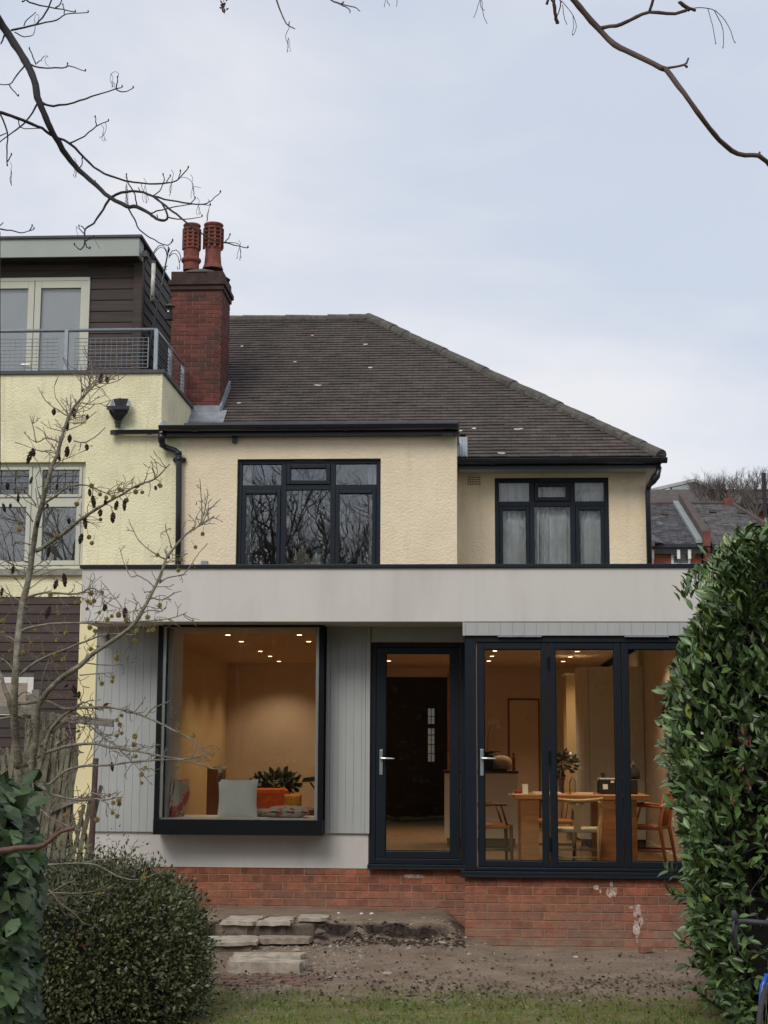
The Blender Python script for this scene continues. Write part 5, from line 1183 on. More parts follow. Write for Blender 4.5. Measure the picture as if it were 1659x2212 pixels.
# ---- island, cabinets
i0, i1, yi = XX(960, 1700, 4.6), XX(1118, 1700, 4.6), 4.6; iz = ZZ(1080, 1667, 4.6)
t = thing('kitchen_island', 'white fronted kitchen island with a thin dark worktop', 'kitchen island', ((i0 + i1) / 2, 5.0, ZF))
mb = MB(); mb.box(i0, i1, yi, yi + .9, ZF + .10, iz - .02); mb.build('carcass', 'wallpale', t, bevel=.003)
mb = MB(); mb.box(i0 + .03, i1 - .03, yi + .05, yi + .85, ZF, ZF + .10); mb.build('plinth', 'darkwood', t)
mb = MB(); mb.box(i0 - .02, i1 + .015, yi - .02, yi + .92, iz - .02, iz + .01); mb.build('worktop', 'worktop', t, bevel=.003)
iz += .01
c = P(1053, 1645, 4.8); t = thing('orchid', 'white orchid in a dark square pot on the island', 'plant', (c.x, 4.85, iz))
mb = MB(); mb.prism([(c.x - .07, 4.78), (c.x + .07, 4.78), (c.x + .07, 4.92), (c.x - .07, 4.92)], iz, iz + .2, 'z'); mb.build('pot', 'blackbox', t)
mb = MB(); mb.tube([(c.x, 4.85, iz + .18), (c.x + .01, 4.85, iz + .45), (c.x + .05, 4.85, iz + .6), (c.x + .13, 4.84, iz + .63), (c.x + .16, 4.84, iz + .56)], .004, 5); mb.build('stem', 'leafdark', t)
for k, (dx, dz) in enumerate(((.05, .60), (.09, .63), (.13, .62), (.15, .56))):
    mb = MB()
    for a in range(5): q = a * 1.257; mb.add([(c.x + dx, 4.83, iz + dz), (c.x + dx + .03 * math.cos(q - .4), 4.825, iz + dz + .03 * math.sin(q - .4)), (c.x + dx + .042 * math.cos(q), 4.82, iz + dz + .042 * math.sin(q)), (c.x + dx + .03 * math.cos(q + .4), 4.825, iz + dz + .03 * math.sin(q + .4))], [(0, 1, 2, 3)])
    mb.build('petal', 'paper', t)
leaves('foliage', np.array([[c.x, 4.85, iz + .19]] * 6), np.array([(math.cos(a), math.sin(a), .5) for a in np.arange(6) * 1.05]), np.array([[0, 0, 1.]] * 6), np.full(6, .18), 'leafdark', t, w=.35)
c = P(1083, 1655, 4.9); mb = MB(); mb.lathe([(.05, 0), (.13, .04), (.15, .10), (.10, .17), (.03, .19)], (c.x, 4.95, iz), 18); tag(mb.build('bread_bag', 'rush', None, smooth=True), 'rounded pale yellow bag on the island beside the orchid', 'bag')
c = P(1080, 1664, 4.7); mb = MB(); mb.lathe([(.09, 0), (.10, .025), (.085, .02)], (c.x, 4.68, iz), 18); tag(mb.build('serving_dish', 'blackbox'), 'flat dark dish at the front edge of the island', 'dish')
c = P(1110, 1650, 4.8); t = thing('pepper_mill', 'slim brown pepper mill at the right end of the island', 'pepper mill', (c.x, 4.8, iz)); mb = MB(); mb.lathe([(.025, 0), (.018, .05), (.026, .14), (.02, .19)], (c.x, 4.8, iz), 14); mb.build('mill_body', 'redwood', t, smooth=True); mb = MB(); mb.lathe([(.016, .19), (.022, .21), (.006, .235)], (c.x, 4.8, iz), 14); mb.build('mill_top', 'darkwood', t, smooth=True)
# tall cabinets
k0, k1 = XX(1251, 1600, 4.6), 2.19; kt = ZZ(1300, 1440, 4.6)
t = thing('tall_cabinet', 'tall pale curved end kitchen cabinet reaching nearly to the ceiling', 'cabinet', ((k0 + k1) / 2, 4.9, ZF))
mb = MB(); poly = [(k0 + .12, 4.6), (k1, 4.6), (k1, 5.2), (k0, 5.2), (k0, 4.74), (k0 + .02, 4.67), (k0 + .06, 4.62)]; mb.prism(poly, ZF + .1, kt, 'z'); mb.build('carcass', 'white', t)
mb = MB(); mb.box(k0 + .125, k0 + .129, 4.596, 4.601, ZF + .12, kt - .01); mb.box(k0 + .47, k0 + .474, 4.596, 4.601, ZF + .12, kt - .01); mb.build('door_gap', 'darkwood', t)
mb = MB(); mb.box(k0 + .05, k1, 4.66, 5.2, ZF, ZF + .1); mb.build('plinth', 'darkwood', t)
mb = MB(); q0, q1 = XX(1224, 1600, 6.2), XX(1262, 1600, 6.2); t = thing('larder_unit', 'narrow ochre larder unit standing behind the tall pale cabinet', 'cabinet', ((q0 + q1) / 2, 6.4, ZF)); qt = ZZ(1240, 1459, 6.2)
mb.box(q0, q1, 6.2, 6.8, ZF + .1, qt); mb.build('carcass', 'wallocre', t, bevel=.004); mb = MB(); mb.box(q0 + .02, q1, 6.24, 6.8, ZF, ZF + .1); mb.build('plinth', 'darkwood', t)
mb = MB(); mb.box(q0 - .02, q1, 6.18, 6.8, qt, qt + .03); mb.build('cornice', 'white', t)
# door outline in back wall
d0, d1, dzt_ = XX(1101, 1600, 9.9), XX(1163, 1600, 9.9), ZZ(1130, 1512.7, 9.9)
mb = MB(); mb.box(d0 - .03, d0, 9.88, 9.9, ZF, dzt_ + .03); mb.box(d1, d1 + .03, 9.88, 9.9, ZF, dzt_ + .03); mb.box(d0 - .03, d1 + .03, 9.879, 9.9, dzt_, dzt_ + .03); mb.build('door_surround', 'darkwood', house)
mb = MB(); mb.box(d0 + .002, d1 - .002, 9.885, 9.9, ZF, dzt_ - .002); mb.build('internal_door', 'wallwarm', house)
# niche pot
nzb = 2.262; t = thing('niche_pot', 'terracotta trough with dark succulents in the wall niche', 'plant pot', (2.25, 2.7, nzb))
mb = MB(); mb.prism([(2.225, nzb), (2.28, nzb), (2.295, nzb + .10), (2.205, nzb + .10)], 2.35, 2.95); mb.build('pot', 'terracotta', t)
n = 60; pos = np.stack([rng.uniform(2.2, 2.3, n), rng.uniform(2.37, 2.93, n), np.full(n, nzb + .095)], -1)
leaves('foliage', pos, rng.normal(0, .6, (n, 3)) + [-.2, -.2, 1], rng.normal(0, 1, (n, 3)), rng.uniform(.03, .06, n), 'leafdark', t, w=.5)
# ---- upstairs window things
def curtain(label, px0, px1, py0, py1, Y, m='net', folds=9, amp=.03):
    a, b = XX(px0, (py0 + py1) / 2, Y), XX(px1, (py0 + py1) / 2, Y); z1_, z0_ = ZZ((px0 + px1) / 2, py0, Y), ZZ((px0 + px1) / 2, py1, Y)
    n = folds * 10; V = []; rr = random.Random(int(px0)); ph = rr.uniform(0, 6)
    mb = MB(); rows = 6
    for j in range(rows + 1):
        for i in range(n + 1):
            u = i / n; v = j / rows; x = lerp(a, b, u) + .012 * math.sin(v * 3 + u * 9)
            y = Y + amp * math.sin(u * folds * 2 * math.pi + ph + .5 * v * math.sin(u * 5)) * (.6 + .4 * math.sin(u * 7 + v)) + .01 * math.sin(v * 4 + u * 30)
            V.append((x, y, lerp(z1_, z0_, v)))
    mb.add(V, [(j * (n + 1) + i, j * (n + 1) + i + 1, (j + 1) * (n + 1) + i + 1, (j + 1) * (n + 1) + i) for j in range(rows) for i in range(n)])
    return tag(mb.build('curtain', m, None, smooth=True), label, 'curtain', 'pale net curtains upstairs')
curtain('thin pale net curtain at the left edge of the larger upstairs window', 517, 545, 998, 1255, YU + .185, folds=3)
curtain('thin pale net curtain at the right edge of the larger upstairs window', 794, 816, 998, 1255, YU + .185, folds=3)
curtain('pale net curtain drawn over left part of the smaller upstairs window', 1066, 1166, 1020, 1268, YW + .175, folds=5)
curtain('bluish net curtain hanging over the middle of the smaller upstairs window', 1164, 1240, 1020, 1268, YW + .195, folds=6)
curtain('pale net curtain over the right part of the smaller upstairs window', 1236, 1322, 1020, 1268, YW + .175, folds=5)
c = P(653, 1180, YU + .32); zb_ = ZZ(653, 1235, YU + .32); mb = MB(); hw_ = .19
mb.add([(c.x - hw_, YU + .24, zb_), (c.x + hw_, YU + .24, zb_), (c.x + hw_, YU + .34, zb_), (c.x - hw_, YU + .34, zb_), (c.x, YU + .29, c.z)], [(0, 1, 4), (1, 2, 4), (2, 3, 4), (3, 0, 4), (3, 2, 1, 0)])
tag(mb.build('paper_pyramid', mat('kraft_paper', (.44, .36, .24), .9, .25, 14)), 'pointed brown paper shape standing in the larger upstairs window', 'ornament')
c = P(684, 1215, YU + .3); zb_ = ZZ(684, 1232, YU + .3); mb = MB(); mb.lathe([(.09, 0), (.09, .09), (.06, .11), (.06, .15), (.045, .16), (.045, .185), (.02, .195)], (c.x, YU + .31, zb_), 16)
tag(mb.build('white_ornament', 'white'), 'white stepped ornament beside the pointed brown paper', 'ornament')
mb = MB(); mb.box(w1[0], w1[1], YU + .22, YU + .5, ZZ(660, 1238, YU + .3) - .03, ZZ(660, 1238, YU + .3)); mb.build('inner_sill', 'white', house)
# ================================================================== BARE TREES AND BRANCHES
def PD(px, py, dist):
    """point at a given distance in front of the camera along y"""
    return P(px, py, CAM.y + dist)
def poly_smooth(pts, k=3):
    out = []; n = len(pts)
    for i in range(n - 1):
        p0, p1, p2, p3 = pts[max(i - 1, 0)], pts[i], pts[i + 1], pts[min(i + 2, n - 1)]
        for j in range(k):
            t = j / k
            out.append(.5 * ((2 * p1) + (p2 - p0) * t + (2 * p0 - 5 * p1 + 4 * p2 - p3) * t * t + (3 * p1 - p0 - 3 * p2 + p3) * t ** 3))
    out.append(pts[-1]); return out
class Branches:
    def __init__(s, dist, amp=.35, ph=0., sc=1.0): s.mb = MB(); s.d = dist; s.amp = amp; s.ph = ph; s.ends = []; s.tw = MB(); s.rr = random.Random(int(ph * 10) + 3)
    def D(s, px, py): return s.d + s.amp * (math.sin(px / 95 + s.ph) + .7 * math.sin(py / 70 + px / 160 + 2 * s.ph))
    def to3(s, p): return PD(p[0], p[1], s.D(*p))
    def add(s, pts, w0, w1, n=7, k=3, knots=True, mb=None):
        """pts in photo pixels, widths in pixels"""
        pts = [Vector((a, b)) for a, b in pts]; q = poly_smooth(pts, k) if len(pts) > 2 else pts
        if knots: q = [q[0]] + [v + Vector((s.rr.gauss(0, .5), s.rr.gauss(0, .5))) for v in q[1:-1]] + [q[-1]]
        v3 = [s.to3(v) for v in q]; m = len(q)
        r = [lerp(w0, w1, i / (m - 1)) / 2 * s.D(*q[i]) / FPX * s.rr.uniform(.93, 1.08) for i in range(m)]
        (mb or s.mb).tube(v3, r, n); return q
    def bud(s, p, l=5, w=3.2, ang=None):
        a = ang if ang is not None else -math.pi / 2; e = (p[0] + l * math.cos(a), p[1] + l * math.sin(a)); c3, e3 = s.to3(p), s.to3(e); r = w / 2 * s.d / FPX
        s.mb.tube([c3, lerp(c3, e3, .4), e3], [r * .5, r, r * .25], 6)
    def twigs(s, q, n, l0, l1, w, up=.3, sub=True, collect=True, t0=.2):
        for _ in range(n):
            i = s.rr.randrange(int(len(q) * t0), len(q) - 1); p = q[i]; d = (q[i + 1] - q[max(i - 1, 0)]);
            if d.length < 1e-3: continue
            d.normalize(); sd = s.rr.choice((-1, 1)); a = math.atan2(d.y, d.x) + sd * s.rr.uniform(.45, 1.15); l = s.rr.uniform(l0, l1)
            pts = [p]; c = p.copy()
            for j in range(4):
                a += s.rr.gauss(0, .42); a += -up * .25 * math.sin(a + math.pi / 2) * .6; c = c + Vector((math.cos(a), math.sin(a))) * l / 4; pts.append(c.copy())
            qq = s.add([(v.x, v.y) for v in pts], w, w * .45, 5, 2, True, s.tw); b_ = s.rr.uniform(1.3, 1.8); s.add([(pts[-2].x, pts[-2].y), (pts[-1].x, pts[-1].y)], w * .5, w * b_ * .5, 5, 2, False, s.tw)
            if collect: s.ends.append((pts[-1].x, pts[-1].y)); s.ends.append((pts[2].x, pts[2].y))
            if sub and s.rr.random() < .7:
                b = a + s.rr.choice((-1, 1)) * s.rr.uniform(.5, 1.0); m_ = pts[2]; e = m_ + Vector((math.cos(b), math.sin(b))) * l * .4
                s.add([(m_.x, m_.y), ((m_.x + e.x) / 2 + s.rr.gauss(0, 1), (m_.y + e.y) / 2 + s.rr.gauss(0, 1)), (e.x, e.y)], w * .7, w * .5, 4, 2, False, s.tw)
                if collect: s.ends.append((e.x, e.y))
# ---------------------------------------------------- seed-ball tree on the left
Z4 = lambda *p: [(x * .3307, 932.6 + y * .3307) for x, y in p]
B3 = lambda *p: [(x * .3307, 1481.2 + y * .3307) for x, y in p]
Z1 = lambda *p: [(x * .3638, 493.7 + y * .3638) for x, y in p]
T = Branches(10.2, .16, 1.1)
base = thing('young_tree', 'bare young tree with round spiky seed balls, left foreground before the yellow wall', 'tree', tuple(P(52, 1950, -4.75)))
base.location = (P(52, 2212, -4.8).x, -4.8, 0)
def grd(px): v = P(px, 1900, -4.8); return v.x
trunk_pts = [(60, 2330), (56, 2212), (52, 2050), (50, 1950), (46, 1800), (45, 1720), (41, 1660), (36, 1600), (30, 1528), (35, 1429), (45, 1329), (60, 1257), (68, 1214), (78, 1138), (93, 1081), (109, 1019), (124, 981), (144, 912), (160, 879), (186, 850), (204, 832), (215, 814)]
T.add(trunk_pts[:7], 32, 22, 12); q1 = T.add(trunk_pts[6:], 18.5, 3, 10)
T.add([(45, 1650), (50, 1660), (60, 1668), (66, 1672)], 26, 12, 9)                   # pruned knuckle
q2 = T.add([(56, 1760), (60, 1700), (78, 1600)] + Z4((250, 1800), (310, 1700), (400, 1610), (520, 1530), (620, 1440), (760, 1350), (870, 1260), (930, 1170), (990, 1060), (1050, 930), (1090, 820), (1160, 730), (1240, 650), (1330, 600), (1400, 550)), 15, 2.5, 9)
q3 = T.add([(58, 1790), (75, 1700), (92, 1640), (105, 1585), (130, 1552), (160, 1530), (180, 1516)], 14, 4, 8)
T.add([(34, 1570), (28, 1545), (18, 1510), (8, 1480), (0, 1455), (-12, 1440)], 12, 8)
LB = [Z4((235, 780), (300, 740), (420, 660), (530, 570), (640, 500), (760, 430), (900, 350), (1010, 310), (1110, 210)),
      Z4((280, 470), (350, 430), (450, 360), (560, 350), (700, 400), (830, 380)),
      Z4((150, 1090), (300, 1050), (500, 1060), (600, 1020), (660, 1060), (700, 1120), (840, 1180)),
      Z4((120, 1310), (220, 1270), (420, 1250), (640, 1250), (800, 1250), (1100, 1220), (1220, 1180)),
      Z4((130, 1590), (240, 1500), (400, 1430), (560, 1370), (700, 1320), (900, 1330)),
      B3((110, 120), (300, 100), (420, 150), (600, 140), (780, 150), (950, 200), (1130, 290), (1250, 350), (1330, 430), (1390, 450)),
      B3((140, 545), (250, 460), (430, 395), (600, 380), (720, 400), (850, 420), (1000, 450), (1180, 480), (1300, 460), (1345, 440)),
      B3((220, 720), (260, 650), (330, 640), (420, 560), (560, 525), (700, 520), (850, 500), (1000, 490), (1200, 485), (1380, 540), (1450, 540)),
      B3((480, 160), (560, 230), (640, 310), (720, 370), (830, 460), (940, 575)),
      B3((265, 655), (350, 710), (460, 740), (560, 745), (640, 740), (710, 775)),
      B3((130, 740), (250, 800), (340, 870), (450, 920), (550, 950)),
      B3((150, 1160), (300, 1170), (500, 1160), (640, 1175), (760, 1240), (900, 1270), (1060, 1210)),
      B3((500, 1160), (640, 1140), (760, 1130), (860, 1100)), B3((170, 1410), (300, 1370), (340, 1350), (420, 1300), (490, 1270)),
      B3((190, 1180), (240, 1290), (340, 1350), (390, 1420), (480, 1480), (560, 1570)), B3((345, 1355), (520, 1355), (620, 1340), (700, 1300)),
      B3((0, 215), (100, 200), (160, 210), (210, 250), (235, 300)), B3((265, 400), (330, 310), (420, 240), (600, 190)),
      Z1((350, 1270), (280, 1240), (215, 1270), (140, 1210)), Z1((215, 1270), (200, 1190), (178, 1110)), Z1((400, 1110), (340, 1075), (270, 1020), (225, 940)), Z1((420, 1085), (420, 985)), Z1((440, 1260), (500, 1270), (560, 1240), (625, 1180)),
      Z1((450, 1060), (480, 1000), (485, 870)), Z1((560, 930), (550, 870), (540, 790)), Z4((235, 480), (190, 420), (110, 300), (40, 230)), Z4((215, 590), (170, 520), (90, 430), (0, 400)), Z4((200, 740), (130, 720), (60, 740)),
      Z4((1000, 1010), (960, 970), (900, 940), (850, 945), (810, 850), (780, 755)), Z4((1040, 990), (1100, 950), (1200, 930), (1280, 820), (1355, 730)), Z4((1075, 830), (1000, 790), (900, 700), (840, 570)), Z4((1120, 760), (1095, 680), (1078, 600)),
      Z4((1300, 620), (1320, 540), (1305, 305)), Z4((1320, 610), (1360, 520), (1440, 440)), Z4((1310, 610), (1340, 500), (1358, 390)), Z4((980, 1080), (1060, 1100), (1110, 1070), (1185, 1040)), Z4((900, 1230), (960, 1170), (1060, 1170), (1010, 1130)),
      Z4((560, 1510), (700, 1525), (830, 1510), (905, 1490)), Z4((520, 1590), (640, 1580), (740, 1575)), Z4((270, 1720), (280, 1600), (320, 1490)), Z4((180, 1150), (120, 1100), (40, 1050), (0, 1000)), Z4((150, 960), (90, 880), (30, 830), (-20, 810)),
      Z4((110, 1380), (60, 1340), (0, 1330)), Z4((90, 1560), (40, 1500), (-20, 1470)), Z4((100, 1750), (160, 1700), (240, 1740), (330, 1760), (380, 1800)), B3((600, 1480 - 1481 + 700), (680, 720), (760, 700)),
      Z4((860, 1270), (830, 1200), (760, 1100), (655, 970)), Z4((1010, 1030), (960, 1050), (940, 1050)), B3((830, 460), (880, 420), (1050, 385)), B3((700, 360), (620, 260), (560, 240)), B3((780, 150), (860, 180), (930, 110)), B3((950, 200), (1000, 150), (1110, 100))]
W = [10, 6, 5.5, 6, 7, 8, 8, 7.5, 5, 6.5, 5, 6, 4, 6, 6, 3.5, 5, 6] + [3.4] * 40
qs = []
for b, w in zip(LB, W): qs.append(T.add(b, w, max(1.6, w * .28), 7))
for q in qs[:18]: T.twigs(q, 28, 8, 50, 1.9)
for q in qs[18:]: T.twigs(q, 3, 8, 26, 1.8)
T.twigs(q1, 90, 20, 100, 2.3); T.twigs(q2, 50, 14, 60, 2.1); T.twigs(q3, 22, 18, 50, 2.1)
T.mb.build('branches', 'bark', base, smooth=True); T.tw.build('twigs', 'twig', base, smooth=True)
# spiky balls and darker clusters
def icosa_spiky(r, rr, sub=1):
    u = []; n = 54; vs = []; fs = []
    g = math.pi * (3 - math.sqrt(5))
    for i in range(n):
        z = 1 - 2 * (i + .5) / n; k = math.sqrt(1 - z * z); d = Vector((k * math.cos(g * i), k * math.sin(g * i), z)); a = d.orthogonal().normalized(); b = d.cross(a); o = len(vs)
        for j in range(3): t = j * 2.094; vs.append(d * r * .62 + (a * math.cos(t) + b * math.sin(t)) * r * .30)
        vs.append(d * r * rr.uniform(.95, 1.25)); fs += [(o, o + 1, o + 3), (o + 1, o + 2, o + 3), (o + 2, o, o + 3)]
    return vs, fs
rr = random.Random(12)
balls = []
for k in range(3): mb = MB(); v, f = icosa_spiky(.0138 - .001 * k, rr); mb.add(v, f); mb.tube([(0, 0, .008), (.002, .001, .03), (0, 0, .05)], .0014, 4); o = mb.build('seed_ball', 'seed', None); balls.append(o.data); bpy.data.objects.remove(o)
clus = []
for k in range(3):
    mb = MB(); n = 14 + 5 * k
    for j in range(n):
        u_ = j / (n - 1); w_ = .013 * math.sin(math.pi * min(1, u_ * .85 + .1)) ; a_ = j * 2.4; v, f = icosa_spiky(.0085, rr); c = Vector((w_ * math.cos(a_), w_ * math.sin(a_), -(.030 + .014 * k) * u_ * 1.5)); mb.add([q + c for q in v], f)
    mb.tube([(0, 0, 0), (0, 0, .02)], .0016, 4); o = mb.build('seed_cluster', 'cone', None); clus.append(o.data); bpy.data.objects.remove(o)
gold = Z4((600, 350), (785, 375), (890, 350), (890, 390), (935, 395), (1035, 340), (1050, 350), (655, 405), (700, 430), (745, 430), (820, 440), (650, 565), (740, 540), (575, 680), (595, 720), (370, 675), (505, 470), (1260, 625), (1320, 660), (1280, 750), (1185, 830), (1030, 800), (1165, 900), (1045, 970), (590, 1050), (660, 1045), (610, 1100), (580, 1105), (600, 1120), (565, 1150), (700, 1220), (730, 1200), (655, 1180), (770, 1190), (490, 1110), (520, 1105), (830, 1225), (960, 1205), (1050, 1130), (590, 1275), (620, 1295), (970, 1300), (1000, 1290), (900, 1300), (880, 1360), (425, 1310), (230, 1295), (380, 1360), (360, 1450), (275, 1450), (415, 1485), (195, 1385), (155, 1440), (65, 1425), (20, 1310), (20, 1230), (10, 1100), (165, 1145), (330, 1060), (375, 1180), (770, 1460), (755, 1475), (740, 1600), (740, 1625), (665, 1640), (640, 1400), (595, 1415), (585, 1780), (120, 590), (130, 640)) \
     + B3((790, 190), (770, 220), (785, 250), (765, 320), (795, 305), (880, 325), (870, 380), (890, 455), (950, 530), (930, 575), (930, 630), (720, 710), (780, 745), (740, 760), (735, 825), (770, 845), (775, 770), (635, 870), (545, 815), (430, 840), (1265, 320), (1390, 445), (1170, 300), (1460, 535), (1440, 555), (1160, 520), (450, 190), (940, 1250), (650, 1350))
dark = Z4((455, 45), (215, 130), (205, 150), (565, 105), (440, 120), (210, 315), (50, 355), (375, 360), (20, 490), (70, 490), (585, 395), (605, 440), (690, 465), (765, 475), (812, 470), (655, 530), (738, 550), (555, 580), (448, 585), (535, 690), (320, 775), (1015, 375), (372, 990), (418, 950), (690, 1150), (820, 1175), (325, 1165), (710, 1340), (245, 590), (120, 430), (310, 490), (85, 900), (15, 1040)) + Z1((320, 1090), (440, 1085), (400, 1160), (520, 1125), (415, 1245), (605, 880), (635, 900), (400, 1320), (340, 1340)) + B3((515, 60), (480, 20), (730, 520), (1435, 600))
for i, (px, py) in enumerate(gold[:99]):
    o = bpy.data.objects.new('seed_ball', balls[i % 3]); COL.objects.link(o); o.parent = base; o.location = T.to3((px, py)) - Vector(base.location) + Vector((0, rr.uniform(-.03, .03), -.005)); o.rotation_euler = (rr.uniform(-.5, .5), rr.uniform(-.5, .5), rr.uniform(0, 6)); s_ = rr.uniform(.95, 1.45); o.scale = (s_,) * 3
for i, (px, py) in enumerate(dark):
    o = bpy.data.objects.new('seed_cluster', clus[i % 3]); COL.objects.link(o); o.parent = base; o.location = T.to3((px, py - 6)) - Vector(base.location); o.rotation_euler = (rr.uniform(-.25, .25), rr.uniform(-.25, .25), rr.uniform(0, 6)); s_ = rr.uniform(.55, .95); o.scale = (s_,) * 3
# a few curled dead leaves caught in the twigs
n = 34; pts = [T.to3((v[0] + rng.normal(0, 4), v[1] + rng.normal(0, 4))) for v in [rr.choice(T.ends) for _ in range(n - 10)]] + [T.to3((rng.uniform(142, 168), rng.uniform(1455, 1540))) for _ in range(10)]
M['deadred'] = mat('dark_red_dead_leaf', (.12, .03, .022), .8, .4, 20, rnd=.4)
leaves('dead_leaf_tuft', np.array([tuple(p) for p in pts]), rng.normal(0, 1, (n, 3)) + [0, 0, -.6], rng.normal(0, 1, (n, 3)), rng.uniform(.018, .045, n), 'deadred', base, w=.5, kind='stuff')
# ---------------------------------------------------- overhead branches, left
C1 = lambda *p: [(x * .3968, y * .3968) for x, y in p]
C2 = lambda *p: [(822.9 + x * .504, y * .504) for x, y in p]
A = Branches(6.0, .12, .4)
q = A.add(C1((-420, -700), (-200, -250), (-60, 20), (0, 120), (40, 180), (100, 270), (150, 355), (185, 430), (205, 530), (225, 580), (260, 670), (300, 745), (365, 850), (430, 925), (520, 1005), (600, 1075), (690, 1122), (745, 1125), (815, 1163), (850, 1190), (890, 1202), (912, 1182), (900, 1140), (868, 1092)), 22, 3.4, 10)
SUB = [(C1((600, 1075), (660, 1048), (750, 1042), (830, 1068), (900, 1120), (960, 1165), (1030, 1222), (1090, 1262), (1150, 1305), (1220, 1320), (1300, 1340), (1350, 1350)), 6.5, 2),
  (C1((830, 1068), (930, 1090), (1030, 1107), (1110, 1112), (1150, 1090), (1200, 1048)), 4.5, 1.8), (C1((815, 1163), (880, 1142), (960, 1125), (1060, 1110), (1145, 1118)), 3.6, 1.6), (C1((912, 1182), (1000, 1195), (1100, 1180)), 3.4, 1.6),
  (C1((690, 1122), (730, 1190), (760, 1250), (840, 1305), (910, 1335), (940, 1312)), 4.2, 1.8), (C1((600, 1075), (560, 1140), (510, 1215), (465, 1250), (460, 1320), (440, 1360), (405, 1335)), 6, 2), (C1((462, 1315), (485, 1300), (510, 1293)), 3, 2), (C1((460, 1310), (470, 1345), (490, 1353)), 3.4, 2), (C1((465, 1250), (452, 1238), (440, 1230)), 3, 2.4), (C1((462, 1275), (445, 1262), (430, 1240)), 2.6, 2.4),
  (C1((-380, 540), (-200, 580), (-20, 610), (60, 630), (150, 665), (230, 700), (290, 740), (380, 780), (460, 860), (540, 930), (640, 970), (770, 998), (890, 998), (950, 990), (980, 965), (1025, 915)), 9, 2.4),
  (C1((380, 780), (460, 740), (525, 685), (590, 660)), 4, 2), (C1((525, 685), (522, 662), (518, 640)), 2.6, 2), (C1((890, 998), (895, 975), (888, 955)), 2.6, 2), (C1((905, 995), (915, 975), (927, 962)), 2.6, 2), (C1((968, 978), (978, 950), (982, 935)), 2.6, 2), (C1((745, 1120), (735, 1060), (700, 1000), (688, 955)), 3.6, 2.2), (C1((830, 1068), (870, 1040), (890, 998)), 3, 2),
  (C1((765, 1045), (752, 1020)), 2.4, 2), (C1((868, 1092), (850, 1075), (830, 1068)), 3.2, 2.6), (C1((220, 562), (290, 575), (400, 560), (500, 525), (630, 485), (665, 475)), 6, 2), (C1((630, 485), (638, 455), (640, 425)), 3.2, 2.2), (C1((630, 485), (670, 502), (725, 480)), 3.2, 2), (C1((225, 555), (270, 575), (300, 580)), 4, 2),
  (C1((150, 345), (220, 368), (340, 370), (380, 360), (465, 388)), 4.4, 2), (C1((195, 350), (180, 310), (160, 268)), 3, 2.6), (C1((200, 345), (225, 325), (240, 305)), 2.6, 1.6), (C1((360, 368), (368, 352)), 3, 2), (C1((135, 355), (90, 410), (50, 460), (-30, 455)), 4, 2), (C1((50, 460), (75, 495), (100, 525)), 3, 2),
  (C1((205, 560), (160, 640), (110, 690), (40, 740), (-30, 800)), 4.6, 2.6), (C1((-40, 560), (0, 620), (40, 720), (38, 830), (40, 905)), 4.6, 2.4), (C1((40, 880), (52, 862), (62, 845)), 3, 2.4), (C1((100, 650), (108, 690), (150, 700), (230, 700)), 2.6, 2), (C1((60, 165), (130, 150), (220, 128), (310, 110), (360, 78), (480, 68)), 5, 2.2),
  (C1((200, 130), (250, 70), (280, 0), (290, -60), (280, -160)), 4, 3.6), (C1((80, 175), (130, 200), (180, 190), (192, 140)), 3, 1.4), (C1((40, -90), (130, -10), (180, 20), (300, 45), (410, 66)), 5, 2.4), (C1((300, 45), (330, 20), (340, -40)), 3.4, 2.4), (C1((350, 75), (350, 50), (342, 30)), 2.6, 2.2), (C1((30, 180), (18, 210), (5, 240)), 5, 3), (C1((40, 155), (20, 150), (0, 130)), 4, 3), (C1((130, 140), (145, 110), (195, 66)), 3, 2),
  (C1((-160, 1190), (-20, 1240), (60, 1255), (130, 1265), (185, 1248)), 4, 2), (C1((160, 1258), (175, 1232)), 3, 2.4), (C1((0, 1228), (18, 1212)), 2.6, 2), (C1((120, 10), (135, 0), (115, -30)), 4, 3), (C1((1040, 1105), (1062, 1082)), 2.6, 2.4), (C1((1220, 1320), (1240, 1300), (1252, 1282)), 2.6, 2), (C1((520, 1000), (518, 980)), 3, 2), (C1((430, 920), (445, 895), (447, 868)), 2.6, 2.2), (C1((930, 1320), (942, 1310)), 3, 3), (C1((1225, 1318), (1290, 1325), (1310, 1345)), 1.8, 1.4), (C1((845, 1180), (858, 1190), (855, 1168)), 2.6, 2.4),
  (C1((0, 500 + 240), (38, 722)), 3, 2), (C1((1, 1300 + 1760 * 0 + 1260), (0, 1262)), 2, 2)]
for pts, w0, w1 in SUB: A.add(pts, w0, w1, 7)
for p in C1((1200, 1048), (1350, 1350), (1145, 1118), (1100, 1180), (940, 1312), (405, 1335), (1025, 915), (590, 660), (518, 640), (888, 955), (927, 962), (982, 935), (688, 955), (665, 475), (640, 425), (725, 480), (465, 388), (160, 268), (368, 352), (100, 525), (62, 845), (40, 905), (480, 68), (410, 66), (342, 30), (185, 1248), (175, 1232), (1252, 1282), (447, 868), (1062, 1082), (490, 1353), (430, 1235), (510, 1293), (1290, -3)): A.bud(p, 5.5, 4.2)
def tassel(B, x, y, l=28, n=3, spread=6, w=1.1):
    rr_ = B.rr
    for k in range(n):
        dx = rr_.uniform(-spread, spread); pts = [(x, y), (x + dx * .5 + rr_.gauss(0, 1), y + l * .35), (x + dx + rr_.gauss(0, 1.5), y + l * .7), (x + dx * 1.1, y + l * rr_.uniform(.85, 1.1))]; B.add(pts, w, w * .8, 4, 3, False)
        e = pts[-1]; B.add([e, (e[0] + rr_.uniform(-3, 3), e[1] + 4)], w * 1.3, w, 4, 2, False)
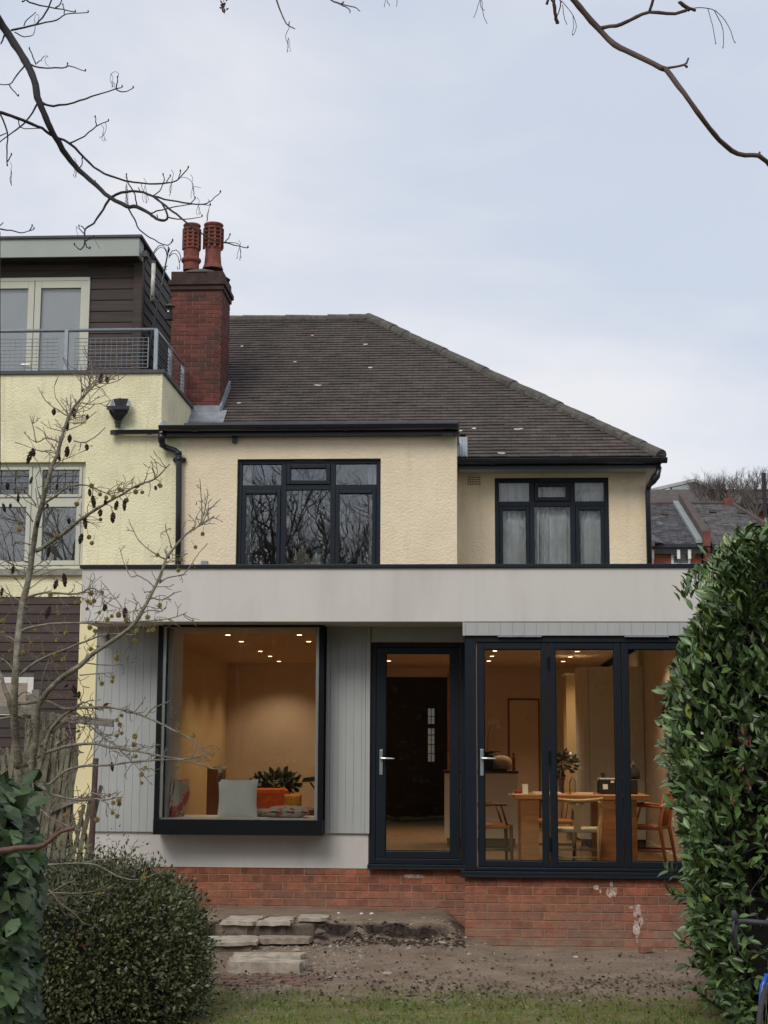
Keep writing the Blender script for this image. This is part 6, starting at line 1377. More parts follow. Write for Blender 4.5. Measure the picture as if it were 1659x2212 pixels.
for x, y, l in ((688, 1000, 45), (940, 965, 34), (1045, 990, 30), (790, 1010, 36), (1080, 1115, 18), (1140, 1125, 26), (1305, 1345, 24), (560, 720, 16), (410, 900, 22), (60, 920, 30), (610, 440, 10), (1300 * 0 + 690, 1060, 24)): A.add(C1((x - 8, y - 40), (x + 5, y - 20), (x, y)), 1.2, 1.1, 4, 2, False); tassel(A, x * .3968, y * .3968, l, 3, 5)
for pts in (C1((640, 425), (645, 400), (625, 390), (605, 405), (600, 440), (610, 465)), C1((575, 665), (578, 700), (565, 735), (540, 750)), C1((240, 305), (262, 306), (245, 320), (252, 350), (268, 362)), C1((980, 965), (1020, 970), (1050, 1000), (1055, 1040)), C1((1055, 1015), (1095, 1022)), C1((192, 140), (188, 100), (200, 78), (212, 90), (205, 125)), C1((510, 1293), (530, 1330), (545, 1355)), C1((425, 1245), (415, 1232), (418, 1260), (430, 1300)), C1((770, 1000), (775, 1030), (800, 1060), (810, 1090))): A.add(pts, 1.3, 1.0, 4, 3, False)
tl = thing('overhanging_tree', 'bare dark tree whose budded branches hang over the top left of the sky', 'tree', (-3.0, -9.6, 0))
st_ = A.to3(C1((-420, -700))[0]); st2 = A.to3(C1((-380, 540))[0]); st3 = A.to3(C1((-160, 1190))[0])
A.mb.tube([(-3.0, -9.6, -.1), (-3.02, -9.6, 1.4), (-2.95, -9.55, 3.0), (-2.9, -9.4, 4.6), lerp(Vector((-2.9, -9.4, 4.6)), st_, .5) + Vector((-.1, 0, .25)), st_], [.13, .115, .10, .075, .045, .022], 12)
A.mb.tube([(-2.97, -9.55, 2.9), (-2.9, -9.4, 3.4), tuple(st2)], [.05, .03, .0085], 8); A.mb.tube([(-3, -9.6, 2.0), tuple(lerp(Vector((-3, -9.6, 2.2)), st3, .6)), tuple(st3)], [.03, .012, .004], 7)
A.mb.tube([tuple(A.to3(C1((280, -160))[0])), tuple(A.to3(C1((40, -420))[0])), tuple(A.to3(C1((-240, -380))[0]))], [.004, .007, .012], 7); A.mb.tube([tuple(A.to3(C1((40, -90))[0])), tuple(A.to3(C1((-120, -130))[0]))], [.005, .009], 7)
A.mb.build('branches', 'darkbark', tl, smooth=True)
# low reddish branch in front of the left hedge
Rb = Branches(5.2, .03, .2); q = Rb.add([(-90, 1842), (-30, 1840), (0, 1838), (40, 1832), (75, 1830), (100, 1822), (118, 1806), (135, 1795), (160, 1790)], 15, 8, 10, 4)
Rb.add([(112, 1812), (122, 1796), (128, 1788)], 9, 5, 8); s0 = Rb.to3((-90, 1842))
Rb.mb.tube([(-3.0, -9.6, 1.25), lerp(Vector((-3, -9.6, 1.3)), s0, .55), s0], [.035, .02, .0118], 10); Rb.mb.build('low_branch', 'redbark', tl, smooth=True)
# ---------------------------------------------------- overhead branches, right
Bq = Branches(5.2, .10, 2.2)
Bq.add(C2((690, -230), (760, -110), (805, -30), (850, 30), (930, 120), (1000, 190), (1080, 230), (1200, 290), (1225, 303), (1300, 400), (1385, 520), (1450, 600), (1530, 660), (1620, 668), (1670, 710), (1760, 800)), 15, 10, 10)
for pts, w0, w1 in ((C2((925, 122), (1010, 110), (1070, 85), (1150, 52), (1260, 60), (1320, 38), (1348, 46)), 9, 7), (C2((1150, 52), (1165, 0), (1172, -60), (1100, -160)), 7, 6), (C2((1325, 42), (1295, 20), (1278, 6)), 11, 8), (C2((1222, 292), (1300, 278), (1318, 250)), 6, 4.5), (C2((1300, 276), (1312, 288)), 6, 6), (C2((1385, 520), (1390, 535)), 9, 6), (C2((1618, 668), (1624, 650)), 6, 5),
                    (C2((1345, 34), (1400, 35), (1450, 60), (1490, 110), (1518, 185)), 2.2, 1.6), (C2((1400, 35), (1420, 110), (1435, 190)), 1.8, 1.6), (C2((1430, 48), (1468, 130), (1466, 208)), 2, 1.6), (C2((735, -60), (742, 20), (748, 70), (757, 102)), 6, 9), (C2((748, 40), (742, 10), (722, -10), (710, 20)), 5, 6), (C2((775, 10), (760, -10), (740, -40)), 3, 3), (C2((770, 5), (765, 40), (752, 80)), 3, 2), (C2((775, 5), (820, 60), (838, 115), (822, 152)), 1.8, 1.4), (C2((778, 20), (785, 70), (797, 106)), 1.8, 1.4), (C2((822, 65), (826, 110), (820, 150)), 1.5, 1.2),
                    (C2((425, -60), (425, -10), (412, 40), (397, 75)), 1.6, 1.4), (C2((430, -10), (438, 60), (455, 102)), 1.6, 1.4), (C2((425, -5), (428, 30), (445, 45)), 1.4, 1.4), (C2((20, -30), (18, 5), (14, 30)), 1.4, 1.4), (C2((20, -20), (30, 10), (38, 25)), 1.4, 1.4), (C2((60, -30), (70, 5), (66, 28)), 1.4, 1.4),
                    (C1((1480, -130), (1505, -10), (1530, 70), (1560, 130), (1605, 158)), 4.4, 2.4), (C1((1572, 140), (1575, 118)), 3, 2.6), (C1((1575, 150), (1555, 200), (1570, 240)), 1.6, 1.4), (C1((1212, -80), (1216, -20), (1217, 10)), 1.6, 1.4), (C1((1760, -60), (1800, -5), (1850, 20), (1870, 10)), 4, 4), (C1((1850, 20), (1900, 50), (1905, 70)), 3, 2.4), (C1((1850, 20), (1930, 40), (1960, 60)), 3, 2)): Bq.add(pts, w0, w1, 7)
tassel(Bq, 1570 * .3968, 205 * .3968, 28, 3, 5); tassel(Bq, 1217 * .3968 - 1, 8, 14, 2, 3, 3.5)
for k in range(14): Bq.bud((483 + Bq.rr.gauss(0, 3.5), 14 + Bq.rr.gauss(0, 6)), 6, 5, Bq.rr.uniform(0, 6.3))
for k in range(4): Bq.bud(C2((1435, 188), (1466, 205), (1518, 185), (822, 152))[k], 3, 3)
# carrying limb above the frame and the trunk at the right
tr = thing('overhanging_tree', 'bare plum-brown branches crossing the top right corner of the sky', 'tree', (2.6, -9.9, 0))
K = lambda p: Bq.to3(p)
e0 = K(C2((690, -230))[0]); e1 = K(C2((1100, -160))[0]); e2 = K((1100, -110)); e3 = K((700, -120)); e4 = K((480, -70)); e5 = K((1180, -150))
lim = [Vector((2.6, -9.9, -.1)), Vector((2.62, -9.9, 1.5)), Vector((2.5, -9.9, 3.2)), Vector((2.1, -9.9, 4.4)), Vector((1.3, -9.85, 4.9)), e0, e2, e3, e4]
Bq.mb.tube(lim, [.12, .11, .09, .065, .045, .028, .02, .011, .004], 12)
Bq.mb.tube([lim[4], e1], [.025, .0055], 8)
for pp in (C2((735, -60))[0], C2((425, -60))[0], C2((20, -30))[0], C2((60, -30))[0], C1((1480, -130))[0], C1((1212, -80))[0], C1((1760, -60))[0]):
    a = K(pp); tgt = min((lerp(u, v, t) for u, v in zip(lim[4:-1], lim[5:]) for t in (0, .25, .5, .75, 1)), key=lambda w: (w - a).length); Bq.mb.tube([a, lerp(a, tgt, .5) + Vector((0, 0, .02)), tgt], [.0022, .003, .005], 6)
a = K(C2((1760, 800))[0]); Bq.mb.tube([a, a + Vector((.3, 0, -.35)), a + Vector((.5, .1, -.5))], [.0075, .006, .002], 8)
Bq.mb.build('branches', 'brownbark', tr, smooth=True)
# ================================================================== generic bare tree
def baretree(name, label, loc, H, seed, r0, m='drybark', levels=5, spread=.5, group=None, n0=4, first=.25):
    rr_ = random.Random(seed); t = thing(name, label, 'tree', loc, group); mb = MB(); tk = MB()
    def grow(p, d, l, r, lev):
        pts = [p]; c = Vector(p); dd = Vector(d)
        for k in range(3): dd = (dd + Vector((rr_.gauss(0, .12), rr_.gauss(0, .12), rr_.gauss(.04, .06)))).normalized(); c = c + dd * l / 3; pts.append(c.copy())
        mb.tube(pts, [r, r * .88, r * .76, r * .64], 5 if lev < 3 else 4 if lev < 4 else 3, cap=False)
        if lev >= levels: return
        for k in range(n0 if lev < 3 else 3):
            q = pts[rr_.choice((1, 2, 3, 3))]; a = dd.orthogonal(); a.rotate(Quaternion(dd, rr_.uniform(0, 6.3))); nd_ = (dd + a * rr_.uniform(spread * .6, spread * 1.4) + Vector((0, 0, .12))).normalized()
            grow(q, nd_, l * rr_.uniform(.6, .8), r * rr_.uniform(.45, .62), lev + 1)
    p0 = Vector(loc); top = p0 + Vector((0, 0, H * first)); tk.tube([p0 - Vector((0, 0, .2)), p0 + Vector((.03, 0, H * first * .5)), top], [r0 * 1.2, r0, r0 * .85], 10); tk.build('trunk', m, t, smooth=True)
    for k in range(n0): a = 2 * math.pi * k / n0 + rr_.uniform(-.4, .4); grow(top - Vector((0, 0, rr_.uniform(0, H * .05))), Vector((math.cos(a) * spread, math.sin(a) * spread, 1)).normalized(), H * .27, r0 * .6, 1)
    mb.build('crown', m, t); return t
def ghz(x, y): return float(gz_(x, y))
# bare trees of the garden behind the camera (seen reflected in the panes)
GR = 'bare trees at the far end of the garden'
for i, (x, y, H) in enumerate(((-7, -31, 15), (-1.5, -33, 16), (4.5, -31, 14.5), (10, -36, 17), (-12, -33, 16), (-4.5, -34, 15), (1.5, -30.5, 13), (7, -33, 15.5))):
    baretree('bare_tree', ('bare tall tree at the far end of the garden, reflected in the panes, number ' if 0 else ('leftmost', 'widest', 'short', 'right hand', 'outermost left', 'left middle', 'nearest and shortest', 'right middle')[i] + ' bare tree reflected in the upstairs panes'), (x, y, 0), H, 40 + i, .26, 'drybark', 6, .62, GR, first=.16)
def shrubmass(name, label, cat, c, size, n, ls, m, core='hedgecore', boxy=4.0, kind=None, group=None, jit=.12):
    """superellipsoid hedge: leafy shell over a twig core"""
    t = thing(name, label, cat, (c[0], c[1], c[2] - size[2]), group)
    u = rng.normal(0, 1, (n, 3)); nm = (np.abs(u) ** boxy).sum(1) ** (1 / boxy); s_ = u / nm[:, None]
    pos = np.array(c) + s_ * np.array(size) * (1 + rng.normal(0, jit, n) * .5 + .06 * hnoise(s_[:, 0] * 4 + s_[:, 2] * 3, s_[:, 1] * 4 + s_[:, 2] * 2, 1.5, 17))[:, None]
    keep = pos[:, 2] > .02; pos = pos[keep]; s_ = s_[keep]; k = len(pos)
    leaves('foliage', pos, s_ + rng.normal(0, .7, (k, 3)) + [0, 0, .25], s_ + rng.normal(0, .5, (k, 3)) + [0, 0, .5], rng.uniform(.6, 1.25, k) * ls, m, t, w=.5, simple=ls < .04 or k > 9000)
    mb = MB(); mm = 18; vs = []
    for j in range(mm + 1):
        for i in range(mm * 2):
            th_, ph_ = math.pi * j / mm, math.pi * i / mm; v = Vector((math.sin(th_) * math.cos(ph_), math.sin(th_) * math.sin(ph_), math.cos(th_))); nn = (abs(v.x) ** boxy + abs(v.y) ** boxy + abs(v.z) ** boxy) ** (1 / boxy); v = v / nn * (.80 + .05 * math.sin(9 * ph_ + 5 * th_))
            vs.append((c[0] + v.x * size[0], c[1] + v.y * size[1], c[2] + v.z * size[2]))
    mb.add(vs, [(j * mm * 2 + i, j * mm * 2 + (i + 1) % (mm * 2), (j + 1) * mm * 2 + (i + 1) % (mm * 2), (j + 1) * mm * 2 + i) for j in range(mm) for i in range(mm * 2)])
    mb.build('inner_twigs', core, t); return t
shrubmass('reflection_hedge', 'tall dark unseen hedge added opposite the house to darken the pane reflections', 'hedge', (-2, -27, 2.9), (16, 1.6, 3.3), 11000, .24, 'farleaf')  # added out of view, tall enough to keep sky reflections off the lower glass
shrubmass('reflection_evergreen', 'dense dark unseen evergreen added behind the bare trees to darken the pane reflections', 'tree', (-12, -42, 3.5), (4, 3, 3.9), 5000, .35, 'farleaf', boxy=2.2)  # both evergreens are an added dark backdrop for the pane reflections
shrubmass('reflection_evergreen', 'broad dark unseen evergreen added to darken reflections in the folding doors', 'tree', (9, -42, 3.5), (7, 3, 3.9), 6000, .35, 'farleaf', boxy=2.2)
# ================================================================== HEDGES AND SHRUBS NEAR
# cherry laurel on the right
HS = .09
hp_ = [(3.75, 2.6), (3.55, 2.2), (3.4, 2.02), (3.2, 1.84), (2.95, 1.68), (2.7, 1.54), (2.45, 1.44), (2.2, 1.385), (2.0, 1.37), (1.7, 1.40), (1.4, 1.44), (1.1, 1.47), (.85, 1.50), (.6, 1.53), (.35, 1.62), (.1, 1.74), (0, 1.8)]
def hedge_x(z, d=11.2):
    z = 1.9 + (np.asarray(z) - 1.9) * 11.2 / d; a = np.array([p[0] for p in hp_])[::-1]; b = np.array([p[1] for p in hp_])[::-1]; return (np.interp(z, a, b) + HS) * d / 11.2
lt = thing('laurel_hedge', 'tall glossy green laurel hedge along the right edge beside the bicycle', 'hedge', (2.1, -3.6, 0))
n = 19000
y = rng.uniform(-4.6, -1.9, n); z = rng.uniform(.03, 3.6, n); face = rng.random(n)
xl = hedge_x(z, y + 15)
topz = 3.55 + .25 * hnoise(y * 3, z * 0, 1.3, 3)
pos = np.empty((n, 3)); nrm = np.empty((n, 3))
ft = face < .40; sd = (face >= .40) & (face < .9); tp = face >= .9
depth = np.abs(rng.normal(0, .13, n)); bulge = .09 * hnoise(z * 1.0, y * 1.5, 4.2, 71)
pos[sd] = np.stack([xl[sd] + depth[sd] + bulge[sd], y[sd], z[sd]], -1); nrm[sd] = [-1, -.35, .35]
xf = rng.uniform(0, 1, n) ** 1.2 * 2.2; pos[ft] = np.stack([hedge_x(z[ft], 10.6) + .05 + xf[ft] + bulge[ft] * .4, -4.45 + depth[ft] * 1.3 + .25 * (xf[ft] < .15) + .12 * hnoise(xf[ft] * 1.3, z[ft], 5, 73), z[ft]], -1); nrm[ft] = [-.3, -1, .35]
xt = rng.uniform(1.75, 3.6, n); zt__ = np.interp(xt, [1.75, 2.0, 2.3, 3.6], [3.05, 3.3, 3.5, 3.7]) - (y + 3.2) * -.12 + rng.normal(0, .05, n); pos[tp] = np.stack([xt[tp], y[tp], zt__[tp]], -1); nrm[tp] = [-.4, -.3, 1]
nx_ = 2600; xq = rng.uniform(2.2, 4.4, nx_); yq = rng.uniform(-4.6, -1.9, nx_); zq = 3.42 + .12 * hnoise(xq, yq, 3, 5) + rng.normal(0, .05, nx_)
pos = np.concatenate([pos, np.stack([xq, yq, zq], -1)]); nrm = np.concatenate([nrm, np.tile([-.1, -.2, 1.], (nx_, 1))]); n += nx_
# gap low down where the bicycle leans
hole = (pos[:, 0] > 1.86) & (pos[:, 2] < 1.25) & (pos[:, 1] < -3.9) & (rng.random(n) < .80)
pos = pos[~hole]; nrm = nrm[~hole]; k = len(pos)
low = np.clip(pos[:, 2:3] / 3.0, 0, 1)
dirs = nrm * .75 + rng.normal(0, .55, (k, 3)) + np.array([0, 0, .9]) * np.clip(low * 1.8 - .25, -.1, .9)
isy = rng.random(k) < .025
sz_ = .055 + .085 * rng.beta(1.6, 2.4, k)
leaves('yellowed_foliage', pos[isy], dirs[isy], nrm[isy] + rng.normal(0, .35, (isy.sum(), 3)) + [0, 0, .6], sz_[isy], 'laurelyel', lt, w=.40)
# sprigs breaking the outline: whorls of upright leaves
sp_px = [(1606, 1145, 1), (1640, 1165, 1), (1573, 1200, .9), (1590, 1190, 1), (1530, 1262, .9), (1556, 1236, .9), (1520, 1320, .8), (1505, 1350, .8), (1478, 1392, .8), (1492, 1372, .8), (1455, 1440, .75), (1437, 1497, .8), (1432, 1540, .8), (1445, 1580, .8), (1430, 1625, .8), (1445, 1648, .8), (1452, 1740, .8), (1443, 1880, .8), (1450, 1930, .8), (1470, 2030, .8), (1478, 2085, .8), (1503, 2140, .9), (1620, 1290, .8), (1580, 1350, .8), (1600, 1430, .8), (1625, 1190, 1)]
for _k in range(46):
    _z = rng.uniform(.5, 3.3); _y = rng.uniform(-4.5, -3.0); _c = Vector((float(hedge_x(_z, _y + 15)) - rng.uniform(-.03, .09), _y, _z)); _l = CROT.transposed() @ (_c - CAM); sp_px.append((829.5 + FPX * _l.x / -_l.z, 1106 - FPX * _l.y / -_l.z, rng.uniform(.6, .85)))
for _k in range(30): sp_px.append((rng.uniform(1540, 1690), rng.uniform(1180, 1750), rng.uniform(.65, .95)))
PL, DL, UL, SLz = [], [], [], []; stems = MB(); rr = random.Random(6)
for px, py, sc in sp_px:
    Y = -3.9 + rr.uniform(-.35, .35) if px < 1540 else -4.5 + rr.uniform(-.1, .15); tip = P(px, py, Y); up = Vector((-.25 if px < 1560 else 0, -.1, 1 if py < 1400 else .35)); up += Vector((rr.uniform(-.2, .1), rr.uniform(-.2, .2), 0)); up.normalize()
    if py > 1450: up = Vector((-.7, -.3, .45 + rr.uniform(-.35, .3))).normalized()
    root = tip - up * .32 + Vector((.08, 0, 0)); stems.tube([root, lerp(root, tip, .5), tip], [.005, .004, .0025], 5)
    for j in range(13):
        t_ = rr.uniform(.25, 1.0); p_ = lerp(root, tip, t_); a = j * 2.4; o_ = up.orthogonal().normalized(); o_.rotate(Quaternion(up, a)); d_ = up * rr.uniform(.5, 1.2) + o_ * rr.uniform(.5, .9)
        PL.append(tuple(p_)); DL.append(tuple(d_)); UL.append(tuple(up - o_ * .5)); SLz.append(rr.uniform(.09, .15) * sc)
leaves('foliage', np.concatenate([pos[~isy], np.array(PL)]), np.concatenate([dirs[~isy], np.array(DL)]), np.concatenate([nrm[~isy] + rng.normal(0, .35, ((~isy).sum(), 3)) + [0, 0, .6], np.array(UL)]), np.concatenate([sz_[~isy], np.array(SLz)]), 'laurel', lt, w=.36)
rr = random.Random(2)
for k in range(16):
    x = rr.uniform(1.9, 2.9); y_ = rr.uniform(-4.0, -3.2); stems.tube([(x + .1, y_ + .3, 0), (x + rr.uniform(-.2, .2), y_, .9), (x + rr.uniform(-.5, .3), y_ + rr.uniform(-.3, .3), 2.2)], [.03, .022, .008], 7)
for k in range(60):
    x = rr.uniform(1.75, 3.0); y_ = rr.uniform(-4.5, -4.0); z_ = rr.uniform(.2, 1.8); stems.tube([(x, y_, z_), (x + rr.uniform(-.15, .15), y_ + rr.uniform(-.1, .1), z_ + rr.uniform(-.1, .2)), (x + rr.uniform(-.3, .3), y_ - .1, z_ + rr.uniform(0, .35))], [.004, .003, .0015], 4)
stems.build('stems', 'darkbark', lt)
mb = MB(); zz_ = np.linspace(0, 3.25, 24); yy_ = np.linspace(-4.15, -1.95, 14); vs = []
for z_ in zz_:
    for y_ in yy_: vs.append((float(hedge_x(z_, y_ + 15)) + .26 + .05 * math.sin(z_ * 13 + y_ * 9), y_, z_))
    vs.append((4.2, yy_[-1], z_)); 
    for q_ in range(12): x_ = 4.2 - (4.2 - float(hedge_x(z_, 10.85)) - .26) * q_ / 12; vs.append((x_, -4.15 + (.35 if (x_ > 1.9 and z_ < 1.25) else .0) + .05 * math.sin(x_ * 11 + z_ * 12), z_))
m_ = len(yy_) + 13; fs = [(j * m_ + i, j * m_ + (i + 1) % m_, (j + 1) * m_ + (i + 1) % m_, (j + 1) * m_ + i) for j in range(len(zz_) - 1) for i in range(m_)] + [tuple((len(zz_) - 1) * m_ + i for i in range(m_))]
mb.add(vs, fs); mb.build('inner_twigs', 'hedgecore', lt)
# brown dead leaves caught in laurel
n = 16; c = P(1596, 1600, -4.5); pos = np.stack([rng.normal(c.x, .04, n), rng.normal(-4.6, .03, n), rng.uniform(ZZ(1590, 1720, -4.5), ZZ(1590, 1560, -4.5), n)], -1)
leaves('dead_leaf_tuft', pos, rng.normal(0, .5, (n, 3)) + [0, -.2, -1], rng.normal(0, 1, (n, 3)), rng.uniform(.03, .07, n), 'deadred', lt, w=.3, kind='stuff')
# clipped small-leaved bush, left centre
bc = (-2.57, -3.95, .38)
bt_ = shrubmass('clipped_bush', 'rounded dense dark green bush with tiny leaves beside the steps', 'bush', bc, (.67, .68, .64), 44000, .036, 'privet', boxy=2.4, jit=.19)
n = 60; u = rng.normal(0, 1, (n, 3)); u[:, 1] = -np.abs(u[:, 1]); nm = (np.abs(u) ** 3).sum(1) ** (1 / 3.); pos = np.array(bc) + u / nm[:, None] * np.array((.67, .68, .64)) * 1.0; pos = pos[pos[:, 2] > .05]
leaves('red_foliage', pos, rng.normal(0, 1, (len(pos), 3)), rng.normal(0, 1, (len(pos), 3)), rng.uniform(.02, .05, len(pos)), 'privetred', bt_, w=.4)
mb = MB(); rr = random.Random(3)
for k in range(110):
    a = rr.uniform(0, 6.3); r_ = rr.uniform(.1, .95); x, y_ = bc[0] + .66 * r_ * math.cos(a), bc[1] + .62 * r_ * math.sin(a); z_ = bc[2] + .62 * (1 - (abs(r_ * math.cos(a)) ** 3 + abs(r_ * math.sin(a)) ** 3)) ** (1 / 3.)
    mb.tube([(x, y_, z_ - .12), (x + rr.gauss(0, .02), y_ + rr.gauss(0, .02), z_ + .02), (x + rr.gauss(0, .04), y_ + rr.gauss(0, .04), z_ + rr.uniform(.04, .12))], [.0028, .002, .001], 4)
mb.build('shoots', 'darkbark', bt_)['kind'] = 'stuff'
# second looser low bush behind it
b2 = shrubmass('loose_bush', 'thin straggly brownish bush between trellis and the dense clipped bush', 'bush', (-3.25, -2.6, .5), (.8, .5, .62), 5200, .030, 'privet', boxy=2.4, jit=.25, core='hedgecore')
# broad-leaved hedge, far left foreground
n = 4200; y = rng.uniform(-8.6, -6.3, n); z = rng.uniform(.05, 1.72, n)
ex = np.interp(z, [0, .4, .8, 1.1, 1.35, 1.5, 1.62, 1.75], [-1.93, -1.96, -1.99, -2.04, -1.98, -2.04, -2.14, -2.3]) * (y + 15) / 7.5
ex = ex - .115; pos = np.stack([ex - np.abs(rng.normal(0, .09, n)) + .05 * hnoise(y * 2, z * 2, 2.5, 91), y, z], -1)
tpm = rng.random(n) < .15; pos[tpm, 2] = 1.66 + rng.normal(0, .03, tpm.sum()); pos[tpm, 0] -= rng.uniform(0, .5, tpm.sum())
n2_ = 3000; q = rng.random(n2_); fy_ = q < .45; tp_ = (q >= .45) & (q < .7); lf_ = q >= .7
yy2 = rng.uniform(-8.3, -6.3, n2_); px2 = np.where(lf_, -3.55 + rng.normal(0, .05, n2_), rng.uniform(0, 1, n2_)); py2 = np.where(fy_, -8.3 + rng.normal(0, .05, n2_), yy2); px2 = np.where(lf_, px2, -3.6 + px2 * (3.6 - 2.36 * (py2 + 15) / 7.5)); pz2 = np.where(tp_, 1.66 + rng.normal(0, .03, n2_), rng.uniform(.03, 1.68, n2_))
pos = np.concatenate([pos, np.stack([px2, py2, pz2], -1)]); n += n2_
ivt = thing('broadleaf_hedge', 'blue-green broad leaved hedge cut off by the left edge, nearest the camera', 'hedge', (-2.3, -7.3, 0))
leaves('foliage', pos, np.array([.55, -.45, -.35]) + rng.normal(0, .5, (n, 3)), np.array([.7, -.5, .9]) + rng.normal(0, .35, (n, 3)), rng.uniform(.06, .115, n), 'ivy', ivt, w=.58)
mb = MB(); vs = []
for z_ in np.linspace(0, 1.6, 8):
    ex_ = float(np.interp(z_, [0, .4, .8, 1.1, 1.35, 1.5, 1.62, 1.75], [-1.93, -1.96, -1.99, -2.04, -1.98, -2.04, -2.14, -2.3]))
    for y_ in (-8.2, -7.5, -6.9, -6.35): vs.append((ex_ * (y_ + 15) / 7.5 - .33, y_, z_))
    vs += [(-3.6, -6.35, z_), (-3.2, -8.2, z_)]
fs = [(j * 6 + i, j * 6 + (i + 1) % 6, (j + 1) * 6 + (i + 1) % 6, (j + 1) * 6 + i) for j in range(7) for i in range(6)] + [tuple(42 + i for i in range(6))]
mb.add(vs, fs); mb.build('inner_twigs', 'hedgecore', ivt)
# ================================================================== TRELLIS FENCE, POST AND BEAM (left)
TY = -1.35
tf = thing('trellis_fence', 'weathered expanding trellis with steep crossing slats left of the grey wall', 'fence', (-3.9, TY, 0))
mb = MB(); rr = random.Random(14)
def slat(x0, y0_, x1, y1_, w, Yoff=0.0, rr=rr):
    a, b = P(x0, y0_, TY + Yoff), P(x1, y1_, TY + Yoff); d = b - a; ww = w * (TY + 15) / FPX; n_ = 5; pts = [lerp(a, b, i / n_) + Vector((rr.gauss(0, .004), rr.gauss(0, .006), 0)) for i in range(n_ + 1)]
    for i in range(n_): mb.bar(pts[i], pts[i + 1] + d.normalized() * .004, .012, ww, (1, 0, 0), rr.random())
for i in range(13):
    xt = 8 + i * 15; top = 1560 + rr.uniform(0, 60) + (120 if xt > 150 else 0); slat(xt + rr.uniform(16, 34), top, xt - rr.uniform(10, 22), 1905, rr.uniform(7.5, 11), .0)
for i in range(13):
    xt = -10 + i * 15; top = 1570 + rr.uniform(0, 80) + (120 if xt > 130 else 0); slat(xt + rr.uniform(-6, 2), top, xt + rr.uniform(20, 38), 1905, rr.uniform(6, 9), .016)
for i in range(6): xt = 70 + i * 14; slat(xt + rr.uniform(10, 20), 1500 + rr.uniform(20, 130), xt - rr.uniform(4, 10), 1900, rr.uniform(7, 10), .03)
mb.build('lattice', 'lattice', tf, bevel=.002)
mb = MB(); a, b = P(108, 1752, TY - .03), P(200, 1724, TY - .03); n_ = 6; pts = [lerp(a, b, i / n_) + Vector((0, 0, .025 * math.sin(math.pi * i / n_))) for i in range(n_ + 1)]
for i in range(n_): mb.bar(pts[i], pts[i + 1] + Vector((.004, 0, 0)), .02, .045, (0, 0, 1))
mb.build('top_rail', 'railwood', tf, bevel=.003)
for x0_, x1_, yt, w in ((78, 74, 1490, 17), (152, 148, 1600, 6)):
    mb = MB(); a, b = P(x0_, yt, TY + .06), P(x1_, 1915, TY + .06); mb.bar(b, a, .05, w * 13.7 / FPX, (1, 0, 0)); mb.build('post', 'railwood', tf, bevel=.004)
bt2 = thing('pergola_beam', 'horizontal silvered timber rail running past the brown boarding to the grey wall', 'rail', (-4, -1.0, 0))
mb = MB(); a, b = P(-40, 1528, -1.1), P(245, 1562, -1.1); 
a2 = P(-40, 1532, -1.1); mb.bar(a2, P(75, 1536, -1.1), .05, .075); mb.bar(P(70, 1545, -1.12), b, .05, .07); mb.build('rail', 'railwood', bt2, bevel=.005)
mb = MB(); mb.bar((P(66, 1900, -1.05).x, -1.05, 0), (P(66, 1530, -1.05).x, -1.05, P(66, 1500, -1.05).z), .06, .09, (1, 0, 0)); mb.build('post', 'railwood', bt2, bevel=.004)
mb = MB(); a, b = P(207, 1638, -1.42), P(194, 1890, -1.42); b2_ = a + (b - a) * 1.4; b2_.z = 0; mb.tube([b2_, lerp(b2_, a, .5), a], [.026, .026, .025], 10)
tag(mb.build('fence_post', 'rustpost', None), 'slim reddish brown stake standing at the right end of the trellis', 'post')
# climbing stems around the trellis
mb = MB(); rr = random.Random(23)
for k in range(40):
    x, y_ = rr.uniform(0, 190), rr.uniform(1600, 1880); pts = []
    for j in range(5): pts.append(P(x, y_, TY - .06 + rr.uniform(-.06, .03))); x += rr.uniform(-10, 16); y_ -= rr.uniform(8, 28)
    mb.tube(poly_smooth(pts, 2), [.004] * 9, 4)
t_ = thing('climbing_plant', 'tangle of thin dry climber stems over the trellis', 'plant', (-3.9, TY - .1, 0)); mb.build('stems', 'barkpale', t_)
pts_ = np.array([tuple(P(rng.uniform(115, 175), rng.uniform(1575, 1625), TY - .1)) for _ in range(26)]); leaves('foliage', pts_, rng.normal(0, 1, (26, 3)) + [0.3, 0, -.6], rng.normal(0, 1, (26, 3)), rng.uniform(.04, .09, 26), 'lattice', t_, w=.3)
# ================================================================== BICYCLE (front wheel, fork and bars in view)
hub = P(1651, 2238, -6.5); hub.z = .335
bk = thing('bicycle', 'blue road bicycle with drop handlebars leaning against the laurel hedge', 'bicycle', (hub.x, hub.y, 0))
bk.rotation_euler = (0, R(2), 0)
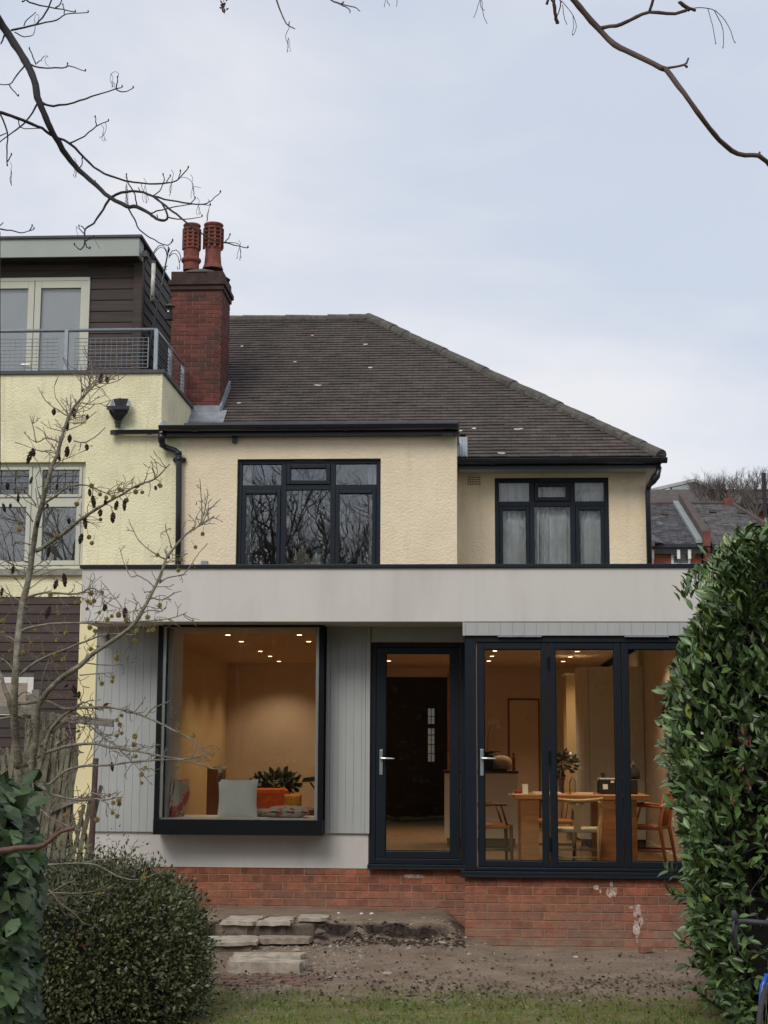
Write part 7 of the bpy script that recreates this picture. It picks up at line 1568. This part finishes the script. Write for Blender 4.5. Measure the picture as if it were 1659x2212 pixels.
# local frame: bike heads along -Y+(-x a little); forward vector:
fw = Vector((-.33, -.945, 0)).normalized(); sdv = Vector((fw.y, -fw.x, 0)); upv = Vector((0, 0, 1))
def bp3(f, s_, u): v = fw * f + sdv * s_ + upv * u; return (v.x, v.y, v.z)
def wheel(cf, name='wheel'):
    mb = MB(); r = .335; n = 56
    for k in range(1): mb.tube([bp3(cf + r * math.cos(2 * math.pi * i / n), 0, r + r * math.sin(2 * math.pi * i / n)) for i in range(n + 1)], .0145, 10, cap=False)
    o = mb.build(name, 'rubber', bk, local=True, smooth=True)
    mb = MB(); mb.tube([bp3(cf + .315 * math.cos(2 * math.pi * i / n), 0, r + .315 * math.sin(2 * math.pi * i / n)) for i in range(n + 1)], .010, 8, cap=False); mb.build('rim', 'blackbox', o, smooth=True)
    mb = MB()
    for i in range(24): a = 2 * math.pi * i / 24; mb.tube([bp3(cf + .02 * math.cos(a + .6), .02 * (-1) ** i, r + .02 * math.sin(a + .6)), bp3(cf + .31 * math.cos(a), 0, r + .31 * math.sin(a))], .0012, 4)
    mb.build('spokes', 'alloy', o)
    mb = MB(); mb.tube([bp3(cf, -.045, r), bp3(cf, .045, r)], .018, 12); mb.build('hub', 'alloy', o)
wheel(0); wheel(-.99)
crown = (-.155, .72 - .335 + .335)
mb = MB()
for s_ in (-1, 1): mb.tube([bp3(0, .05 * s_, .335), bp3(-.05, .05 * s_, .47), bp3(-.12, .042 * s_, .66), bp3(-.14, .02, .715) if s_ > 0 else bp3(-.14, -.02, .715)], [.010, .0125, .015, .016], 10)
mb.tube([bp3(-.14, -.035, .705), bp3(-.14, .035, .705)], .018, 10); mb.build('fork', 'blueframe', bk, local=True, smooth=True)
mb = MB(); A0, A1 = (-.145, .72), (-.185, .86); BB, ST, RH = (-.56, .27), (-.72, .80), (-.99, .335)
mb.tube([bp3(A0[0], 0, A0[1]), bp3(A1[0], 0, A1[1])], .020, 12); mb.tube([bp3(A0[0] - .01, 0, A0[1] + .03), bp3(BB[0], 0, BB[1])], .019, 10); mb.tube([bp3(A1[0], 0, A1[1] - .02), bp3(ST[0], 0, ST[1])], .016, 10); mb.tube([bp3(BB[0], 0, BB[1]), bp3(ST[0], 0, ST[1] + .03)], .015, 10)
for s_ in (-1, 1): mb.tube([bp3(BB[0], .02 * s_, BB[1]), bp3(RH[0], .055 * s_, RH[1])], .009, 8); mb.tube([bp3(ST[0], .01 * s_, ST[1] - .02), bp3(RH[0], .055 * s_, RH[1])], .008, 8)
mb.build('frame', 'blueframe', bk, local=True, smooth=True)
mb = MB(); SX = (-.20, .95); mb.tube([bp3(A1[0], 0, A1[1]), bp3(SX[0], 0, SX[1])], .015, 10); mb.tube([bp3(SX[0], 0, SX[1]), bp3(SX[0] + .10, 0, SX[1] + .04)], .015, 10); mb.build('stem', 'blackbox', bk, local=True, smooth=True)
hb = (SX[0] + .10, SX[1] + .04)
mb = MB(); prof = [(0, 0, 0), (0, .08, 0), (.01, .13, 0), (.05, .165, .0), (.085, .17, -.015), (.105, .172, -.06), (.09, .174, -.105), (.05, .176, -.130), (-.02, .178, -.138)]
for s_ in (-1, 1): mb.tube([bp3(hb[0] + a, s_ * b, hb[1] + c_) for a, b, c_ in prof], [.014] * 3 + [.0155] * 6, 10)
mb.build('handlebar', 'bartape', bk, local=True, smooth=True)
for s_ in (-1, 1):
    mb = MB(); mb.tube([bp3(hb[0] + .075, s_ * .17, hb[1] - .005), bp3(hb[0] + .115, s_ * .17, hb[1] + .02), bp3(hb[0] + .135, s_ * .17, hb[1] + .062)], [.016, .018, .013], 10); mb.tube([bp3(hb[0] + .125, s_ * .17, hb[1] + .01), bp3(hb[0] + .14, s_ * .175, hb[1] - .04), bp3(hb[0] + .12, s_ * .18, hb[1] - .09)], .006, 6); mb.build('brake_hood', 'bartape', bk, local=True, smooth=True)
mb = MB(); mb.prism([(-.8, .93), (-.8, .95), (-.53, .945), (-.53, .935)], 0, 0.001) if 0 else None
pts = [(-.84, .955, .07), (-.76, .96, .065), (-.68, .95, .035), (-.60, .948, .02), (-.55, .945, .014)]
mb.tube([bp3(a, 0, b) for a, b, w_ in pts], [w_ for a, b, w_ in pts], 12); mb.build('saddle', 'blackbox', bk, local=True, smooth=True)
mb = MB(); mb.tube([bp3(ST[0], 0, ST[1]), bp3(-.745, 0, .90)], .013, 8); mb.build('seatpost', 'blackbox', bk, local=True)
mb = MB(); mb.tube([bp3(BB[0], -.07, BB[1]), bp3(BB[0], .07, BB[1])], .015, 8)
for s_ in (-1, 1): mb.bar(bp3(BB[0], .07 * s_, BB[1]), bp3(BB[0] + .08 * s_, .075 * s_, BB[1] - .15 * s_), .015, .02); mb.bar(bp3(BB[0] + .08 * s_ - .04, .10 * s_, BB[1] - .15 * s_), bp3(BB[0] + .08 * s_ + .04, .10 * s_, BB[1] - .15 * s_), .05, .015)
mb.tube([bp3(BB[0] + .09 * math.cos(2 * math.pi * i / 20), -.05, BB[1] + .09 * math.sin(2 * math.pi * i / 20)) for i in range(21)], .005, 6, cap=False); mb.build('crankset', 'alloy', bk, local=True)
mb = MB()
for s_ in (-1, 1): mb.tube([bp3(hb[0] + .11, s_ * .165, hb[1] + .0), bp3(hb[0] + .13, s_ * .1, hb[1] - .08), bp3(hb[0] + .05, 0, hb[1] - .16), bp3(-.13, 0, .74)], .0028, 6)
mb.build('brake_cable', 'blackbox', bk, local=True, smooth=True)
mb = MB(); mb.box(-.012, .012, -.03, -.01, .765, .805); mb.v = [bp3(-.12 + (-v[1]) * .6, v[0], v[2]) for v in mb.v]; mb.build('head_badge', 'alloy', bk, local=True)
# ================================================================== BACKGROUND HOUSES (right)
HY = 45.0
def hX(px, y=HY): return XX(px, 1175, y)
def rowhouse(name, label, x0, x1, xr_end, parX, wins, lean, m, hipr=True, xhl=None):
    t = thing(name, label, 'house', ((x0 + x1) / 2, HY, 4.0), 'brick terrace beyond the garden')
    ez_ = ZZ(1550, 1176, HY - .3); rY = 51.0; rz_ = ZZ(1550, 1089, rY)
    mb = MB(); holes = [(XX(a, 1200, HY), XX(b, 1200, HY), ZZ(1500, c_, HY), ZZ(1500, d_, HY)) for a, b, c_, d_ in wins]
    mb.wall(x0, x1, 4.0, ez_ - .1, HY, HY + .3, holes=holes); mb.box(x0, x0 + .3, HY + .3, 57, 4, ez_ - .1); mb.box(x1 - .3, x1, HY + .3, 57, 4, ez_ - .1); mb.box(x0 + .3, x1 - .3, 56.7, 57, 4, ez_ - .1); mb.build('wall', 'farbrick2', t)
    for h in holes:
        fm = MB(); frame_ring(fm, h[0], h[1], h[2], h[3], HY - .05, HY + .1, .09); o = fm.build('window', 'whiteframe', t); pm = MB(); pm.box(h[0] + .08, h[1] - .08, HY + .02, HY + .05, h[2] + .08, h[3] - .08); pm.build('pane', 'farwindow', o)
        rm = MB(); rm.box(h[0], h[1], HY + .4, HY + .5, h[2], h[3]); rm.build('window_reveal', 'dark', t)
    # tiled roof courses
    mb = MB(); ns = 34; rr_ = random.Random(int(x0 * 7))
    for k in range(ns):
        s0, s1 = k / ns, (k + 1) / ns; y0_, y1_ = lerp(HY - .35, rY, s0), lerp(HY - .35, rY, s1); z0_, z1_ = lerp(ez_ + .02, rz_, s0), lerp(ez_ + .02, rz_, s1)
        xe = lerp(x1 + (.3 if hipr else 0), xr_end, s0) if hipr else x1; x = x0
        while x < xe - .05:
            w_ = min(.30 + rr_.uniform(-.04, .04), xe - x); l_ = rr_.uniform(.02, .05); mb.hexa([(x + .01, y0_, z0_ - .01), (x + w_ - .01, y0_, z0_ - .01), (x + w_ - .01, y1_, z1_ - .05), (x + .01, y1_, z1_ - .05), (x + .01, y0_, z0_ + l_), (x + w_ - .01, y0_, z0_ + l_), (x + w_ - .01, y1_, z1_ + .0), (x + .01, y1_, z1_ + .0)], rr_.random()); x += w_
    if hipr: mb.add([(x1 + .3, HY - .35, ez_), (xr_end, rY, rz_), (x1 + .3, 57, ez_)], [(0, 1, 2)])
    mb.add([(x0, 57, ez_), (x1, 57, ez_), (xr_end if hipr else x1, rY, rz_ - .02), (x0, rY, rz_ - .02)], [(0, 1, 2, 3)]); mb.add([(x0, HY - .3, ez_ - .02), (x1, HY - .3, ez_ - .02), (x1, 57, ez_ - .02), (x0, 57, ez_ - .02)], [(3, 2, 1, 0)])
    rf = mb.build('roof', m, t)
    mb = MB(); mb.tube([(x0, rY, rz_ + .03), (xr_end if hipr else x1, rY, rz_ + .03)], .1, 8)
    if hipr: mb.tube([(xr_end, rY, rz_ + .03), (x1 + .3, HY - .35, ez_ + .05)], .1, 8)
    mb.build('ridge_tiles', 'pardark', rf)
    mb = MB(); mb.box(x0, x1 + .2, HY - .45, HY - .30, ez_ - .13, ez_ + .0); mb.box(x0, x1, HY - .30, HY - .01, ez_ - .36, ez_ - .1); mb.build('gutter', 'blackpaint', t)
    br = MB(); x = x0 + .5; k = 0
    while x < x1 - .2: br.box(x - .06, x + .06, HY - .34, HY - .305, ez_ - .56, ez_ - .2); x += (1.0, .42)[k % 2]; k += 1
    br.build('eaves_bracket', 'whiteframe', t)
    return t, rf, ez_, rz_
M['farbrick2'] = mat('far_brick_wall', (.27, .085, .055), .9, .25, 2, .3, 12, .02, stretch=(1, 1, 5))
parx = hX(1523)
ha, ra, ez_, rz_ = rowhouse('terraced_house', 'left brick terraced house with lichen spotted slates behind the cream wall', hX(1300), parx - .15, 0, parx, [(1410 - 22, 1411.5, 1222, 1185), (1449.5, 1491, 1222, 1194.5)], 0, 'slate', hipr=False)
hb_, rb_, _, _ = rowhouse('terraced_house', 'right brick terraced house with grey tiled hipped roof behind the laurel', parx + .2, hX(1700), XX(1579.5, 1089, 51), parx, [(1553, 1594, 1222, 1194.5)], 0, 'slate2', hipr=True)
mb = MB()
mb.prism([(HY - .5, ez_ - .3), (HY - .5, ez_ + .45), (51, rz_ + .50), (51, rz_ - .3)], parx - .15, parx + .12, 'x'); pp = mb.build('party_parapet', 'pardark', ha)
mb = MB(); mb.prism([(HY - .4, ez_ + .05), (HY - .4, ez_ + .20), (51, rz_ + .16), (51, rz_ + .0)], parx - .40, parx - .16, 'x'); mb.build('lead_flashing', 'pargrey', ha)
mb = MB(); mb.box(parx - .14, parx + .12, HY - .62, HY - .1, ez_ - .1, ez_ + .5); mb.box(parx - .10, parx + .1, HY - .55, HY - .1, ez_ - .9, ez_ - .1); mb.build('party_pier', 'farbrick', ha)
for (a, b) in ((1436, 1113), (1539, 1108), (1600, 1110)):
    d = ray(a, b); t__ = ((ez_ - CAM.z) + (rz_ - ez_) / (51 - HY + .35) * (CAM.y - HY + .35)) / (d.z - (rz_ - ez_) / (51 - HY + .35) * d.y); c = CAM + d * t__
    mb = MB(); mb.box(c.x - .14, c.x + .14, c.y - .2, c.y + .1, c.z - .0, c.z + .10); mb.build('roof_vent', 'pardark', ra if a < 1500 else rb_)
c = P(1574, 1082, 51); mb = MB(); mb.box(c.x - .2, c.x + .2, 50.8, 51.2, rz_ - .2, rz_ + .24); mb.lathe([(.05, 0), (.04, .28)], (c.x, 51, rz_ + .24), 10); mb.build('chimney', 'farbrick', rb_)
# small bay roof at the left end
c0 = P(1400, 1158, HY - 1.6); mb = MB(); x0_ = hX(1385) ; x1_ = hX(1432)
mb.add([(x0_ - .6, HY - 1.5, ez_), (x1_ - .5, HY - 1.5, ez_), (x1_ + .1, HY - .3, ez_), (x0_ - .6, HY - .3, ez_ + .8), (x1_ - 1.0, HY - .3, ez_ + .8)], [(0, 1, 4, 3), (1, 2, 4)]); mb.box(x0_ - .6, x1_ - .5, HY - 1.5, HY - .02, ez_ - .2, ez_ - .01); mb.build('bay_roof', 'slate', ha)
# brown roof further up the hill
t = thing('house', 'long house with a plain brown roof above the brick terrace', 'house', (17, 74, 8)); r0_, r1_ = XX(1330, 1060, 72), XX(1760, 1060, 72); e0z, e1z = ZZ(1500, 1088, 70), ZZ(1500, 1057, 75)
mb = MB(); mb.add([(r0_, 70, e0z), (r1_, 70, e0z), (r1_, 75, e1z), (r0_, 75, e1z)], [(0, 1, 2, 3)]); mb.add([(r0_, 80, e0z), (r1_, 80, e0z), (r1_, 75, e1z), (r0_, 75, e1z)], [(3, 2, 1, 0)]); mb.build('roof', 'farbrown', t)
mb = MB(); mb.box(r0_, r1_, 70.3, 79.7, 5, e0z - .25); mb.build('wall', 'farbrick', t); mb = MB(); mb.box(r0_, r1_, 69.85, 70.29, e0z - .3, e0z - .02); mb.build('gutter', 'blackpaint', t)
# flat-roofed block on the skyline
t = thing('flat_roofed_block', 'flat roofed modern block with pale fascia on the skyline', 'building', (13, 83, 8))
def pp3(px, py, y): return P(px, py, y)
A_, B_, C_ = P(1385, 1056, 84.5), P(1500, 1033.6, 80), P(1531, 1043, 82); zt_ = B_.z
def quadwall(mb, a, b, z0, z1, th=.15):
    d = (b - a); d.z = 0; n_ = Vector((d.y, -d.x, 0)).normalized() * th
    mb.hexa([(a.x, a.y, z0), (b.x, b.y, z0), (b.x - n_.x, b.y - n_.y, z0), (a.x - n_.x, a.y - n_.y, z0), (a.x, a.y, z1), (b.x, b.y, z1), (b.x - n_.x, b.y - n_.y, z1), (a.x - n_.x, a.y - n_.y, z1)])
A_.z = B_.z = C_.z = 0; Dd = A_ + (C_ - B_)
mb = MB(); mb.prism([(A_.x, A_.y), (B_.x, B_.y), (C_.x, C_.y), (Dd.x, Dd.y)], zt_ - .2, zt_, 'z'); mb.build('roof_slab', 'concrete', t)
ins = lambda v: Vector((lerp(v.x, (A_.x + C_.x) / 2, .05), lerp(v.y, (A_.y + C_.y) / 2, .05)))
mb = MB(); mb.prism([tuple(ins(A_)), tuple(ins(B_)), tuple(ins(C_)), tuple(ins(Dd))], 8, zt_ - .2, 'z'); mb.build('wall', 'farbrown', t)
for u0, u1, m_ in ((.30, .55, 'palepanel'), (.62, .95, 'farwindow2')):
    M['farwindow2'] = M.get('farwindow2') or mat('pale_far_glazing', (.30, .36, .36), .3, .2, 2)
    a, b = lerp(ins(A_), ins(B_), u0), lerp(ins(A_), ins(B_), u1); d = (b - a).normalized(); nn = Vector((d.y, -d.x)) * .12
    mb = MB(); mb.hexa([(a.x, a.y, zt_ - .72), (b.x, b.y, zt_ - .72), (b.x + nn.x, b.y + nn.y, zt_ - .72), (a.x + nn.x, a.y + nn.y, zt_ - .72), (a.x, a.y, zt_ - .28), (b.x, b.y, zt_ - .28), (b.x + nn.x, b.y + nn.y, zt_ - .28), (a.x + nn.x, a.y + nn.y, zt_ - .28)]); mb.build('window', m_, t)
# skyline bare trees and antenna pole
for i, (px, y_, H, lab) in enumerate(((1535, 66, 5.6, 'leftmost bare skyline tree beside the flat roofed block'), (1580, 67, 6.6, 'middle bare skyline tree above the brick terrace'), (1630, 65, 6.9, 'bare skyline tree above the right terraced house'), (1690, 68, 7.4, 'rightmost bare skyline tree at the picture edge'))):
    x = XX(px, 1080, y_); baretree('bare_tree', lab, (x, y_, ZZ(1580, 1150, y_)), ZZ(1580, 995 + 8 * (i == 0), y_) - ZZ(1580, 1150, y_), 60 + i, .12, 'drybark', 6, .42, 'bare trees on the skyline', n0=4, first=.2)
c = P(1650, 1022, 62); mb = MB(); mb.tube([(c.x, 62, 6), (c.x, 62, c.z)], .10, 8); mb.bar((c.x - .5, 62, c.z - .9), (c.x + .5, 62, c.z - .9), .05, .05); mb.bar((c.x - .4, 62, c.z - 1.3), (c.x + .4, 62, c.z - 1.3), .05, .05); tag(mb.build('utility_pole', 'darkbark'), 'dark slender pole with cross bars at the right skyline', 'pole')
